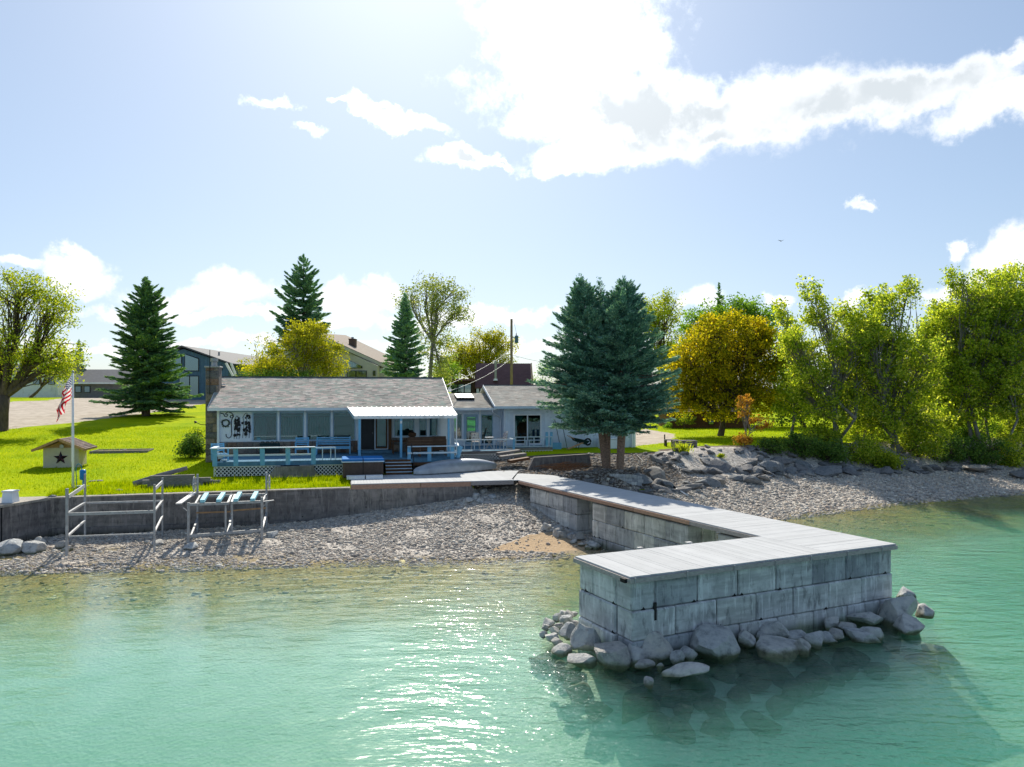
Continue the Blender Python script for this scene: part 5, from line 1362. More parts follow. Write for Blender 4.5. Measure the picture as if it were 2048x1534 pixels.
# ---------------------------------------------------------------- decks, rails, lattice
def lattice(root, u0, u1, z0, z1, v, step=.13, w=.035, nm='lattice'):
    b = MB()
    for sgn in (1, -1):
        h = z1-z0; c = u0-h
        vv = v+(.012 if sgn > 0 else 0)
        while c < u1+h:
            # line u = c + sgn*(z - zmid) clipped to the rectangle
            a0, a1 = (c, c+h) if sgn > 0 else (c+h, c)
            pts = []
            za, zb = z0, z1; ua, ub = a0, a1
            for lim in (u0, u1):
                pass
            def clip(ua, za, ub, zb):
                if max(ua,ub) < u0 or min(ua,ub) > u1: return None
                f = lambda u: za+(zb-za)*(u-ua)/(ub-ua)
                pa, pb = (ua,za), (ub,zb)
                if pa[0] < u0: pa = (u0, f(u0))
                if pa[0] > u1: pa = (u1, f(u1))
                if pb[0] < u0: pb = (u0, f(u0))
                if pb[0] > u1: pb = (u1, f(u1))
                return pa, pb
            r = clip(ua, za, ub, zb)
            if r and (abs(r[0][0]-r[1][0]) > .02): b.beam((r[0][0],vv,r[0][1]),(r[1][0],vv,r[1][1]), .01, w, up=(0,1,0)) if False else b.beam((r[0][0],vv,r[0][1]),(r[1][0],vv,r[1][1]), w, .01, up=(0,1,0))
            c += step*1.414
    b.box(u0-.02,u0+.02,v-.01,v+.022,z0,z1); b.box(u1-.02,u1+.02,v-.01,v+.022,z0,z1); b.box(u0+.021,u1-.021,v-.011,v+.023,z1-.04,z1)
    return b.build(nm, M['paint_white'], root)
DU1 = uz(918, 910, 39.5)[0]
def boards(root, u0, u1, v0, v1, z, mat='deck', w=.14):
    u = u0; rr = random.Random(int(u0*10))
    while u < u1-.02:
        b = min(u+w-.008, u1); MB().box(u,b,v0+rr.uniform(0,.01),v1,z-.03,z+rr.uniform(-.002,.002)).build('deck_board', M[mat], root); u += w
def build_main_deck():
    root = thing('deck', 'long blue-grey wooden deck with pale blue railing along the front of the house', 'deck', FH, -1.5, 41.5, 1.9)
    u0, u1, v0, v1 = -6.2, DU1, 39.5, VM-.18
    boards(root, u0, u1, v0, v1, DKZ)
    MB().box(u0,u1,v0+.002,v0+.05,DKZ-.22,DKZ-.032).build('rim_board', M['deck'], root)
    MB().box(u0,u0+.05,v0+.06,v1,DKZ-.22,DKZ-.032).box(u1-.05,u1,v0+.06,v1,DKZ-.22,DKZ-.032).build('rim_board', M['deck'], root)
    for u in (-5.9,-3,0,3,5.4): MB().box(u-.06,u+.06,v0+.3,v0+.42,1.6,DKZ-.22).build('deck_pier', M['grey_wood'], root)
    # left railing: sloping posts, flat cap, one middle rail
    zc = DKZ+.66
    for px in (430,472,525,576,627):
        u, _ = uz(px, 910, v0-.05); MB().add([(u-.11,v0-.09,DKZ-.2),(u+.11,v0-.09,DKZ-.2),(u+.11,v0-.04,DKZ-.2),(u-.11,v0-.04,DKZ-.2),(u-.11,v0-.22,zc),(u+.11,v0-.22,zc),(u+.11,v0-.17,zc),(u-.11,v0-.17,zc)],[(0,3,2,1),(4,5,6,7),(0,1,5,4),(1,2,6,5),(2,3,7,6),(3,0,4,7)]).build('rail_post', M['paint_blue'], root)
    ua, ub = uz(420,899,v0-.2)[0], uz(630,894,v0-.2)[0]
    MB().bev(ua,ub,v0-.32,v0-.08,zc+.003,zc+.05,.008).build('rail_cap', M['rail_white'], root)
    MB().box(ua+.15,ub-.1,v0-.13,v0-.09,DKZ+.28,DKZ+.36).build('mid_rail', M['rail_white'], root)
    MB().bev(ua,ua+.24,v0-.07,v0+1.2,zc+.004,zc+.05,.008).build('rail_cap', M['rail_white'], root)
    # low baluster rail in front of the tub
    uc = uz(671,894,v0)[0]
    MB().box(ub+.01,uc,v0+.02,v0+.07,DKZ+.60,DKZ+.66).build('rail_cap', M['rail_white'], root)
    for px in (645,661.5,670.5):
        u, _ = uz(px, 905, v0+.04); MB().box(u-.022,u+.022,v0+.025,v0+.065,DKZ-.03,DKZ+.60).build('baluster', M['rail_white'], root)
    # right railing
    ra, rb = uz(815,893,v0-.05)[0], uz(916,888,v0-.05)[0]
    MB().bev(ra,rb,v0-.14,v0+.02,DKZ+.60,DKZ+.65,.008).build('rail_cap', M['rail_white'], root)
    MB().box(ra,rb-.05,v0-.06,v0-.02,DKZ+.24,DKZ+.33).build('mid_rail', M['rail_white'], root)
    for px in (819,859,905):
        u, _ = uz(px, 905, v0-.05); MB().box(u-.1,u+.1,v0-.03+.012,v0+.03,DKZ-.15,DKZ+.6).build('rail_post', M['paint_blue'], root)
    MB().beam((rb-.05,v0,DKZ+.62),(rb+.12,v0+1.5,DKZ+.66), .22, .05).build('rail_cap', M['rail_white'], root)
    MB().beam((rb+.0,v0+.1,DKZ-.1),(rb+.2,v0+.1,DKZ+.58), .06, .16).build('rail_post', M['paint_blue'], root)
    MB().beam((rb+.05,v0+.8,DKZ-.1),(rb+.2,v0+.8,DKZ+.6), .06, .16).build('rail_post', M['paint_blue'], root)
    # steps down to the dock
    s0, s1 = uz(770,920,v0)[0], uz(822,925,v0)[0]
    n = 5
    for i in range(n):
        zt = DKZ-(i+1)*(DKZ-DZ)/(n+.0); vv = v0-(i+1)*.22
        MB().bev(s0,s1,vv,vv+.25,zt-.035,zt,.006).build('stair_tread', M['deck'], root)
        MB().box(s0,s1,vv-.006,vv-.001,zt-.03,zt+.004).build('tread_edge', M['rail_white'], root)
        MB().box(s0+.01,s1-.01,vv+.20,vv+.215,zt-.001,zt+(DKZ-DZ)/n-.036).build('stair_riser', M['brown_wood'], root)
    h0 = (s1+.02, v0-.02, DKZ+.75); h1 = (s1+.05, v0-1.15, DZ+.62)
    MB().tube([h0,h1], .022, 8).tube([(s1+.02,v0-.02,DKZ),(s1+.02,v0-.02,DKZ+.75)], .022, 8).tube([(s1+.05,v0-1.15,DZ),(s1+.05,v0-1.15,DZ+.62)], .022, 8).build('handrail', M['black_iron'], root)
    # brown substructure right of the steps
    MB().box(s1+.1,DU1-.9,v0-.06,v0-.003,DKZ-.36,DKZ-.2).build('skirt_board', M['brown_wood'], root); MB().box(DU1-.85,DU1,v0-.06,v0-.003,DKZ-.36,DKZ-.2).build('skirt_board', M['raw_wood'], root)
    for u in (s1+.7, s1+1.5): MB().box(u,u+.12,v0-.05,v0+.05,DZ-.2,DKZ-.37).build('deck_pier', M['brown_wood'], root)
    MB().box(s1+.1,DU1-.05,v0+.5,v0+.55,1.7,DKZ-.25).build('shadow_board', M['dark'], root)  # added dark sheet, paints in the shade under the deck
    MB().box(u0+.05,s0,v0+.5,v0+.55,1.6,DKZ-.25).build('shadow_board', M['dark'], root)  # same added sheet behind the lattice, shade put into its colour
    # lattice skirts either side of a low concrete wall
    la, lb = uz(428,930,v0)[0], uz(560,930,v0)[0]; lattice(root, la, lb, 1.95, DKZ-.225, v0+.06)
    lc, ld = uz(600,930,v0)[0], uz(686,930,v0)[0]; lattice(root, lc, ld, 1.85, DKZ-.225, v0+.06)
build_main_deck()
def build_low_wall():
    a, b = uz(532,940,39.3)[0], uz(640,940,39.3)[0]
    o = MB().add([(a,39.2,1.7),(b,39.2,1.7),(b,39.45,1.7),(a,39.45,1.7),(a+.45,39.2,DKZ-.26),(b-.35,39.2,DKZ-.24),(b-.35,39.45,DKZ-.24),(a+.45,39.45,DKZ-.26)],[(0,3,2,1),(4,5,6,7),(0,1,5,4),(1,2,6,5),(2,3,7,6),(3,0,4,7)])
    tag(o.build_at('low_wall', M['concrete_dark'], FH, (a+b)/2, 39.3, 1.8), 'low grey concrete wall between the white lattice skirts below the deck', 'wall')
build_low_wall()
def build_right_deck():
    root = thing('deck', 'right-hand deck with thin white balusters before the sliding doors', 'deck', FH, 9, 45.5, 1.9)
    va = 43.9; u0 = DU1+.02; u1 = uz(1028,900,va)[0]; vb = 46.1; u2 = uz(1105,894,vb)[0]
    boards(root, u0, u1, va, VC-.01, DKZ); 
    boards(root, u1+.005, u2, vb, VR-.03, DKZ)
    MB().box(u0,u1,va-.03,va-.002,DKZ-.16,DKZ-.002).build('rim_board', M['grey_wood'], root); MB().box(u1+.03,u2,vb-.03,vb-.002,DKZ-.16,DKZ-.002).build('rim_board', M['grey_wood'], root)
    MB().box(u1,u1+.03,va,vb,DKZ-.16,DKZ-.031).build('rim_board', M['grey_wood'], root)
    for a, b, v in ((u0+.35,u1,va),(u1,u2,vb)):
        zt = DKZ+.63
        MB().box(a,b,v+.0,v+.05,zt,zt+.05).build('rail_cap', M['rail_white'], root); MB().box(a,b,v+.005,v+.045,DKZ+.04,DKZ+.085).build('foot_rail', M['rail_white'], root)
        n = int((b-a)/.58)
        for i in range(n+1):
            u = a+.03+(b-a-.06)*i/n; MB().box(u-.022,u+.022,v+.003,v+.047,DKZ+.086 if 0 < i < n else DKZ-.1,zt-.001).build('baluster', M['rail_white'], root)
    MB().box(u1-.06,u1+.06,va-.005,va+.11,DKZ-.1,DKZ+.68).build('rail_post', M['paint_blue'], root)
    MB().box(u1-.05,u1,va+.12,vb,DKZ+.63,DKZ+.68).build('rail_cap', M['rail_white'], root)
    for u in (u2-.35, u2-.05): MB().box(u-.08,u+.08,vb+.05,vb+.13,DKZ-.1,DKZ+.95).build('rail_post', M['paint_blue'], root)
    lattice(root, u0+.1, u1-.02, 1.95, DKZ-.17, va+.03); lattice(root, u1+.04, u2, 2.15, DKZ-.17, vb+.03)
    MB().box(u0,u1,va+.5,va+.52,1.7,DKZ-.1).build('shadow_board', M['dark'], root); MB().box(u1+.03,u2,vb+.5,vb+.52,1.9,DKZ-.1).build('shadow_board', M['dark'], root)  # dark sheets added behind the lattice in place of real shade
build_right_deck()

# ---------------------------------------------------------------- deck furniture
def slat_seat(name, label, cat, u, v, z, w, d, seat, back, mat, group=None, rot=0.0, slats=5, lean=.12, arms=True, table=False):
    """slatted seat facing -v; u is its middle"""
    root = thing(name, label, cat, FH, u, v, z, group, rot if rot else 1e-9)
    for i in range(slats):
        y = -d/2+.03+i*(d-.08)/(slats-1)
        MB().bev(-w/2, w/2, y-.035, y+.035, seat-.025, seat, .004).build('seat_slat', M[mat], root)
    k = max(4, int((back-seat)/.11))
    for i in range(k):
        zz = seat+.1+i*(back-seat-.08)/k; y = d/2+lean*(zz-seat)
        MB().bev(-w/2+.03, w/2-.03, y-.012, y+.012, zz, zz+.07, .004).build('back_slat', M[mat], root)
    for x in (-w/2+.03, w/2-.03):
        MB().bev(x-.03,x+.03,-d/2,-d/2+.06,0,seat+(.22 if arms else -.03),.004).build('leg', M[mat], root)
        MB().beam((x,d/2,0),(x,d/2+lean*(back-seat),back), .06, .05, up=(0,1,0)).build('leg', M[mat], root)
        if arms: MB().bev(x-.05,x+.05,-d/2-.04,d/2+.03,seat+.222,seat+.25,.005).build('armrest', M[mat], root)
    MB().box(-w/2+.06,w/2-.06,-d/2+.01,-d/2+.035,seat-.12,seat-.028).build('apron', M[mat], root)
    return root
def build_furniture():
    U = lambda px, v: uz(px, 900, v)[0]
    slat_seat('deck_chair', 'pale blue slatted deck chair left of the small side table', 'chair', U(604,43.3), 43.3, DKZ, .72, .6, .42, .95, 'paint_blue')
    slat_seat('bench', 'wide pale blue slatted bench against the stone base by the door', 'bench', U(667,43.4), 43.4, DKZ, 1.85, .55, .42, .95, 'paint_blue')
    slat_seat('adirondack_chair', 'pale blue wooden chair at the left end of the deck', 'chair', U(440,40.4), 40.4, DKZ, .66, .7, .36, .86, 'paint_blue', rot=math.radians(25))
    u, v = U(625,43.2), 43.2
    r = thing('side_table', 'small white side table between the blue chair and the blue bench', 'table', FH, u, v, DKZ)
    MB().bev(u-.24,u+.24,v-.2,v+.2,DKZ+.42,DKZ+.46,.006).build('table_top', M['rail_white'], r)
    for a in (-.2,.2):
        for b in (-.16,.16): MB().box(u+a-.02,u+a+.02,v+b-.02,v+b+.02,DKZ,DKZ+.419).build('leg', M['paint_blue'], r)
    # dark covered grill
    u, v = U(540,43.6), 43.6
    r = thing('patio_storage', 'dark teal slatted box with scalloped top against the stone base', 'box', FH, u, v, DKZ)
    MB().bev(u-.52,u+.52,v-.28,v+.28,DKZ+.08,DKZ+.62,.03).build('body', M['dark_green'], r)
    for i in range(6): MB().box(u-.53,u+.53,v-.29,v-.283,DKZ+.12+i*.08,DKZ+.16+i*.08).build('slat', M['dark_green'], r)
    for i in range(4): MB().tube([(u-.38+i*.25-.09,v,DKZ+.62),(u-.38+i*.25-.06,v,DKZ+.72),(u-.38+i*.25+.06,v,DKZ+.72),(u-.38+i*.25+.09,v,DKZ+.62)], .03, 6).build('scallop', M['dark_green'], r)
    MB().box(u-.54,u+.54,v-.3,v-.24,DKZ+.625,DKZ+.66).build('rim', M['dark_green'], r)
    for a in (-.45,.45): MB().box(u+a-.03,u+a+.03,v-.2,v+.2,DKZ,DKZ+.079).build('foot', M['dark_green'], r)
    # pots on the deck edge
    for i, (px, lab) in enumerate(((436,'brown bowl on the deck floor near the left rail'),(449,'white bowl on the deck floor near the left rail'))):
        u, v = U(px,40.0), 39.95; b = MB().tube([(u,v,DKZ+.003),(u,v,DKZ+.05),(u,v,DKZ+.10),(u,v,DKZ+.11)], [.07,.12,.15,.14], 14)
        tag(b.build_at('bowl', M['brown_wood' if i == 0 else 'paint_white'], FH, u, v, DKZ, True), lab, 'bowl')
    # brown cushioned patio seating behind the right rail
    def patio_chair(px, v, w, label, kind=0):
        u = U(px, v); r = thing('patio_chair', label, 'chair', FH, u, v, DKZ, 'brown patio chairs')
        MB().bev(u-w/2,u+w/2,v-.34,v+.30,DKZ+.28,DKZ+.46,.05).build('seat_cushion', M['brown_fabric'], r)
        # seen from behind and from the lake: back towards the water
        MB().add([(u-w/2,v-.34,DKZ+.44),(u+w/2,v-.34,DKZ+.44),(u+w/2,v-.20,DKZ+.44),(u-w/2,v-.20,DKZ+.44),(u-w/2+.05,v-.46,DKZ+1.02),(u+w/2-.05,v-.46,DKZ+1.02),(u+w/2-.05,v-.34,DKZ+1.06),(u-w/2+.05,v-.34,DKZ+1.06)],[(0,3,2,1),(4,5,6,7),(0,1,5,4),(1,2,6,5),(2,3,7,6),(3,0,4,7)]).build('back_cushion', M['brown_fabric'], r)
        for k in range(3): MB().beam((u-w/2+.03,v-.365-.035*k,DKZ+.52+.17*k),(u+w/2-.03,v-.365-.035*k,DKZ+.52+.17*k), .03, .035).build('back_rail', M['wicker'], r)
        for a in (-w/2,w/2-.06):
            MB().bev(u+a,u+a+.06,v-.36,v-.30,DKZ,DKZ+.9,.006).build('leg', M['wicker'], r); MB().bev(u+a,u+a+.06,v+.24,v+.30,DKZ,DKZ+.6,.006).build('leg', M['wicker'], r)
            MB().bev(u+a-.01,u+a+.07,v-.29,v+.32,DKZ+.601,DKZ+.64,.006).build('armrest', M['wicker'], r)
    patio_chair(827, 40.9, .72, 'leftmost of the three brown cushioned patio chairs under the awning')
    patio_chair(850, 41.0, .74, 'middle one of the three brown cushioned patio chairs under the awning')
    patio_chair(876, 41.3, .85, 'rightmost and widest of the brown cushioned patio chairs under the awning')
    u, v = U(825,42.6), 42.8
    r = thing('patio_heater', 'dark round-topped heater behind the brown patio chairs', 'heater', FH, u, v, DKZ)
    MB().tube([(u,v,DKZ),(u,v,DKZ+.05),(u,v,DKZ+.9),(u,v,DKZ+1.0),(u,v,DKZ+1.15),(u,v,DKZ+1.2)], [.2,.12,.12,.22,.22,.1], 14).build('body', M['brown_wood'], r)
    MB().tube([(u,v,DKZ+1.2),(u,v,DKZ+1.26)], [.14,.03], 12).build('lid', M['black_iron'], r)
    u, v = U(804,42.9), 43.2
    r = thing('patio_table', 'low dark patio table in the shade of the awning', 'table', FH, u, v, DKZ)
    MB().bev(u-.55,u+.55,v-.35,v+.35,DKZ+.66,DKZ+.72,.01).build('table_top', M['brown_wood'], r)
    for a in (-.48,.48):
        for b in (-.28,.28): MB().box(u+a-.03,u+a+.03,v+b-.03,v+b+.03,DKZ,DKZ+.659).build('leg', M['brown_wood'], r)
    # bistro chairs with flowered cushions, and their folding table
    def bistro(px, v, rot, label):
        u = U(px, v); r = thing('bistro_chair', label, 'chair', FH, u, v, DKZ, 'bistro chairs on the right deck', rot)
        MB().bev(-.22,.22,-.22,.22,.44,.50,.03).build('seat_cushion', M['floral'], r)
        MB().add([(-.21,.17,.52),(.21,.17,.52),(.21,.23,.52),(-.21,.23,.52),(-.20,.25,.98),(.20,.25,.98),(.20,.31,.98),(-.20,.31,.98)],[(0,3,2,1),(4,5,6,7),(0,1,5,4),(1,2,6,5),(2,3,7,6),(3,0,4,7)]).build('back_cushion', M['floral'], r)
        for x in (-.22,.22):
            MB().tube([(x*1.15,-.24,0),(x,-.20,.44)], .014, 6).build('leg', M['cream_metal'], r); MB().tube([(x*1.15,.26,0),(x,.2,.44),(x*.95,.34,1.02)], .014, 6).build('leg', M['cream_metal'], r)
            MB().tube([(x,-.18,.44),(x*1.1,-.16,.66),(x*1.1,.24,.68)], .012, 6).build('armrest', M['cream_metal'], r)
        MB().tube([(-.21,.34,1.02),(0,.35,1.06),(.21,.34,1.02)], .014, 6).build('back_rail', M['cream_metal'], r)
    bistro(951, 45.2, math.radians(165), 'bistro chair with flowered cushion, left of the folding table on the right deck')
    bistro(1003, 45.3, math.radians(-75), 'bistro chair with flowered cushion, right of the folding table on the right deck')
    u, v = U(979,45.6), 45.7
    r = thing('folding_table', 'small white folding table between the two bistro chairs', 'table', FH, u, v, DKZ)
    MB().bev(u-.26,u+.26,v-.2,v+.2,DKZ+.68,DKZ+.71,.006).build('table_top', M['paint_white'], r)
    for b in (-.16,.16):
        MB().tube([(u-.2,v+b,DKZ),(u+.2,v+b,DKZ+.68)], .012, 6).build('leg', M['cream_metal'], r); MB().tube([(u+.2,v+b+.01,DKZ),(u-.2,v+b+.01,DKZ+.68)], .012, 6).build('leg', M['cream_metal'], r)
    # two white benches by the slider
    for px, w, lab in ((1040,.95,'left of two white slatted benches by the sliding door'),(1075,1.25,'right of two white slatted benches by the sliding door')):
        u, v = U(px,46.6), 46.7; r = thing('white_bench', lab, 'bench', FH, u, v, DKZ, 'white benches by the sliding door')
        for k in range(4): MB().box(u-w/2,u+w/2,v-.2+k*.1,v-.115+k*.1,DKZ+.40,DKZ+.43).build('seat_slat', M['rail_white'], r)
        for a in (-w/2+.05,w/2-.09):
            MB().box(u+a,u+a+.05,v-.18,v+.18,DKZ,DKZ+.399).build('leg', M['rail_white'], r)
    # hot tub
    v = 37.55; u0, u1 = uz(684,930,v)[0], uz(768,930,v)[0]; d = 1.9; uc = (u0+u1)/2
    r = thing('hot_tub', 'square hot tub with brown slatted sides and a blue folding cover', 'hot tub', FH, uc, v+d/2, DZ)
    MB().bev(u0+.03,u1-.03,v+.03,v+d-.03,DZ,DZ+.74,.05).build('cabinet', M['tub_brown'], r)
    n = 26
    for i in range(n):
        a = u0+.1+(u1-u0-.2)*i/n; MB().box(a,a+(u1-u0-.2)/n-.014,v+.008,v+.032,DZ+.04,DZ+.72).build('side_slat', M['tub_brown'], r)
    MB().bev(u0-.02,u1+.02,v-.02,v+d+.02,DZ+.745,DZ+.80,.02).build('rim', M['rail_white'], r)
    MB().bev(u0-.01,uc-.006,v-.01,v+d+.01,DZ+.805,DZ+.91,.03).build('cover', M['blue_cover'], r); MB().bev(uc+.006,u1+.01,v-.01,v+d+.01,DZ+.805,DZ+.91,.03).build('cover', M['blue_cover'], r)
    MB().box(uc-.015,uc+.015,v-.03,v-.021,DZ+.1,DZ+.9).build('strap', M['black'], r)
    # white step boards before the tub
    for px0, px1, lab in ((693,730,'left of two white step boxes before the hot tub'),(731.5,766,'right of two white step boxes before the hot tub')):
        a, b = uz(px0,952,36.9)[0], uz(px1,952,36.9)[0]
        r = thing('step_box', lab, 'step', FH, (a+b)/2, 37.0, DZ, 'white step boxes')
        MB().bev(a,b,36.82,37.3,DZ+.13,DZ+.16,.006).build('tread', M['paint_white'], r); MB().box(a+.01,b-.01,36.84,36.86,DZ+.002,DZ+.129).box(a+.01,a+.03,36.861,37.28,DZ+.002,DZ+.129).box(b-.03,b-.01,36.861,37.28,DZ+.002,DZ+.129).build('side_board', M['paint_white'], r)
    # canoe, upside down on the landing
    pl, pr = ground_uv(826, 951, DZ), ground_uv(995, 938, DZ)
    c = ((pl[0]+pr[0])/2, (pl[1]+pr[1])/2); ln = math.hypot(pr[0]-pl[0], pr[1]-pl[1])*.985; a = math.atan2(pr[1]-pl[1], pr[0]-pl[0])
    r = thing('canoe', 'silver aluminium canoe lying upside down on the dock landing', 'canoe', FH, c[0], c[1]+.1, DZ, rot=a)
    n, m = 36, 16; V, Fx = [], []
    for i in range(n+1):
        t = i/n*2-1; prof = max(0.0, 1-abs(t)**2.4); w = .46*prof**.62+.012; hgt = .62*(1-.55*abs(t)**2.6); dip = .12*abs(t)**4
        lift = .10+.02*(t+1)+.06*(1-abs(t)**2)*0
        for j in range(m+1):
            b = j/m*math.pi
            cx, cz = -math.cos(b), math.sin(b)**.62
            V.append((t*ln/2*(1-.02*cz*abs(t)**6*0), w*cx*(1 if cz < .9 else 1), .05+hgt*cz*(1 if prof > .02 else .8)*(.93+.07*prof)-dip*.0))
    for i in range(n):
        for j in range(m):
            q = i*(m+1)+j; Fx.append((q, q+1, q+m+2, q+m+1))
    h = MB(); h.add(V, Fx); h.build('hull', M['canoe_alu'], r, True, recalc=True)
    keel = [(( i/n*2-1)*ln/2*.99, 0, .05+(.62*(1-.55*abs(i/n*2-1)**2.6))*(.93+.07*max(0,1-abs(i/n*2-1)**2.4))+.004) for i in range(1,n)]
    MB().tube(keel, .012, 6).build('keel', M['galv'], r, True)
    for s in (-1,1):
        g = [((i/n*2-1)*ln/2, s*(.46*max(0,1-abs(i/n*2-1)**2.4)**.62+.014), .05) for i in range(n+1)]
        MB().tube(g, .02, 6).build('gunwale', M['galv'], r, True)
    for x in (-1.4,1.2): MB().box(x-.05,x+.05,-.42,.42,.0,.045).build('support', M['grey_wood'], r)
M['tub_brown'] = plain('brown_tub_panel', (.095,.068,.055), .6, .2, 8)
M['blue_cover'] = plain('blue_vinyl', (.03,.19,.50), .75, .1, 4, spec=.05)
M['canoe_alu'] = plain('dull_aluminium', (.34,.37,.41), .42, .15, 3, metal=.55, bump=.06)
M['brown_fabric'] = plain('brown_fabric', (.12,.07,.045), .9, .25, 8)
M['wicker'] = plain('brown_wicker', (.17,.105,.065), .8, .3, 30)
M['cream_metal'] = plain('cream_metal', (.62,.55,.46), .5, .08)
M['dark_green'] = plain('dark_teal_paint', (.012,.035,.040), .5, .2, 6)
def floral():
    t = NT('flowered_fabric'); v = t.N('ShaderNodeTexVoronoi'); v.inputs['Scale'].default_value = 13; t.l.new(t.coord('Object'), v.inputs['Vector'])
    s = t.N('ShaderNodeSeparateColor'); t.l.new(v.outputs['Color'], s.inputs[0])
    c = t.mix(t.step(v.outputs['Distance'], .45, .30), (.68,.62,.55), t.ramp(s.outputs[0], [(0,(.35,.10,.12)),(.5,(.12,.10,.20)),(1,(.45,.22,.22))])); return t.done(t.principled(c, .9))
M['floral'] = floral()
build_furniture()
# ---------------------------------------------------------------- trees
def cards(P, D, Nn, L, Wd):
    """rhombic leaf cards: centre P, long direction D, normal N, length L, width Wd -> verts, quads"""
    D = D/np.maximum(np.linalg.norm(D,axis=1,keepdims=True),1e-6)
    S = np.cross(D, Nn); S /= np.maximum(np.linalg.norm(S,axis=1,keepdims=True),1e-6)
    L = np.asarray(L)[:,None] if np.ndim(L) else L; Wd = np.asarray(Wd)[:,None] if np.ndim(Wd) else Wd
    n = len(P); V = np.empty((n,4,3)); V[:,0] = P-D*L*.5; V[:,1] = P+S*Wd*.5-D*L*.05; V[:,2] = P+D*L*.5; V[:,3] = P-S*Wd*.5-D*L*.05
    return V.reshape(-1,3), np.arange(n*4).reshape(n,4)
def conifer(name, label, base, H, R, mat, bark, t0=.12, nb=330, dens=95, card=(.30,.085), droop=.25, prof=.85, trunk_r=.2, seed=1, lean=(0,0), gaps=.0, upturn=.3, group=None, tops=None, layer=0.0, open_=0.0):
    rr = np.random.default_rng(seed)
    x, y, z = base
    root = thing(name, label, 'tree', FW, x, y, z, group)
    tops = tops or [(0,0,1.0,1.0)]          # (dx, dy, height factor, radius factor) of each leader
    tr = MB(); bp = MB()
    PP, DD, NN, LL = [], [], [], []
    for (tx, ty, hf, rf) in tops:
        Ht = H*hf
        ax = lambda t: np.array([x+lean[0]*t+tx*min(1,t*1.6), y+lean[1]*t+ty*min(1,t*1.6), z+Ht*t])
        ts = np.linspace(0,1,9); tr.tube([(x,y,z-.3)]+[tuple(ax(t)) for t in ts], [trunk_r*1.25]+[max(.015, trunk_r*(1.1-1.06*t)) for t in ts], 9)
        n = int(nb*hf*rf)
        tt = t0+(1-t0)*(np.arange(n)+rr.uniform(0,1,n))/n
        tt = 1-(1-tt)**(1.0)
        for t in tt:
            if layer and rr.uniform() < .8: t = t0+(1-t0)*np.round((t-t0)/(1-t0)*layer)/layer+rr.normal(0,.004)
            t = min(max(t, t0), .995)
            q = (1-t)/(1-t0)
            ln = R*rf*(q**prof)*rr.uniform(.72,1.08)+.12
            if t < t0+.10: ln *= .62+3.8*(t-t0)*rr.uniform(.8,1)
            if rr.uniform() < gaps: continue
            if open_ and rr.uniform() < open_: ln *= rr.uniform(.5,.8)
            az = rr.uniform(0,2*math.pi); el = math.radians(34*(t**1.6)-droop*45*(1-t)+rr.normal(0,6))
            d = np.array([math.cos(az)*math.cos(el), math.sin(az)*math.cos(el), math.sin(el)])
            ln *= 1+.16*math.sin(az*2+t*11+seed)+.13*math.sin(az*5-t*17+seed*2)
            o = ax(t); side = np.array([-math.sin(az), math.cos(az), 0])
            if ln > .5 and rr.uniform() < .5: bp.tube([tuple(o), tuple(o+d*ln*.5+np.array([0,0,-droop*.06*ln])), tuple(o+d*ln*.9+np.array([0,0,upturn*.08*ln]))], .008+.012*ln, 4, .004, cap=False)
            k = max(8, int(dens*(ln/1.5)**1.25))
            s = rr.uniform(.08,1,k)**.75; fan = (1-s)*.55+.10
            lat = rr.normal(0,.5,k)*fan*ln*.62
            sag = -droop*.35*ln*s*(1-s)*1.4+upturn*.22*ln*np.maximum(s-.55,0)**1.5*2-np.abs(lat)*.18
            P = o[None]+d[None]*(s*ln)[:,None]+side[None]*lat[:,None]+np.stack([0*s,0*s,sag+rr.normal(0,.035,k)],-1)
            Dv = d[None]*(.55+.4*s)[:,None]+side[None]*(np.sign(lat)*.75*rr.uniform(.3,1,k))[:,None]+rr.normal(0,.22,(k,3)); Dv[:,2] += .12
            Nv = np.array([0,0,1.0])[None]+rr.normal(0,.55,(k,3))
            PP.append(P); DD.append(Dv); NN.append(Nv); LL.append(np.full(k,1.0)*rr.uniform(.75,1.25,k)*(.6 if t > .93 else 1))
        # leader tuft
        k = 70; P = np.stack([rr.normal(0,.06,k), rr.normal(0,.06,k), rr.uniform(-.9,.25,k)],-1)+ax(1)[None]
        PP.append(P); DD.append(np.stack([rr.normal(0,.5,k),rr.normal(0,.5,k),np.full(k,.8)],-1)); NN.append(rr.normal(0,1,(k,3))); LL.append(np.full(k,.7))
    P = np.concatenate(PP); V, Q = cards(P, np.concatenate(DD), np.concatenate(NN), np.concatenate(LL)*card[0], np.concatenate(LL)*card[1])
    tr.build('trunk', bark, root, True)
    if bp.v: bp.build('branch', bark, root, True, recalc=False)
    np_mesh('crown', V-np.array([x,y,z]), Q, mat, root)
    return root
def ell(px, py, rx, ry, Y, n, dy=0.0, dr=None):
    """a crown lobe measured on the photograph, set at its distance: centre, radii, number of leaf clumps"""
    c = at_depth(px, py, Y+dy); s = F/(Y+dy); return (np.array(c), np.array([rx/s, (dr if dr else (rx+ry)/2/s), ry/s]), n)
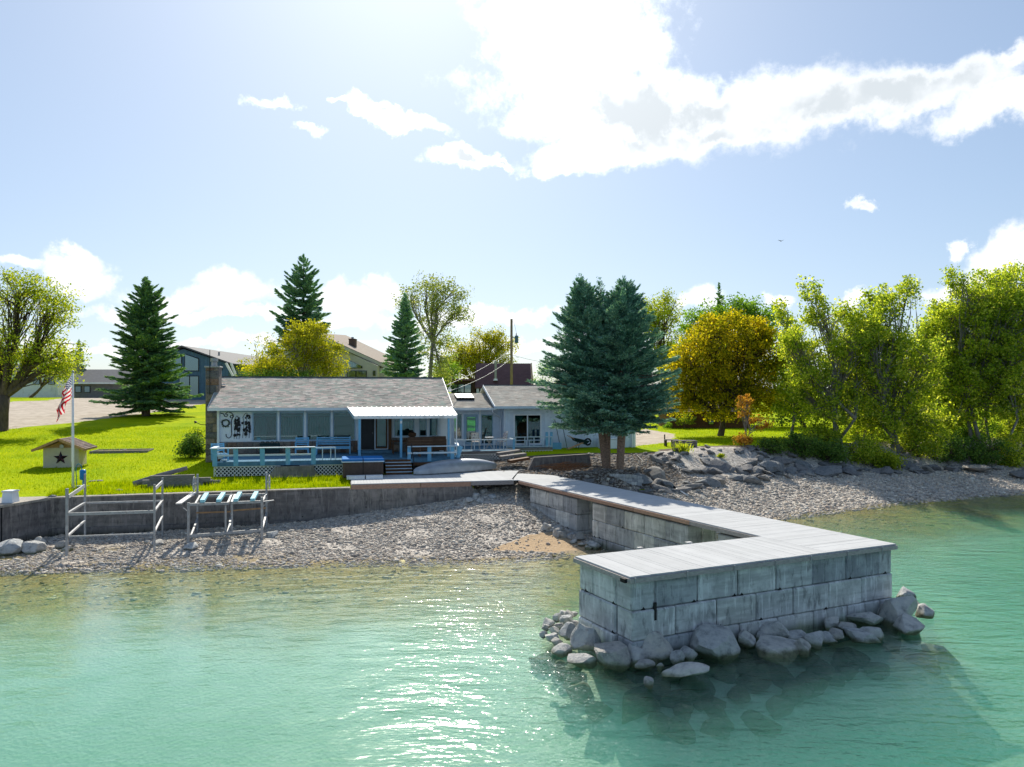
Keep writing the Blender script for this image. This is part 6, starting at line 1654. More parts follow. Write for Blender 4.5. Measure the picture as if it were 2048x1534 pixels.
def broadleaf(name, label, base, lobes, mat, bark, leaf=.14, per=70, sig=.38, trunk_r=.18, fork=.3, seed=1, group=None, shell=2.4, limbs=6, twig=.012, droop=0.0, stems=1, lw=.7):
    rr = np.random.default_rng(seed); x, y, z = base; b0 = np.array([x,y,z])
    root = thing(name, label, 'tree' if name.endswith('tree') else 'shrub', FW, x, y, z, group)
    C = []
    for c, r, n in lobes:
        d = rr.normal(size=(n,3)); d /= np.linalg.norm(d,axis=1,keepdims=True); C.append(c+d*r*(rr.uniform(0.03,1,n)**(1/shell))[:,None])
    for c, r, n in (lobes if name == 'poplar_tree' else []):       # upright shoots break the outline
        for _ in range(max(2, n//12)):
            a = rr.uniform(0,6.28); q = c+np.array([r[0]*.8*math.cos(a), r[1]*.8*math.sin(a), r[2]*rr.uniform(.3,.75)]); k = rr.integers(3,6)
            C.append(q+np.stack([rr.normal(0,.12,k), rr.normal(0,.12,k), np.linspace(0,rr.uniform(.4,1.15),k)],-1))
    C = np.concatenate(C); C[:,2] = np.maximum(C[:,2], z+.25)
    cen = C.mean(0); wood = MB()
    top = np.array([x+(cen[0]-x)*.5, y+(cen[1]-y)*.5, z+(cen[2]-z)*fork])
    roots = []
    for st in range(stems):
        off = rr.normal(0,.25,3)*(stems > 1)*np.array([1,1,0]); tp = top+rr.normal(0,.5,3)*(stems > 1)*np.array([1,1,.3])
        mid = (b0+off+tp)/2+rr.normal(0,.06,3)
        wood.tube([tuple(b0+off+np.array([0,0,-.25])), tuple(b0+off), tuple(mid), tuple(tp)], [trunk_r*1.35/stems**.4, trunk_r*1.1/stems**.4, trunk_r*.9/stems**.4, trunk_r*.75/stems**.4], 9); roots.append(tp)
    k = min(limbs, len(C)); seeds = C[rr.choice(len(C), k, replace=False)]
    for _ in range(4):
        a = ((C[:,None]-seeds[None])**2).sum(-1).argmin(1)
        for i in range(k):
            if (a == i).any(): seeds[i] = C[a == i].mean(0)
    for i in range(k):
        o = roots[i % stems]; e = seeds[i]; mid = o+(e-o)*.5+rr.normal(0,.12,3)*np.linalg.norm(e-o)*.5+np.array([0,0,.06])*np.linalg.norm(e-o)
        Lp = [o, o*.7+mid*.3+rr.normal(0,.03,3), mid, mid*.4+e*.6+rr.normal(0,.05,3), e]
        wood.tube([tuple(p) for p in Lp], [trunk_r*.62, trunk_r*.5, trunk_r*.38, trunk_r*.26, trunk_r*.14], 7, cap=False)
        for c in C[a == i]:
            f = rr.uniform(.25,.95); j = f*4; j0 = int(j); s = Lp[j0]*(1-(j-j0))+Lp[min(j0+1,4)]*(j-j0)
            m = (s+c)/2+rr.normal(0,.08,3)*np.linalg.norm(c-s)+np.array([0,0,.08])*np.linalg.norm(c-s)
            wood.tube([tuple(s), tuple(m), tuple(c)], [twig*2.6, twig*1.6, twig*.6], 4, cap=False)
    wood.build('trunk', bark, root, True, recalc=False)
    n = len(C)*per
    idx = np.repeat(np.arange(len(C)), per); sg = sig*rr.uniform(.55,1.35,len(C))
    P = C[idx]+np.clip(rr.normal(0,1,(n,3)),-1.6,1.6)*sg[idx][:,None]*np.array([1,1,.75])
    if droop: P[:,2] -= np.abs(rr.normal(0,droop,n))
    D = rr.normal(0,1,(n,3)); D[:,2] -= .35; Nn = rr.normal(0,.7,(n,3))+np.array([0,0,.6])
    L = leaf*rr.uniform(.6,1.35,n); V, Q = cards(P, D, Nn, L, L*lw)
    np_mesh('crown', V-b0, Q, mat, root)
    return root
M['needle_dark'] = leaf_mat('dark_spruce_needles', [(0,(0.098,0.214,0.139)),(.5,(0.161,0.331,0.193)),(.85,(0.268,0.473,0.214)),(1,(0.511,0.696,0.240))], .22)
M['needle_blue'] = leaf_mat('blue_spruce_needles', [(0,(0.104,0.241,0.223)),(.4,(0.184,0.367,0.328)),(.75,(0.275,0.498,0.433)),(1,(0.445,0.668,0.536))], .18)
M['needle_mid'] = leaf_mat('spruce_needles', [(0,(0.124,0.278,0.222)),(.5,(0.222,0.433,0.305)),(1,(0.446,0.668,0.419))], .2)
M['leaf_yellow'] = leaf_mat('young_yellow_leaves', [(0,(0.216,0.257,0.016)),(.5,(0.405,0.419,0.027)),(1,(0.594,0.540,0.054))], .5)
M['leaf_spring'] = leaf_mat('spring_green_leaves', [(0,(0.174,0.272,0.029)),(.5,(0.370,0.467,0.038)),(1,(0.622,0.642,0.067))], .5)
M['leaf_green'] = leaf_mat('fresh_green_leaves', [(0,(0.093,0.204,0.033)),(.5,(0.185,0.352,0.046)),(1,(0.333,0.519,0.074))], .48)
M['leaf_poplar'] = leaf_mat('poplar_leaves', [(0,(0.151,0.250,0.030)),(.45,(0.350,0.474,0.051)),(.8,(0.625,0.700,0.074)),(1,(0.800,0.800,0.250))], .62)
M['leaf_gold'] = leaf_mat('golden_maple_leaves', [(0,(.14,.17,.010)),(.4,(.34,.34,.016)),(.8,(.60,.50,.024)),(1,(.80,.64,.05))], .6)
M['leaf_orange'] = leaf_mat('copper_leaves', [(0,(0.288,0.132,0.024)),(.5,(0.528,0.276,0.048)),(1,(0.696,0.432,0.096))], .45)
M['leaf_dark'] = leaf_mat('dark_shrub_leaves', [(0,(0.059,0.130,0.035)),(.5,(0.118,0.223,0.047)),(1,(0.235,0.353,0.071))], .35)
M['leaf_grey'] = leaf_mat('sparse_grey_leaves', [(0,(0.141,0.210,0.071)),(.5,(0.304,0.375,0.117)),(1,(0.515,0.561,0.188))], .45)

def on_ground(px, py):
    u, v, z = tz_px(px, py); p = FH.W(u, v, z); return (p.x, p.y, z)
def at_Y(px, Y):
    X = (px-1024)/F*Y; u, v = uv_of(X, Y); return (X, Y, tz(u, v))
def hgt(base, py): return at_depth(1024, py, base[1]).z-base[2]

def build_trees():
    # left big leafing tree
    b = on_ground(2, 862); Y = b[1]
    broadleaf('shade_tree', 'big half-leafed yellow-green tree with bare dark limbs at the left edge', b,
        [ell(-60,640,110,90,Y,60), ell(40,590,75,50,Y,60), ell(110,610,50,45,Y,40), ell(90,690,70,60,Y,55), ell(20,720,60,50,Y,30), ell(130,735,40,30,Y,18), ell(-150,680,90,90,Y,40)],
        M['leaf_spring'], M['bark'], .16, 62, .36, .46, .34, 11, None, 2.0, 10, .022)
    # small far trees behind it
    b = at_Y(158, 118); conifer('fir_tree', 'small distant fir between the big left tree and the dark spruce', b, hgt(b,682), 1.9, M['needle_mid'], M['bark'], .15, 120, 60, (.4,.14), .1, .9, .15, 3)
    b = at_Y(60, 105); broadleaf('shade_tree', 'low yellow-green tree far behind the flag', b, [ell(95,720,48,40,105,40), ell(140,740,30,30,105,16)], M['leaf_spring'], M['bark'], .2, 70, .6, .2, .3, 31)
    b = at_Y(-20, 130); broadleaf('shade_tree', 'pale green tree far away at the left edge behind the white house', b, [ell(10,720,60,40,130,40)], M['leaf_green'], M['bark'], .22, 80, .7, .2, .3, 32)
    # dark spruce on the lawn
    b = on_ground(292, 832)
    conifer('spruce_tree', 'broad dark green spruce on the lawn left of the stone chimney', b, hgt(b,557), 97/(F/b[1]), M['needle_dark'], M['bark'], .07, 460, 110, (.42,.11), .30, .70, .36, 5, upturn=.45, open_=.35)
    # tall open spruce behind the yellow tree
    b = at_Y(607, 98)
    conifer('spruce_tree', 'tallest dark spruce with open layered boughs behind the house roof', b, hgt(b,513), 88/(F/98), M['needle_mid'], M['bark'], .10, 230, 150, (.50,.15), .55, .62, .38, 6, upturn=.9, layer=26, open_=.3)
    # yellow-green tree behind the ridge
    b = at_Y(600, 66)
    broadleaf('yellow_tree', 'bright yellow-green tree rising behind the main roof ridge', b, [ell(590,715,75,60,66,95), ell(610,675,45,32,66,50), ell(665,730,32,40,66,30), ell(530,735,40,30,66,28), ell(640,690,40,36,66,30)], M['leaf_yellow'], M['bark_grey'], .15, 110, .34, .2, .35, 12, None, 2.0, 8, .016)
    b = at_Y(535, 72); broadleaf('young_tree', 'thin young tree with few leaves left of the yellow tree', b, [ell(530,700,32,18,72,12), ell(500,735,28,16,72,10)], M['leaf_yellow'], M['bark_grey'], .16, 36, .34, .07, .55, 13, None, 1.6, 5, .014)
    b = at_Y(540, 64); broadleaf('hedge_shrub', 'dark green shrub line behind the left half of the roof', b, [ell(530,760,60,18,64,26), ell(590,758,50,18,64,20)], M['leaf_dark'], M['bark'], .15, 90, .35, .08, .3, 14)
    # middle spruce and sparse tall tree
    b = at_Y(810, 74)
    conifer('spruce_tree', 'dense blue-grey spruce behind the right end of the main roof', b, hgt(b,590), 57/(F/74), M['needle_mid'], M['bark'], .05, 420, 105, (.36,.11), .15, .72, .25, 7)
    b = at_Y(856, 88)
    broadleaf('birch_tree', 'tall thin sparsely leafed tree with pale trunk behind the blue-grey spruce', b,
        [ell(857,600,36,62,88,50), ell(905,590,36,45,88,30), ell(870,690,48,55,88,40), ell(920,630,24,22,88,12), ell(815,600,22,26,88,12), ell(880,740,30,30,88,16)], M['leaf_grey'], M['bark_grey'], .22, 55, .5, .26, .75, 15, None, 1.7, 9, .02)
    b = at_Y(960, 124)
    broadleaf('willow_tree', 'wide yellow-green willow behind the maroon barn', b, [ell(915,720,42,45,124,60), ell(960,700,40,45,124,60), ell(1000,690,34,42,124,40), ell(985,665,20,18,124,10), ell(1010,730,24,30,124,20)], M['leaf_yellow'], M['bark'], .26, 85, .62, .4, .35, 16, None, 2.0, 9, .035, .4)
    b = at_Y(878, 100); broadleaf('dark_tree', 'dark green bushy tree left of the maroon barn', b, [ell(880,755,26,30,100,30), ell(905,745,20,24,100,14)], M['leaf_green'], M['bark'], .2, 90, .5, .15, .3, 17)
    # the pair of blue spruces before the house
    b = on_ground(1213, 937); s = F/b[1]
    conifer('blue_spruce_tree', 'left blue spruce with twin tops and a leaning red trunk before the house', b, hgt(b,556), 142/s, M['needle_blue'], M['bark_red'], .215, 470, 165, (.21,.062), .26, .76, .20, 8, lean=(-1.35,.2), upturn=.35, tops=[(0,0,1.0,1.0),(1.0,.1,.985,.42)], layer=34)
    b = on_ground(1240, 940); s = F/b[1]
    conifer('blue_spruce_tree', 'right blue spruce with a scaly straight trunk before the house', b, hgt(b,560), 136/s, M['needle_blue'], M['bark_red'], .235, 480, 165, (.21,.062), .28, .72, .175, 9, lean=(.32,.1), upturn=.35, tops=[(-.1,0,1.0,1.0),(.28,.1,.975,.35)], layer=32)
    # behind on the right
    b = at_Y(1330, 98)
    broadleaf('willow_tree', 'loose yellow-green willow just right of the blue spruces', b, [ell(1325,620,42,40,98,50), ell(1335,690,42,50,98,45), ell(1300,650,26,40,98,22), ell(1332,590,14,14,98,6)], M['leaf_spring'], M['bark'], .22, 80, .52, .3, .4, 18, None, 2.0, 8, .03, .35)
    b = at_Y(1438, 118); conifer('spruce_tree', 'dark spruce top poking above the green maple', b, hgt(b,568), 3.6, M['needle_dark'], M['bark'], .2, 170, 90, (.5,.16), .2, .9, .25, 19)
    b = at_Y(1470, 88)
    broadleaf('maple_tree', 'fresh green maple behind the golden maple', b, [ell(1420,650,60,48,88,70), ell(1480,630,50,34,88,60), ell(1530,650,40,40,88,40), ell(1385,690,30,40,88,22)], M['leaf_green'], M['bark'], .26, 75, .55, .3, .35, 20, None, 2.2, 8, .03)
    b = on_ground(1441, 873); Y = b[1]
    broadleaf('maple_tree', 'round golden-leaved maple with a short dark trunk on the right lawn', b,
        [ell(1450,715,105,80,Y,230), ell(1390,760,62,60,Y,110), ell(1515,745,60,85,Y,130), ell(1460,670,80,45,Y,110), ell(1440,810,90,30,Y,60), ell(1350,745,24,22,Y,16), ell(1360,800,30,22,Y,18)], M['leaf_gold'], M['bark'], .19, 70, .36, .26, .30, 21, None, 4.2, 9, .02)
    b = on_ground(1490, 893)
    broadleaf('sapling_tree', 'thin copper-orange sapling on the bank before the golden maple', b, [ell(1488,812,16,28,b[1],18), ell(1512,845,18,14,b[1],9), ell(1530,848,10,8,b[1],4), ell(1482,880,20,16,b[1],16)], M['leaf_orange'], M['bark_grey'], .13, 44, .17, .045, .3, 22, None, 2, 6, .010)
    b = on_ground(1368, 858); broadleaf('young_tree', 'slim green young tree left of the golden maple trunk', b, [ell(1372,835,20,18,b[1],14)], M['leaf_spring'], M['bark'], .14, 60, .24, .05, .4, 23)
    # poplars along the right shore
    g = 'poplars along the right shore'
    b = on_ground(1678, 888); Y = b[1]
    broadleaf('poplar_tree', 'many-stemmed young poplar, leftmost of the poplars on the right shore', b,
        [ell(1630,620,26,50,Y,28), ell(1625,740,55,75,Y,95), ell(1700,720,52,70,Y,80), ell(1580,690,24,36,Y,18), ell(1660,820,75,45,Y,70), ell(1690,650,34,30,Y,20)], M['leaf_poplar'], M['bark_grey'], .175, 60, .30, .22, .32, 24, g, 1.9, 12, .016, stems=4)
    b = on_ground(1790, 902); Y = b[1]
    broadleaf('poplar_tree', 'poplar with a thin open top, second from the left on the right shore', b,
        [ell(1790,605,40,42,Y,32), ell(1760,720,55,80,Y,95), ell(1830,740,55,75,Y,95), ell(1770,840,70,50,Y,80), ell(1850,850,50,45,Y,50), ell(1740,660,24,40,Y,18)], M['leaf_poplar'], M['bark_grey'], .175, 60, .30, .2, .34, 25, g, 2.0, 12, .016, stems=3)
    b = on_ground(1950, 895); Y = b[1]
    broadleaf('poplar_tree', 'tall dense poplar with pale trunk at the right side of the picture', b,
        [ell(1960,600,70,55,Y,110), ell(1925,690,60,70,Y,110), ell(2010,680,75,90,Y,150), ell(1900,640,36,36,Y,36), ell(1960,790,85,60,Y,110), ell(1900,790,50,70,Y,60)], M['leaf_poplar'], M['bark_grey'], .175, 60, .30, .22, .4, 26, g, 2.1, 12, .016, stems=2)
    b = on_ground(2050, 905); Y = b[1]
    broadleaf('poplar_tree', 'tallest poplar cut off by the right edge of the picture', b, [ell(2060,590,60,70,Y,110), ell(2080,700,80,90,Y,130), ell(2050,820,70,60,Y,90), ell(2140,720,60,120,Y,60)], M['leaf_poplar'], M['bark_grey'], .175, 60, .32, .22, .4, 27, g, 2.1, 10, .016, stems=2)
    for i, (px, Y, lob, lab) in enumerate((
            (1735, 57, [(1735,690,40,60,50),(1725,790,50,60,60),(1750,620,20,30,10)], 'slender poplar between the first two poplars'),
            (1870, 60, [(1875,700,50,70,70),(1860,800,55,55,70),(1885,640,26,30,16)], 'bushy poplar filling the gap left of the tall dense poplar'),
            (1585, 60, [(1585,720,34,60,40),(1590,800,44,50,50),(1575,650,18,24,8)], 'slim poplar beside the golden maple'),
            (2000, 58, [(2000,640,60,70,90),(2010,760,60,80,90)], 'full poplar standing before the tallest poplar'))):
        b = at_Y(px, Y); broadleaf('poplar_tree', lab, b, [ell(a_,b_,c_,d_,Y,n_) for a_,b_,c_,d_,n_ in lob], M['leaf_poplar'], M['bark_grey'], .20, 58, .32, .14, .35, 124+i, g, 1.9, 9, .015, stems=2)
    b = at_Y(1870, 82)
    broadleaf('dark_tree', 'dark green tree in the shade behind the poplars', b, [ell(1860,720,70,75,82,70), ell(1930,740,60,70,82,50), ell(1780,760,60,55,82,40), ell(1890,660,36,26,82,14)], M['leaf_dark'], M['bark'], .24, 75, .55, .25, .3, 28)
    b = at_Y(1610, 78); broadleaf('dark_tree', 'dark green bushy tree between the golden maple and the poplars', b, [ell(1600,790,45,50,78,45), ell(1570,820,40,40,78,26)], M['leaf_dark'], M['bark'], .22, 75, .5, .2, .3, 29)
    for i, (px, Y, y0, r) in enumerate(((1250,140,740,40),(1560,130,740,60),(1700,120,760,70),(1960,120,740,90),(2120,110,700,90),(700,150,735,30),(1090,160,760,24))):
        b = at_Y(px, Y); broadleaf('far_tree', 'far green tree filling a gap in the treeline' , b, [ell(px,y0,r,36,Y,int(r*.8))], M['leaf_green'], M['bark'], .3, 60, .8, .2, .3, 50+i, 'far trees in the gaps')
    # shrubs on the bank
    for i, (px, py, rx, ry, m, lab) in enumerate(((1600,905,40,26,'leaf_dark','dark shrub at the left end of the bank thicket'),(1660,915,42,28,'leaf_dark','dark shrub below the leftmost poplar'),(1730,918,45,34,'leaf_poplar','leafy green shrub hanging over the bank rocks'),
            (1770,930,34,18,'leaf_spring','yellow-green shrub spilling low over the bank rocks'),(1830,905,50,34,'leaf_poplar','leafy shrub in the middle of the right bank'),(1900,915,48,36,'leaf_dark','dark shrub below the tall dense poplar'),
            (1960,920,50,36,'leaf_dark','dark bushy shrub near the right edge of the bank'),(2030,925,52,38,'leaf_poplar','leafy shrub cut by the right edge of the picture'),(1545,900,26,14,'leaf_dark','low dark shrub right of the copper sapling'),
            (1715,872,46,34,'leaf_poplar','tall leafy shrub between the first and second poplar trunks'),(1800,868,50,38,'leaf_green','fresh green shrub before the second poplar trunk'),(1880,870,46,40,'leaf_poplar','tall leafy shrub left of the tall dense poplar trunk'),
            (1945,872,48,40,'leaf_green','fresh green shrub hiding the tall dense poplar trunk'),(2015,876,50,44,'leaf_poplar','tall leafy shrub right of the tall dense poplar trunk'),(1640,880,40,26,'leaf_poplar','leafy shrub left of the leftmost poplar trunk'))):
        b = on_ground(px, py+8); broadleaf('bank_shrub', lab, b, [ell(px,py-ry*.4,rx,ry,b[1],int(rx*1.5))], M[m], M['bark'], .13, 70, .24, .05, .3, 70+i, 'shrubs on the right bank', 2.2, 6, .01, stems=4)
    b = on_ground(383, 915); broadleaf('flowering_shrub', 'dark rounded shrub with pale yellow tips beside the chimney', b, [ell(383,893,26,22,b[1],40)], M['leaf_dark'], M['bark'], .12, 80, .2, .04, .3, 90, None, 2.4, 5, .01, stems=3)
    b = on_ground(392, 880); broadleaf('flowering_shrub', 'pale yellow-green shrub behind the dark shrub by the chimney', b, [ell(388,872,20,12,b[1],18)], M['leaf_spring'], M['bark'], .12, 60, .18, .04, .3, 91, None, 2.4, 5, .01, stems=3)
    b = on_ground(1336, 858); broadleaf('clipped_shrub', 'small round shrub beside the brown cabin', b, [ell(1336,851,8,7,b[1],10)], M['leaf_green'], M['bark'], .12, 60, .14, .03, .3, 92)
    for i, (px, py, w, lab) in enumerate(((1365,905,22,'bright green grassy clump on the riprap below the pallets'),(1441,915,9,'small yellow-green weed on the gravel mound'),(1284,985,5,'tiny green weed by the black pipe'))):
        b = on_ground(px, py); s = F/b[1]; rr = np.random.default_rng(95+i); n = 260; a = rr.uniform(0,6.28,n); r = np.abs(rr.normal(0,.5,n))*w/s
        P = np.stack([b[0]+r*np.cos(a), b[1]+r*np.sin(a)*.7, b[2]+rr.uniform(.05,.3,n)*w/14],-1); D = np.stack([np.cos(a)*.5,np.sin(a)*.5,np.ones(n)],-1); V, Q = cards(P, D, rr.normal(0,1,(n,3)), .30*w/14, .05)
        o = np_mesh('weed_clump', V-np.array(b), Q, M['leaf_spring'], loc=b); tag(o, lab, 'plant')
build_trees()

def build_grass():
    rr = np.random.default_rng(5)
    def blades(name, u, v, h, w, mat, label):
        n = len(u); z = terrain(u, v); x = u*FH.c-v*FH.s; y = u*FH.s+v*FH.c
        a = rr.uniform(0,6.28,n); ln = rr.uniform(.0,.6,n)*h
        V = np.empty((n,3,3)); dx, dy = np.cos(a)*w/2, np.sin(a)*w/2
        V[:,0] = np.stack([x-dx,y-dy,z-.02],-1); V[:,1] = np.stack([x+dx,y+dy,z-.02],-1); b = rr.uniform(0,6.28,n); V[:,2] = np.stack([x+np.cos(b)*ln,y+np.sin(b)*ln,z+h],-1)
        o = np_mesh(name, V.reshape(-1,3), np.arange(n*3).reshape(n,3), mat); tag(o, label, kind='stuff')
    n = 26000; u = rr.uniform(-12.2,.3,n); v = 35.36+rr.uniform(0,1,n)**1.3*3.4
    k = (np.sin(u*2.3)*np.sin(v*3.1+u)+rr.normal(0,.5,n)) > -.55; u, v = u[k], v[k]
    h = rr.lognormal(-2.35,.5,len(u)); blades('weedy_grass', u, v, np.clip(h,.04,.36), .03, M['leaf_grass'], 'long weedy grass growing along the top of the lakeside wall')
    n = 70000; u = rr.uniform(-34,-4,n); v = rr.uniform(36,66,n)**1.0
    X = u*FH.c-v*FH.s; Y = u*FH.s+v*FH.c; z = terrain(u,v); px = 1024+F*X/Y; py = HY-F*(z-CH)/Y
    k = (px > -60) & (px < 430) & (py > 825) & ~in_poly(px,py,[(-400,905),(60,853),(200,838),(330,822),(415,806),(440,780),(-400,780)]) & ~((u > -6.9) & (v > 39.5)); u, v = u[k], v[k]
    blades('lawn_grass', u, v, rr.uniform(.05,.11,len(u)), .035, M['leaf_grass'], 'short bright green lawn grass left of the house')
    n = 42000; u = rr.uniform(18,52,n); v = rr.uniform(47,80,n)
    X = u*FH.c-v*FH.s; Y = u*FH.s+v*FH.c; z = terrain(u,v); px = 1024+F*X/Y; py = HY-F*(z-CH)/Y
    k = (v > ip(u,TP_U,TP_V)+1.2) & ~in_poly(px,py,[(1262,893),(1345,884),(1350,868),(1290,858),(1250,870)]) & ~in_poly(px,py,[(1390,893),(1480,902),(1510,915),(1400,930),(1340,920)]); u, v = u[k], v[k]
    blades('lawn_grass', u, v, rr.uniform(.05,.12,len(u)), .04, M['leaf_grass'], 'short bright green lawn grass on the right lawn')
M['leaf_grass'] = leaf_mat('grass_blades', [(0,(.17,.27,.002)),(.5,(.31,.42,.002)),(1,(.48,.52,.008))], .5)
build_grass()
# ---------------------------------------------------------------- bank and riprap
def build_bank():
    rr = random.Random(31)
    for i in range(190):
        u = rr.uniform(14.5,46); t = rr.uniform(-.25,1.0); vf, vt = float(ip(u,FT_U,FT_V)), float(ip(u,TP_U,TP_V)); v = vf+(vt-vf)*t
        z = tz(u, v); p = FH.W(u, v, z); r = rr.uniform(.22,.62)*(1.15 if t < .5 else .9)
        zone = ['by the blue spruces','below the stacked pallets','below the copper sapling','under the leftmost poplar','under the second poplar','under the tall dense poplar','near the right edge'][int(np.searchsorted([18,21.5,26,31,36,41], u))]
        boulder(p.x, p.y, z+r*.12, r, 400+i, ('broad' if r > .45 else 'small')+' dark riprap slab '+('at the foot of' if t < .3 else 'high on' if t > .65 else 'halfway up')+' the bank '+zone, 'riprap on the right bank', slab=True, tilt=.5)
    for i, (px, py, w, lab) in enumerate(((1318,912,30,'big square grey boulder at the top left of the riprap'),(1655,950,50,'long bluish slab at the foot of the riprap under the poplar'),(1560,928,40,'tilted flat slab resting on the riprap'),(1490,945,40,'pale broken concrete slab lying at the riprap foot'),
            (1545,945,60,'wide pale slab lying flat at the riprap foot'),(1580,925,26,'upright pointed slab standing on the riprap'),(1700,950,34,'low rounded boulder at the edge of the pebbles'),(1865,940,30,'pale upright boulder in the right riprap row'),
            (1900,942,30,'rounded boulder in the middle of the right riprap row'),(1770,948,30,'round boulder under the yellow-green shrub'),(1960,945,60,'long dark boulder near the right edge'),(2040,955,40,'boulder cut by the right edge of the picture'),(1830,945,30,'grey boulder left of the pale upright boulder'))):
        u, v, z = tz_px(px, py); p = FH.W(u, v, z); r = w/(F/p.y)/2; boulder(p.x, p.y, z+r*.3, r*1.1, 700+i, lab, slab=True, tilt=.35)
    for i in range(60):
        q = rr.uniform(6.5,17.5); pp = 2.7+abs(rr.gauss(0,.8))+(.6 if q > 12 else 0); p = FD.W(pp, q); u, v = uv_of(p.x, p.y); z = tz(u, v); r = rr.uniform(.10,.34)
        if v < float(ip(u,SH_U,SH_V))+.6: continue
        boulder(p.x, p.y, z+r*.2, r, 500+i, 'small broken grey rock in the rubble along the right side of the dock', 'rubble along the right side of the dock', slab=True, tilt=.6)
    # low curved block wall right of the bend
    pts = [(1128,952),(1150,949),(1172,948),(1195,947.5),(1217,947.5),(1240,948),(1262,949),(1284,952)]
    W = []
    for px, py in pts:
        Y = 39.0-.012*(px-1128)*.2; X = (px-1024)/F*Y; W.append((X, Y, CH-(py-HY)/F*Y))
    root = thing('garden_wall', 'low curved wall of grey garden blocks below the blue spruces', 'wall', FW, W[3][0], W[3][1], 1.5)
    for r in range(3):
        for i in range(len(W)-1):
            a, b = Vector(W[i]), Vector(W[i+1]); n = 2
            for k in range(n):
                p = a.lerp(b, (k+(.25 if r % 2 else 0))/n); q = a.lerp(b, (k+1+(.25 if r % 2 else 0))/n); d = (q-p)*.02
                z = -.085-.17*r
                MB().beam(p+d+Vector((0,0,z)), q-d+Vector((0,0,z)), .22, .16).build('garden_block', M['concrete_pale'], root)
    # pale concrete retaining wall between the right deck and the spruces
    ua, _ = uz(1050,930,39.2); ub, _ = uz(1186,930,39.2)
    o = MB().add([(ua,39.2,1.6),(ub,39.2,1.6),(ub,39.5,1.6),(ua,39.5,1.6),(ua+.5,39.2,uz(1065,915,39.2)[1]),(ub-.2,39.2,uz(1180,908,39.2)[1]),(ub-.2,39.5,uz(1180,908,39.2)[1]),(ua+.5,39.5,uz(1065,915,39.2)[1])],[(0,3,2,1),(4,5,6,7),(0,1,5,4),(1,2,6,5),(2,3,7,6),(3,0,4,7)])
    tag(o.build_at('retaining_wall', M['concrete_dark'], FH, (ua+ub)/2, 39.3, 1.8), 'pale concrete retaining wall left of the spruce trunks', 'wall')
    # timber steps beside it
    for i, (x0, x1, y, v, lab) in enumerate(((1000,1052,914,40.8,'upper weathered timber of the steps left of the retaining wall'),(1018,1058,922,40.2,'lower dark timber of the steps left of the retaining wall'),(995,1040,907,41.6,'topmost weathered timber of the steps below the right deck'))):
        a, z = uz(x0, y, v); b, _ = uz(x1, y, v); tag(MB().beam((a,v,z-.02),(b,v+.2,z+.12), .5, .14).build_at('step_timber', M['grey_wood' if i != 1 else 'brown_wood'], FH, (a+b)/2, v, z), lab, 'timber')
    # dead brush
    b = MB(); rr2 = random.Random(6); c = None
    for i in range(170):
        px = rr2.gauss(1135,28); py = rr2.uniform(932,950); v = rr2.uniform(37.6,38.9); u, z = uz(px, py, v); z = max(z, tz(u,v)+.03)+rr2.uniform(0,.22); L = rr2.uniform(.3,1.0); a = rr2.gauss(0,.5)
        b.tube([(u-L/2,v,z),(u,v+rr2.uniform(-.1,.1),z+rr2.uniform(-.05,.1)),(u+L/2*math.cos(a),v+L*.3*math.sin(a),z+rr2.uniform(-.15,.15))], .010, 4, .005, cap=False)
    u, z = uz(1140,940,38.2); o = b.build('dead_brush', M['brush'], loc=FH.W(u,38.2,z), rot=FH.a, org=(u,38.2,z), recalc=False); tag(o, 'pile of brown dead twigs below the spruce trunks', 'brush', kind='stuff')
    # pipe down the bank
    P = [Vector(FH.W(*tz_px(px, py))) for px, py in ((1274,915),(1300,942),(1330,965),(1352,982))]; P = [p+Vector((0,0,.12)) for p in P]
    root = thing('drain_pipe', 'long black drain pipe running down over the rubble to the beach', 'pipe', FW, P[2].x, P[2].y, P[2].z)
    MB().tube(P, .055, 8).build('black_pipe', M['black'], root, True); e = Vector(FH.W(*tz_px(1376,995)))+Vector((0,0,.1)); MB().tube([P[-1], e], .04, 8).build('white_end', M['paint_white'], root, True)
M['brush'] = plain('dead_brush', (.20,.11,.06), .9, .4, 12)
build_bank()

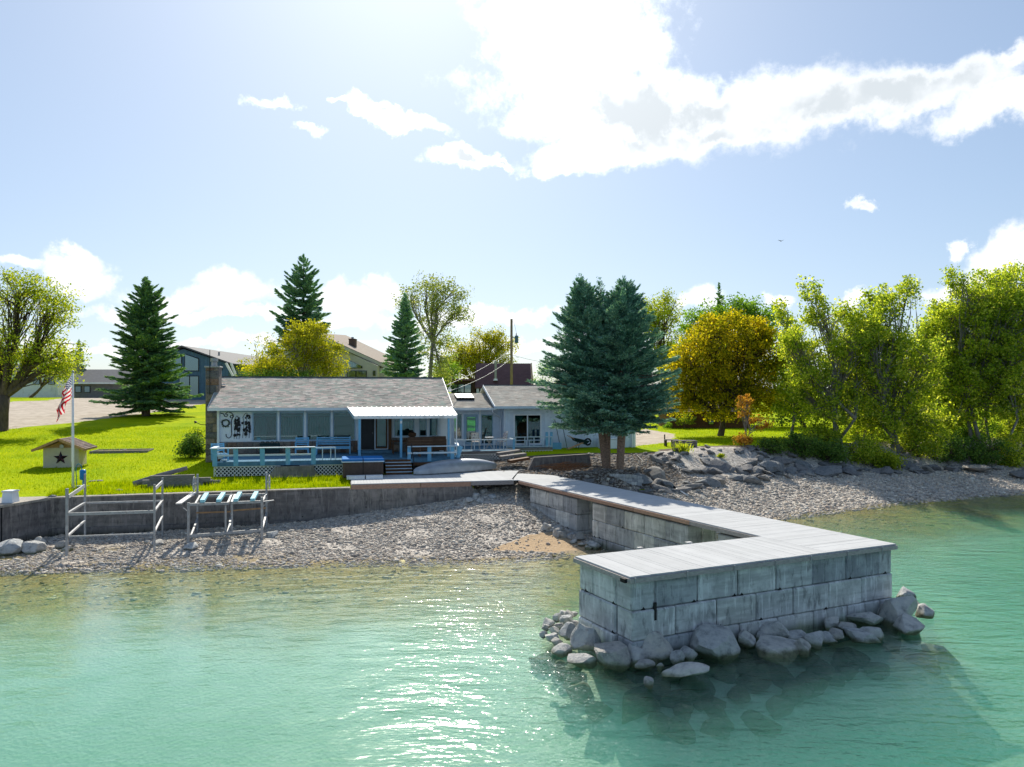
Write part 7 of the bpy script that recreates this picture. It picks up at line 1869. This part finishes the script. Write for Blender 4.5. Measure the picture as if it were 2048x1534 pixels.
def build_yard():
    # pallets
    u, v, z = tz_px(1368, 894); p = FH.W(u, v, z); s = F/p.y
    for k in range(3):
        r = thing('pallet', ['lowest','middle','topmost'][k]+' of three weathered pallets stacked on the right bank', 'pallet', FW, p.x, p.y, z+k*.15, 'stacked pallets', 1e-9)
        w = 46/s/2
        for i in range(6): MB().box(-w,w,-.5+i*.18,-.5+i*.18+.1,.115,.138).build('slat', M['grey_wood'], r)
        for i in range(3): MB().box(-w,w,-.5+i*.45,-.5+i*.45+.1,.0,.022).build('slat', M['grey_wood'], r)
        for x in (-w,-.05,w-.1): MB().box(x,x+.1,-.5,.5,.023,.114).build('stringer', M['grey_wood'], r)
    u, v, z = tz_px(1343, 893); p = FH.W(u, v, z)
    r = thing('garden_bench', 'small dark timber bench left of the stacked pallets', 'bench', FW, p.x, p.y, z, None, 1e-9)
    MB().box(-.45,.45,-.2,.2,.42,.48).build('seat', M['grey_wood'], r)
    for x in (-.42,.34): MB().box(x,x+.08,-.18,.18,0,.419).build('leg', M['black'], r)
    MB().box(-.45,-.38,.205,.26,0,.8).build('leg', M['black'], r)
    # white chest
    u0, z = uz(1203,896,VR-1.2); u1, _ = uz(1241,896,VR-1.2); z = tz((u0+u1)/2, VR-1.2); v = VR-1.2
    r = thing('storage_chest', 'white storage chest against the right house wall between the trunks', 'chest', FH, (u0+u1)/2, v, z)
    MB().bev(u0,u1,v,v+.7,z+.02,z+.62,.03).build('body', M['siding_white'], r); MB().bev(u0-.03,u1+.03,v-.03,v+.73,z+.625,z+.69,.02).build('lid', M['paint_white'], r); MB().box(u0+.02,u1-.02,v+.02,v+.68,z-.05,z+.019).build('base', M['dark_green'], r)
    # wheelbarrow, tipped
    u, _ = uz(1165,890,VR-1.0); v = VR-1.0; z = tz(u, v)
    r = thing('wheelbarrow', 'dark wheelbarrow tipped against the right house wall', 'wheelbarrow', FH, u, v, z)
    MB().add([(u-.5,v-.1,z+.5),(u+.2,v-.1,z+.25),(u+.2,v+.5,z+.25),(u-.5,v+.5,z+.5),(u-.6,v-.2,z+.72),(u+.45,v-.2,z+.5),(u+.45,v+.6,z+.5),(u-.6,v+.6,z+.72)],[(0,3,2,1),(0,1,5,4),(1,2,6,5),(2,3,7,6),(3,0,4,7)]).build('tray', M['dark_green'], r)
    MB().tube([(u+.42+.2*math.cos(i*.5236),v+.2,z+.42+.2*math.sin(i*.5236)) for i in range(13)], .055, 8, cap=False).build('wheel', M['black'], r, True)
    for b in (-.05,.45): MB().tube([(u-.9,v+b,z+.85),(u-.3,v+b,z+.45),(u+.42,v+.2,z+.42)], .02, 6).build('handle', M['raw_wood'], r); MB().tube([(u-.2,v+b,z+.4),(u-.3,v+b,z)], .018, 6).build('leg', M['black_iron'], r)
    a, za = uz(1135,898,VR-1.9); b, _ = uz(1172,888,VR-1.9); g = tz(a, VR-1.9)
    tag(MB().beam((a,VR-1.9,g+.08),(b,VR-1.2,g+.42), .2, .04).build_at('board', M['raw_wood'], FH, a, VR-1.9, g), 'pale loose board leaning by the wheelbarrow', 'board')
    u, _ = uz(1152,893,VR-.7); z = tz(u, VR-.7)
    r = thing('crate', 'low blue crate beside the right end of the deck', 'crate', FH, uz(1112,893,VR-.6)[0], VR-.6, z)
    c = uz(1112,893,VR-.6)[0]; z = tz(c, VR-.6)
    MB().box(c-.3,c+.3,VR-.85,VR-.82,z,z+.4).box(c-.3,c+.3,VR-.4,VR-.37,z,z+.4).box(c-.3,c-.27,VR-.819,VR-.401,z,z+.4).box(c+.27,c+.3,VR-.819,VR-.401,z,z+.4).build('side', M['paint_blue'], r); MB().box(c-.269,c+.269,VR-.819,VR-.401,z,z+.03).build('bottom', M['paint_blue'], r)
    for i, px in enumerate((1117,1130)):
        a, za = uz(px, 888, VR-.4); tag(MB().tube([(a+.12,VR-.5,tz(a,VR-.5)),(a-.15,VR-.06,4.3)], .018, 6).build_at('garden_pole', M['black_iron'], FH, a, VR-.4, za), ['left','right'][i]+' of two thin dark poles leaning on the right house wall', 'pole')
    # disc on an arm at the chimney
    p = at_depth(405, 850, FH.W(-7.3,45.1).y)
    u, z = uz(405,849,45.0); r = thing('wall_lamp', 'small dark lamp on an arm left of the stone chimney', 'lamp', FH, u, 45.0, z)
    MB().tube([(u-.35,45.0,z+.12),(u-.1,45.0,z),(u+.2,45.0,z-.02)], .02, 6).build('arm', M['black_iron'], r); MB().tube([(u-.42,45.0,z+.2),(u-.34,45.0,z+.1)], [.03,.09], 10).build('shade', M['black_iron'], r)
build_yard()

# ---------------------------------------------------------------- beyond the house
def build_background():
    # blue-grey gabled house
    Y = 95.0; X = lambda px, y=Y: (px-1024)/F*y; Zp = lambda py, y=Y: CH-(py-HY)/F*y
    r = thing('blue_house', 'blue-grey gabled house with tall slanted windows behind the dark spruce', 'house', FW, X(367), Y, 5.0)
    xr, xe, xl = X(367), X(457), 2*X(367)-X(457); zr, ze = Zp(694), Zp(726)
    MB().prism([(xl,4.4),(xe,4.4),(xe,ze-.1),(xr,zr-.25),(xl,ze-.1)], 1, Y, Y+27).build('wall', M['slate_blue'], r)
    n = 26
    for i in range(n):
        a = xl+(xe-xl)*i/n; b = xl+(xe-xl)*(i+1)/n; m = (a+b)/2; zt = zr-.3-(abs(m-xr)/(xe-xr))*(zr-ze)
        MB().box(a+.02,b-.02,Y-.03,Y-.004,4.6,zt).build('siding_board', M['slate_blue'], r)
    for s, x0 in ((1,xe),(-1,xl)):
        e = x0+s*.7; zz = ze-.7*(zr-ze)/(xe-xr)
        MB().add([(e,Y-.6,zz),(xr,Y-.6,zr),(xr,Y+28,zr),(e,Y+28,zz),(e,Y-.6,zz+.18),(xr,Y-.6,zr+.18),(xr,Y+28,zr+.18),(e,Y+28,zz+.18)],[(0,3,2,1),(4,5,6,7),(0,1,5,4),(1,2,6,5),(2,3,7,6),(3,0,4,7)]).build('roof', M['slate_roof'], r)
    def win(poly, nm='window', y=Y, root=r):
        cx = sum(p[0] for p in poly)/len(poly); cz = sum(p[1] for p in poly)/len(poly)
        w = MB().prism([(cx+(a-cx)*1.06+math.copysign(.05,a-cx), cz+(b-cz)*1.04+math.copysign(.05,b-cz)) for a, b in poly], 1, y-.10, y-.036).build(nm, M['black_iron'], root); MB().prism(poly, 1, y-.115, y-.104).build('pane', M['sky_glass'], w); return w
    win([(X(371),Zp(741)),(X(397),Zp(741)),(X(397),Zp(718)),(X(371),Zp(709))]); win([(X(336),Zp(741)),(X(363),Zp(741)),(X(363),Zp(709)),(X(336),Zp(718))])
    win([(X(360),Zp(790)),(X(379),Zp(790)),(X(379),Zp(753)),(X(360),Zp(753))], 'glass_door'); win([(X(381),Zp(790)),(X(397),Zp(790)),(X(397),Zp(753)),(X(381),Zp(753))], 'glass_door'); win([(X(437),Zp(740)),(X(444),Zp(740)),(X(444),Zp(731)),(X(437),Zp(733))])
    for a, b in (((452,726),(466,752)),((462,726),(472,752)),((510,728),(498,752))): MB().beam((X(a[0],90),90,Zp(a[1],90)),(X(b[0],90),90,Zp(b[1],90)), .22, .22).build('porch_strut', M['frame_white'], r)
    MB().tube([(X(438,99),99,zr-2.2),(X(438,99),99,zr-.4)], .12, 8).build('vent_pipe', M['galv'], r)
    # cream house with tan roof
    Y2 = 84.0; b = at_Y(640, Y2)
    X2 = lambda px: X(px,Y2); Z2 = lambda py: Zp(py,Y2)
    r = thing('cream_house', 'cream gabled house with tan roof and dark windows behind the yellow tree', 'house', FW, X2(640), Y2, b[2])
    xr, xe, xl = X2(640), X2(768), X2(500); zr = Z2(672); ze = Z2(733); xw = X2(752); xwl = X2(515)
    sl = (zr-ze)/(xe-xr)
    MB().prism([(xwl,3),(xw,3),(xw,zr-sl*(xw-xr)-.3),(xr,zr-.35),(xwl,zr-sl*(xr-xwl)-.3)], 1, Y2+.9, Y2+12).build('wall', M['cream'], r)
    MB().box(xw-.02+.03,X2(762),Y2+2.2,Y2+11,3,ze-.1).build('side_wing', M['cream'], r)
    for s, x0 in ((1,xe),(-1,xl)):
        zz = zr-sl*abs(x0-xr)
        # the roof's near edge is cut back towards the eaves, so its upper face shows
        MB().add([(x0,Y2+2.6,zz),(xr,Y2-1.2,zr),(xr,Y2+13,zr+.9),(x0,Y2+13,zz+.9),(x0,Y2+2.6,zz+.22),(xr,Y2-1.2,zr+.22),(xr,Y2+13,zr+1.12),(x0,Y2+13,zz+1.12)],[(0,3,2,1),(4,5,6,7),(0,1,5,4),(1,2,6,5),(2,3,7,6),(3,0,4,7)]).build('roof', M['tan_roof'], r)
        MB().beam((x0,Y2+2.55,zz-.05),(xr,Y2-1.25,zr-.05), .08, .34).build('barge_board', M['cream'], r)
    win([(X2(693),Z2(735)),(X2(720),Z2(735)),(X2(720),Z2(731)),(X2(693),Z2(720))], 'window', Y2+.9, r); win([(X2(692),Z2(757)),(X2(708),Z2(757)),(X2(708),Z2(742)),(X2(692),Z2(742))], 'window', Y2+.9, r); win([(X2(710),Z2(757)),(X2(729),Z2(757)),(X2(729),Z2(742)),(X2(710),Z2(742))], 'window', Y2+.9, r)
    win([(X2(744),Z2(750)),(X2(747),Z2(750)),(X2(747),Z2(742)),(X2(744),Z2(742))], 'window', Y2+.9, r)
    c = MB().box(X2(682),X2(695),Y2+4,Y2+5,ze,Z2(674)).build('chimney', M['brick'], r); MB().bev(X2(681),X2(696),Y2+3.9,Y2+5.1,Z2(674)+.005,Z2(672),.03).build('chimney_cap', M['brick'], c)
    MB().tube([(X2(688),Y2+4.5,Z2(672)),(X2(688),Y2+4.5,Z2(668))], .15, 8).build('flue', M['galv'], c)
    # maroon barn-like house
    Y3 = 98.0; X3 = lambda px: X(px,Y3); Z3 = lambda py: Zp(py,Y3)
    r = thing('maroon_barn', 'maroon metal-roofed barn house behind the low link roof', 'house', FW, X3(1005), Y3, 4)
    xa, xb = X3(950), X3(1063); zr, ze = Z3(727), Z3(771)
    MB().prism([(Y3,3),(Y3+7,3),(Y3+7,ze),(Y3+3.5,zr-.2),(Y3,ze)], 0, xa+.2, xb-.2).build('wall', M['maroon_wall'], r)
    for s in (0, 1):
        ya, yb = (Y3-.5, Y3+3.5) if s == 0 else (Y3+7.5, Y3+3.501)
        MB().add([(xa,ya,ze-.4),(xb,ya,ze-.4),(xb,yb,zr),(xa,yb,zr),(xa,ya,ze-.25),(xb,ya,ze-.25),(xb,yb,zr+.15),(xa,yb,zr+.15)],[(0,3,2,1),(4,5,6,7),(0,1,5,4),(1,2,6,5),(2,3,7,6),(3,0,4,7)]).build('roof', M['maroon_roof'], r)
    n = 30
    for i in range(n+1):
        x = xa+.04+(xb-xa-.08)*i/n; MB().beam((x,Y3-.52,ze-.24),(x,Y3+3.5,zr+.16), .05, .06).build('roof_rib', M['maroon_roof'], r)
    MB().beam((xb+.08,Y3-.5,ze-.4),(xb+.08,Y3+3.5,zr+.1), .12, .3).build('barge_board', M['raw_wood'], r); MB().beam((xb+.3,Y3-.4,ze-1.2),(xb+.08,Y3+3.3,zr), .1, .2).build('barge_board', M['raw_wood'], r)
    MB().tube([(X3(991),Y3+.4,Z3(759)),(X3(991),Y3+.4,Z3(721))], .16, 10).build('stove_pipe', M['galv'], r); MB().tube([(X3(991),Y3+.4,Z3(761)),(X3(991),Y3+.4,Z3(757))], [.3,.2], 10).build('pipe_base', M['paint_white'], r)
    MB().box(X3(902),xa-.02,Y3+.6,Y3+6,3,Z3(763)).build('side_wing', M['maroon_wall'], r); MB().box(X3(899),xa-.01,Y3-.3,Y3+6.3,Z3(762),Z3(758)).build('wing_roof', M['maroon_roof'], r)
    for a, b in ((903,914),(916,927),(929,941)): win([(X3(a),Z3(785)),(X3(b),Z3(785)),(X3(b),Z3(769)),(X3(a),Z3(769))], 'window', Y3+.6, r)
    for a, b in ((953,958),(961,972),(974,977)): win([(X3(a),Z3(787)),(X3(b),Z3(787)),(X3(b),Z3(773)),(X3(a),Z3(773))], 'window', Y3, r)
    # white house far left
    Y4 = 112.0; X4 = lambda px: X(px,Y4); Z4 = lambda py: Zp(py,Y4)
    r = thing('white_house', 'long white house glimpsed through the big left tree', 'house', FW, X4(60), Y4, 5)
    MB().box(X4(-60),X4(116),Y4,Y4+9,4.5,Z4(744)).build('wall', M['paint_white'], r)
    MB().prism([(Y4-.5,Z4(745)),(Y4+9.5,Z4(745)),(Y4+4.5,Z4(726))], 0, X4(-64), X4(120)).build('roof', M['slate_roof'], r)
    for a in (68,98,20,40): win([(X4(a),Z4(768)),(X4(a+11),Z4(768)),(X4(a+11),Z4(755)),(X4(a),Z4(755))], 'window', Y4, r)
    Y5 = 104.0; X5 = lambda px: X(px,Y5); Z5 = lambda py: Zp(py,Y5)
    r = thing('grey_house', 'low house with dark grey roof and white gutter left of the dark spruce', 'house', FW, X5(180), Y5, 5)
    MB().box(X5(146),X5(250),Y5,Y5+8,4.5,Z5(767)).build('wall', M['grey_wall'], r)
    MB().prism([(Y5-.6,Z5(766)),(Y5+8.6,Z5(766)),(Y5+4,Z5(737))], 0, X5(143), X5(254)).build('roof', M['slate_roof'], r); MB().box(X5(143),X5(254),Y5-.75,Y5-.61,Z5(768),Z5(765)).build('gutter', M['paint_white'], r)
    for a in (152,170): win([(X5(a),Z5(784)),(X5(a+10),Z5(784)),(X5(a+10),Z5(773)),(X5(a),Z5(773))], 'window', Y5, r)
    # brown cabin behind the golden maple
    Y6 = 76.0; X6 = lambda px: X(px,Y6); Z6 = lambda py: Zp(py,Y6)
    r = thing('brown_cabin', 'low dark brown cabin in the shade behind the golden maple', 'cabin', FW, X6(1400), Y6, 2.5)
    MB().box(X6(1340),X6(1500),Y6,Y6+6,2,Z6(822)).build('wall', M['brown_wood'], r)
    for i in range(7): MB().box(X6(1340),X6(1500),Y6-.05,Y6-.005,2.4+i*.3,2.4+i*.3+.26).build('log', M['brown_wood'], r)
    MB().prism([(Y6-.7,Z6(823)),(Y6+6.7,Z6(823)),(Y6+3,Z6(795))], 0, X6(1332), X6(1508)).build('roof', M['shake'], r); win([(X6(1387),Z6(839)),(X6(1391),Z6(839)),(X6(1391),Z6(836)),(X6(1387),Z6(836))], 'window', Y6-.05, r); win([(X6(1417),Z6(848)),(X6(1426),Z6(848)),(X6(1426),Z6(842)),(X6(1417),Z6(842))], 'window', Y6-.05, r)
    # utility pole with transformer
    Yp = 78.0; p = at_Y(1023, Yp); zt = Zp(638,Yp); x = p[0]
    r = thing('utility_pole', 'tall wooden utility pole with a grey transformer can', 'pole', FW, x, Yp, p[2])
    MB().tube([(x,Yp,p[2]-.3),(x,Yp,zt)], .16, 12, .12).build('mast', M['pole_wood'], r, True)
    tx = x+.52; z0, z1 = Zp(686,Yp), Zp(671,Yp)
    MB().tube([(tx,Yp,z0),(tx,Yp,z0+.03),(tx,Yp,z1-.03),(tx,Yp,z1)], [.15,.19,.19,.14], 14).build('transformer', M['slate_blue'], r); MB().tube([(tx-.03,Yp,z1),(tx-.03,Yp,z1+.22)], .045, 8).build('bushing', M['brown_wood'], r); MB().box(x+.1,tx-.1,Yp-.05,Yp+.05,z1-.25,z1-.17).box(x+.1,tx-.1,Yp-.05,Yp+.05,z0+.15,z0+.22).build('bracket', M['galv'], r)
    MB().tube([(x+.05,Yp-.14,zt-.25),(x+.28,Yp-.14,zt-.45),(tx,Yp,z1+.2)], .012, 5).build('jumper', M['black'], r)
    def wire(a, b, sag, lab, rad=.015, m='galv'):
        a, b = Vector(a), Vector(b); pts = [a.lerp(b, i/14)-Vector((0,0,sag*4*(i/14)*(1-i/14))) for i in range(15)]
        mid = pts[7]; o = MB().tube([q-mid for q in pts], rad, 5).build('wire', M[m], None, True, loc=mid); tag(o, lab, 'wire', 'wires from the utility pole')
    hk = FH.W(uz(884,770,VM+3.2)[0], VM+3.2, uz(884,774,VM+3.2)[1]); hk2 = FH.W(uz(889,783,VM+3)[0], VM+3, uz(889,785,VM+3)[1])
    wire((x-.1,Yp,Zp(700,Yp)), hk, .25, 'upper pale service wire from the pole to the main roof'); wire((x-.1,Yp,Zp(718,Yp)), hk2, .35, 'lower pale service wire from the pole to the link roof')
    wire((x+.1,Yp,Zp(710,Yp)), (x+6.5,Yp+16,Zp(728,Yp+16)), .2, 'thin wire running right from the pole towards the spruces', .015, 'black')
    # parked cars glimpsed beyond the poplars
    for i, (px, py, m, lab) in enumerate(((1836,815,'paint_white','white car glimpsed between the poplars, farther of the two'),(1826,833,'silver','silver car glimpsed between the poplars, nearer of the two'))):
        b = on_ground(px, py+3); r = thing('parked_car', lab, 'car', FW, *b, 'parked cars beyond the poplars', 1e-9)
        MB().prism([(-2.1,.35),(2.1,.35),(2.15,.7),(1.9,.92),(1.1,.98),(.55,1.42),(-1.1,1.42),(-1.75,.98),(-2.1,.9)], 1, -.85, .85).build('body', M[m], r)
        MB().prism([(-1.55,.99),(.98,.99),(.5,1.36),(-1.02,1.36)], 1, -.87, -.855).build('side_window', M['sky_glass'], r); MB().prism([(-1.55,.99),(.98,.99),(.5,1.36),(-1.02,1.36)], 1, .855, .87).build('side_window', M['sky_glass'], r)
        for x0 in (-1.3,1.3):
            for y0 in (-.88,.72): w = MB().tube([(x0,y0,.33),(x0,y0+.16,.33)], .33, 16).build('wheel', M['black'], r); MB().tube([(x0,y0-.01,.33),(x0,y0+.17,.33)], .17, 12).build('hub', M['galv'], w)
    # bird
    p = at_depth(1562, 482, 60); o = MB().add([(0,-.12,0),(.02,.12,.01),(.28,.02,.12),(-.28,.04,.10),(0,.2,0),(0,0,-.04)],[(0,2,5),(0,5,3),(2,1,5),(3,5,1),(0,1,2),(0,3,1),(1,4,5)]).build('bird', M['black'], None, loc=p); tag(o, 'tiny dark bird flying in the blue sky', 'bird')
    # far hills
    V, Fx = [], []; n = 60
    for i in range(n+1):
        t = i/n*2-1; x = t*3400; hgt_ = 40+24*math.sin(i*.55)+16*math.sin(i*1.7+1)+8*math.sin(i*3.1)
        V += [(x,2800,-5),(x,3000,hgt_*.6),(x,3200,hgt_)]
    for i in range(n):
        for j in range(2): q = i*3+j; Fx.append((q,q+3,q+4,q+1))
    o = MB().add(V, Fx).build('hills', M['hill'], None, True); o['kind'] = 'structure'
M['slate_blue'] = plain('slate_blue_siding', (.085,.165,.235), .7, .1, 2); M['slate_roof'] = plain('dark_grey_roof', (.12,.125,.14), .8, .15, 3)
M['cream'] = plain('cream_siding', (.50,.47,.40), .75, .06, 2); M['tan_roof'] = plain('tan_roof', (.30,.25,.21), .9, .2, 5); M['brick'] = plain('brown_brick', (.13,.09,.075), .9, .3, 6)
M['maroon_roof'] = plain('maroon_metal_roof', (.115,.055,.060), .5, .15, 2); M['maroon_wall'] = plain('maroon_wall', (.085,.055,.05), .8, .2, 3); M['grey_wall'] = plain('grey_wall', (.20,.19,.18), .8, .15, 3)
M['pole_wood'] = plain('pole_wood', (.27,.20,.11), .9, .3, 6, stretch=(3,3,.3)); M['silver'] = plain('silver_paint', (.45,.47,.50), .3, .05, 3, metal=.5); M['hill'] = plain('far_forest', (.16,.20,.21), .95, .2, .01)
M['frame_white'] = M['paint_white']
def sky_glass():
    t = NT('reflective_glass'); gl = t.N('ShaderNodeBsdfGlossy'); gl.inputs[0].default_value = (.55,.75,.80,1); gl.inputs[1].default_value = .04
    df = t.N('ShaderNodeBsdfDiffuse'); df.inputs[0].default_value = (.02,.035,.04,1); m = t.N('ShaderNodeMixShader'); m.inputs[0].default_value = .30; t.l.new(df.outputs[0], m.inputs[1]); t.l.new(gl.outputs[0], m.inputs[2]); return t.done(m.outputs[0])
M['sky_glass'] = sky_glass()
build_background()
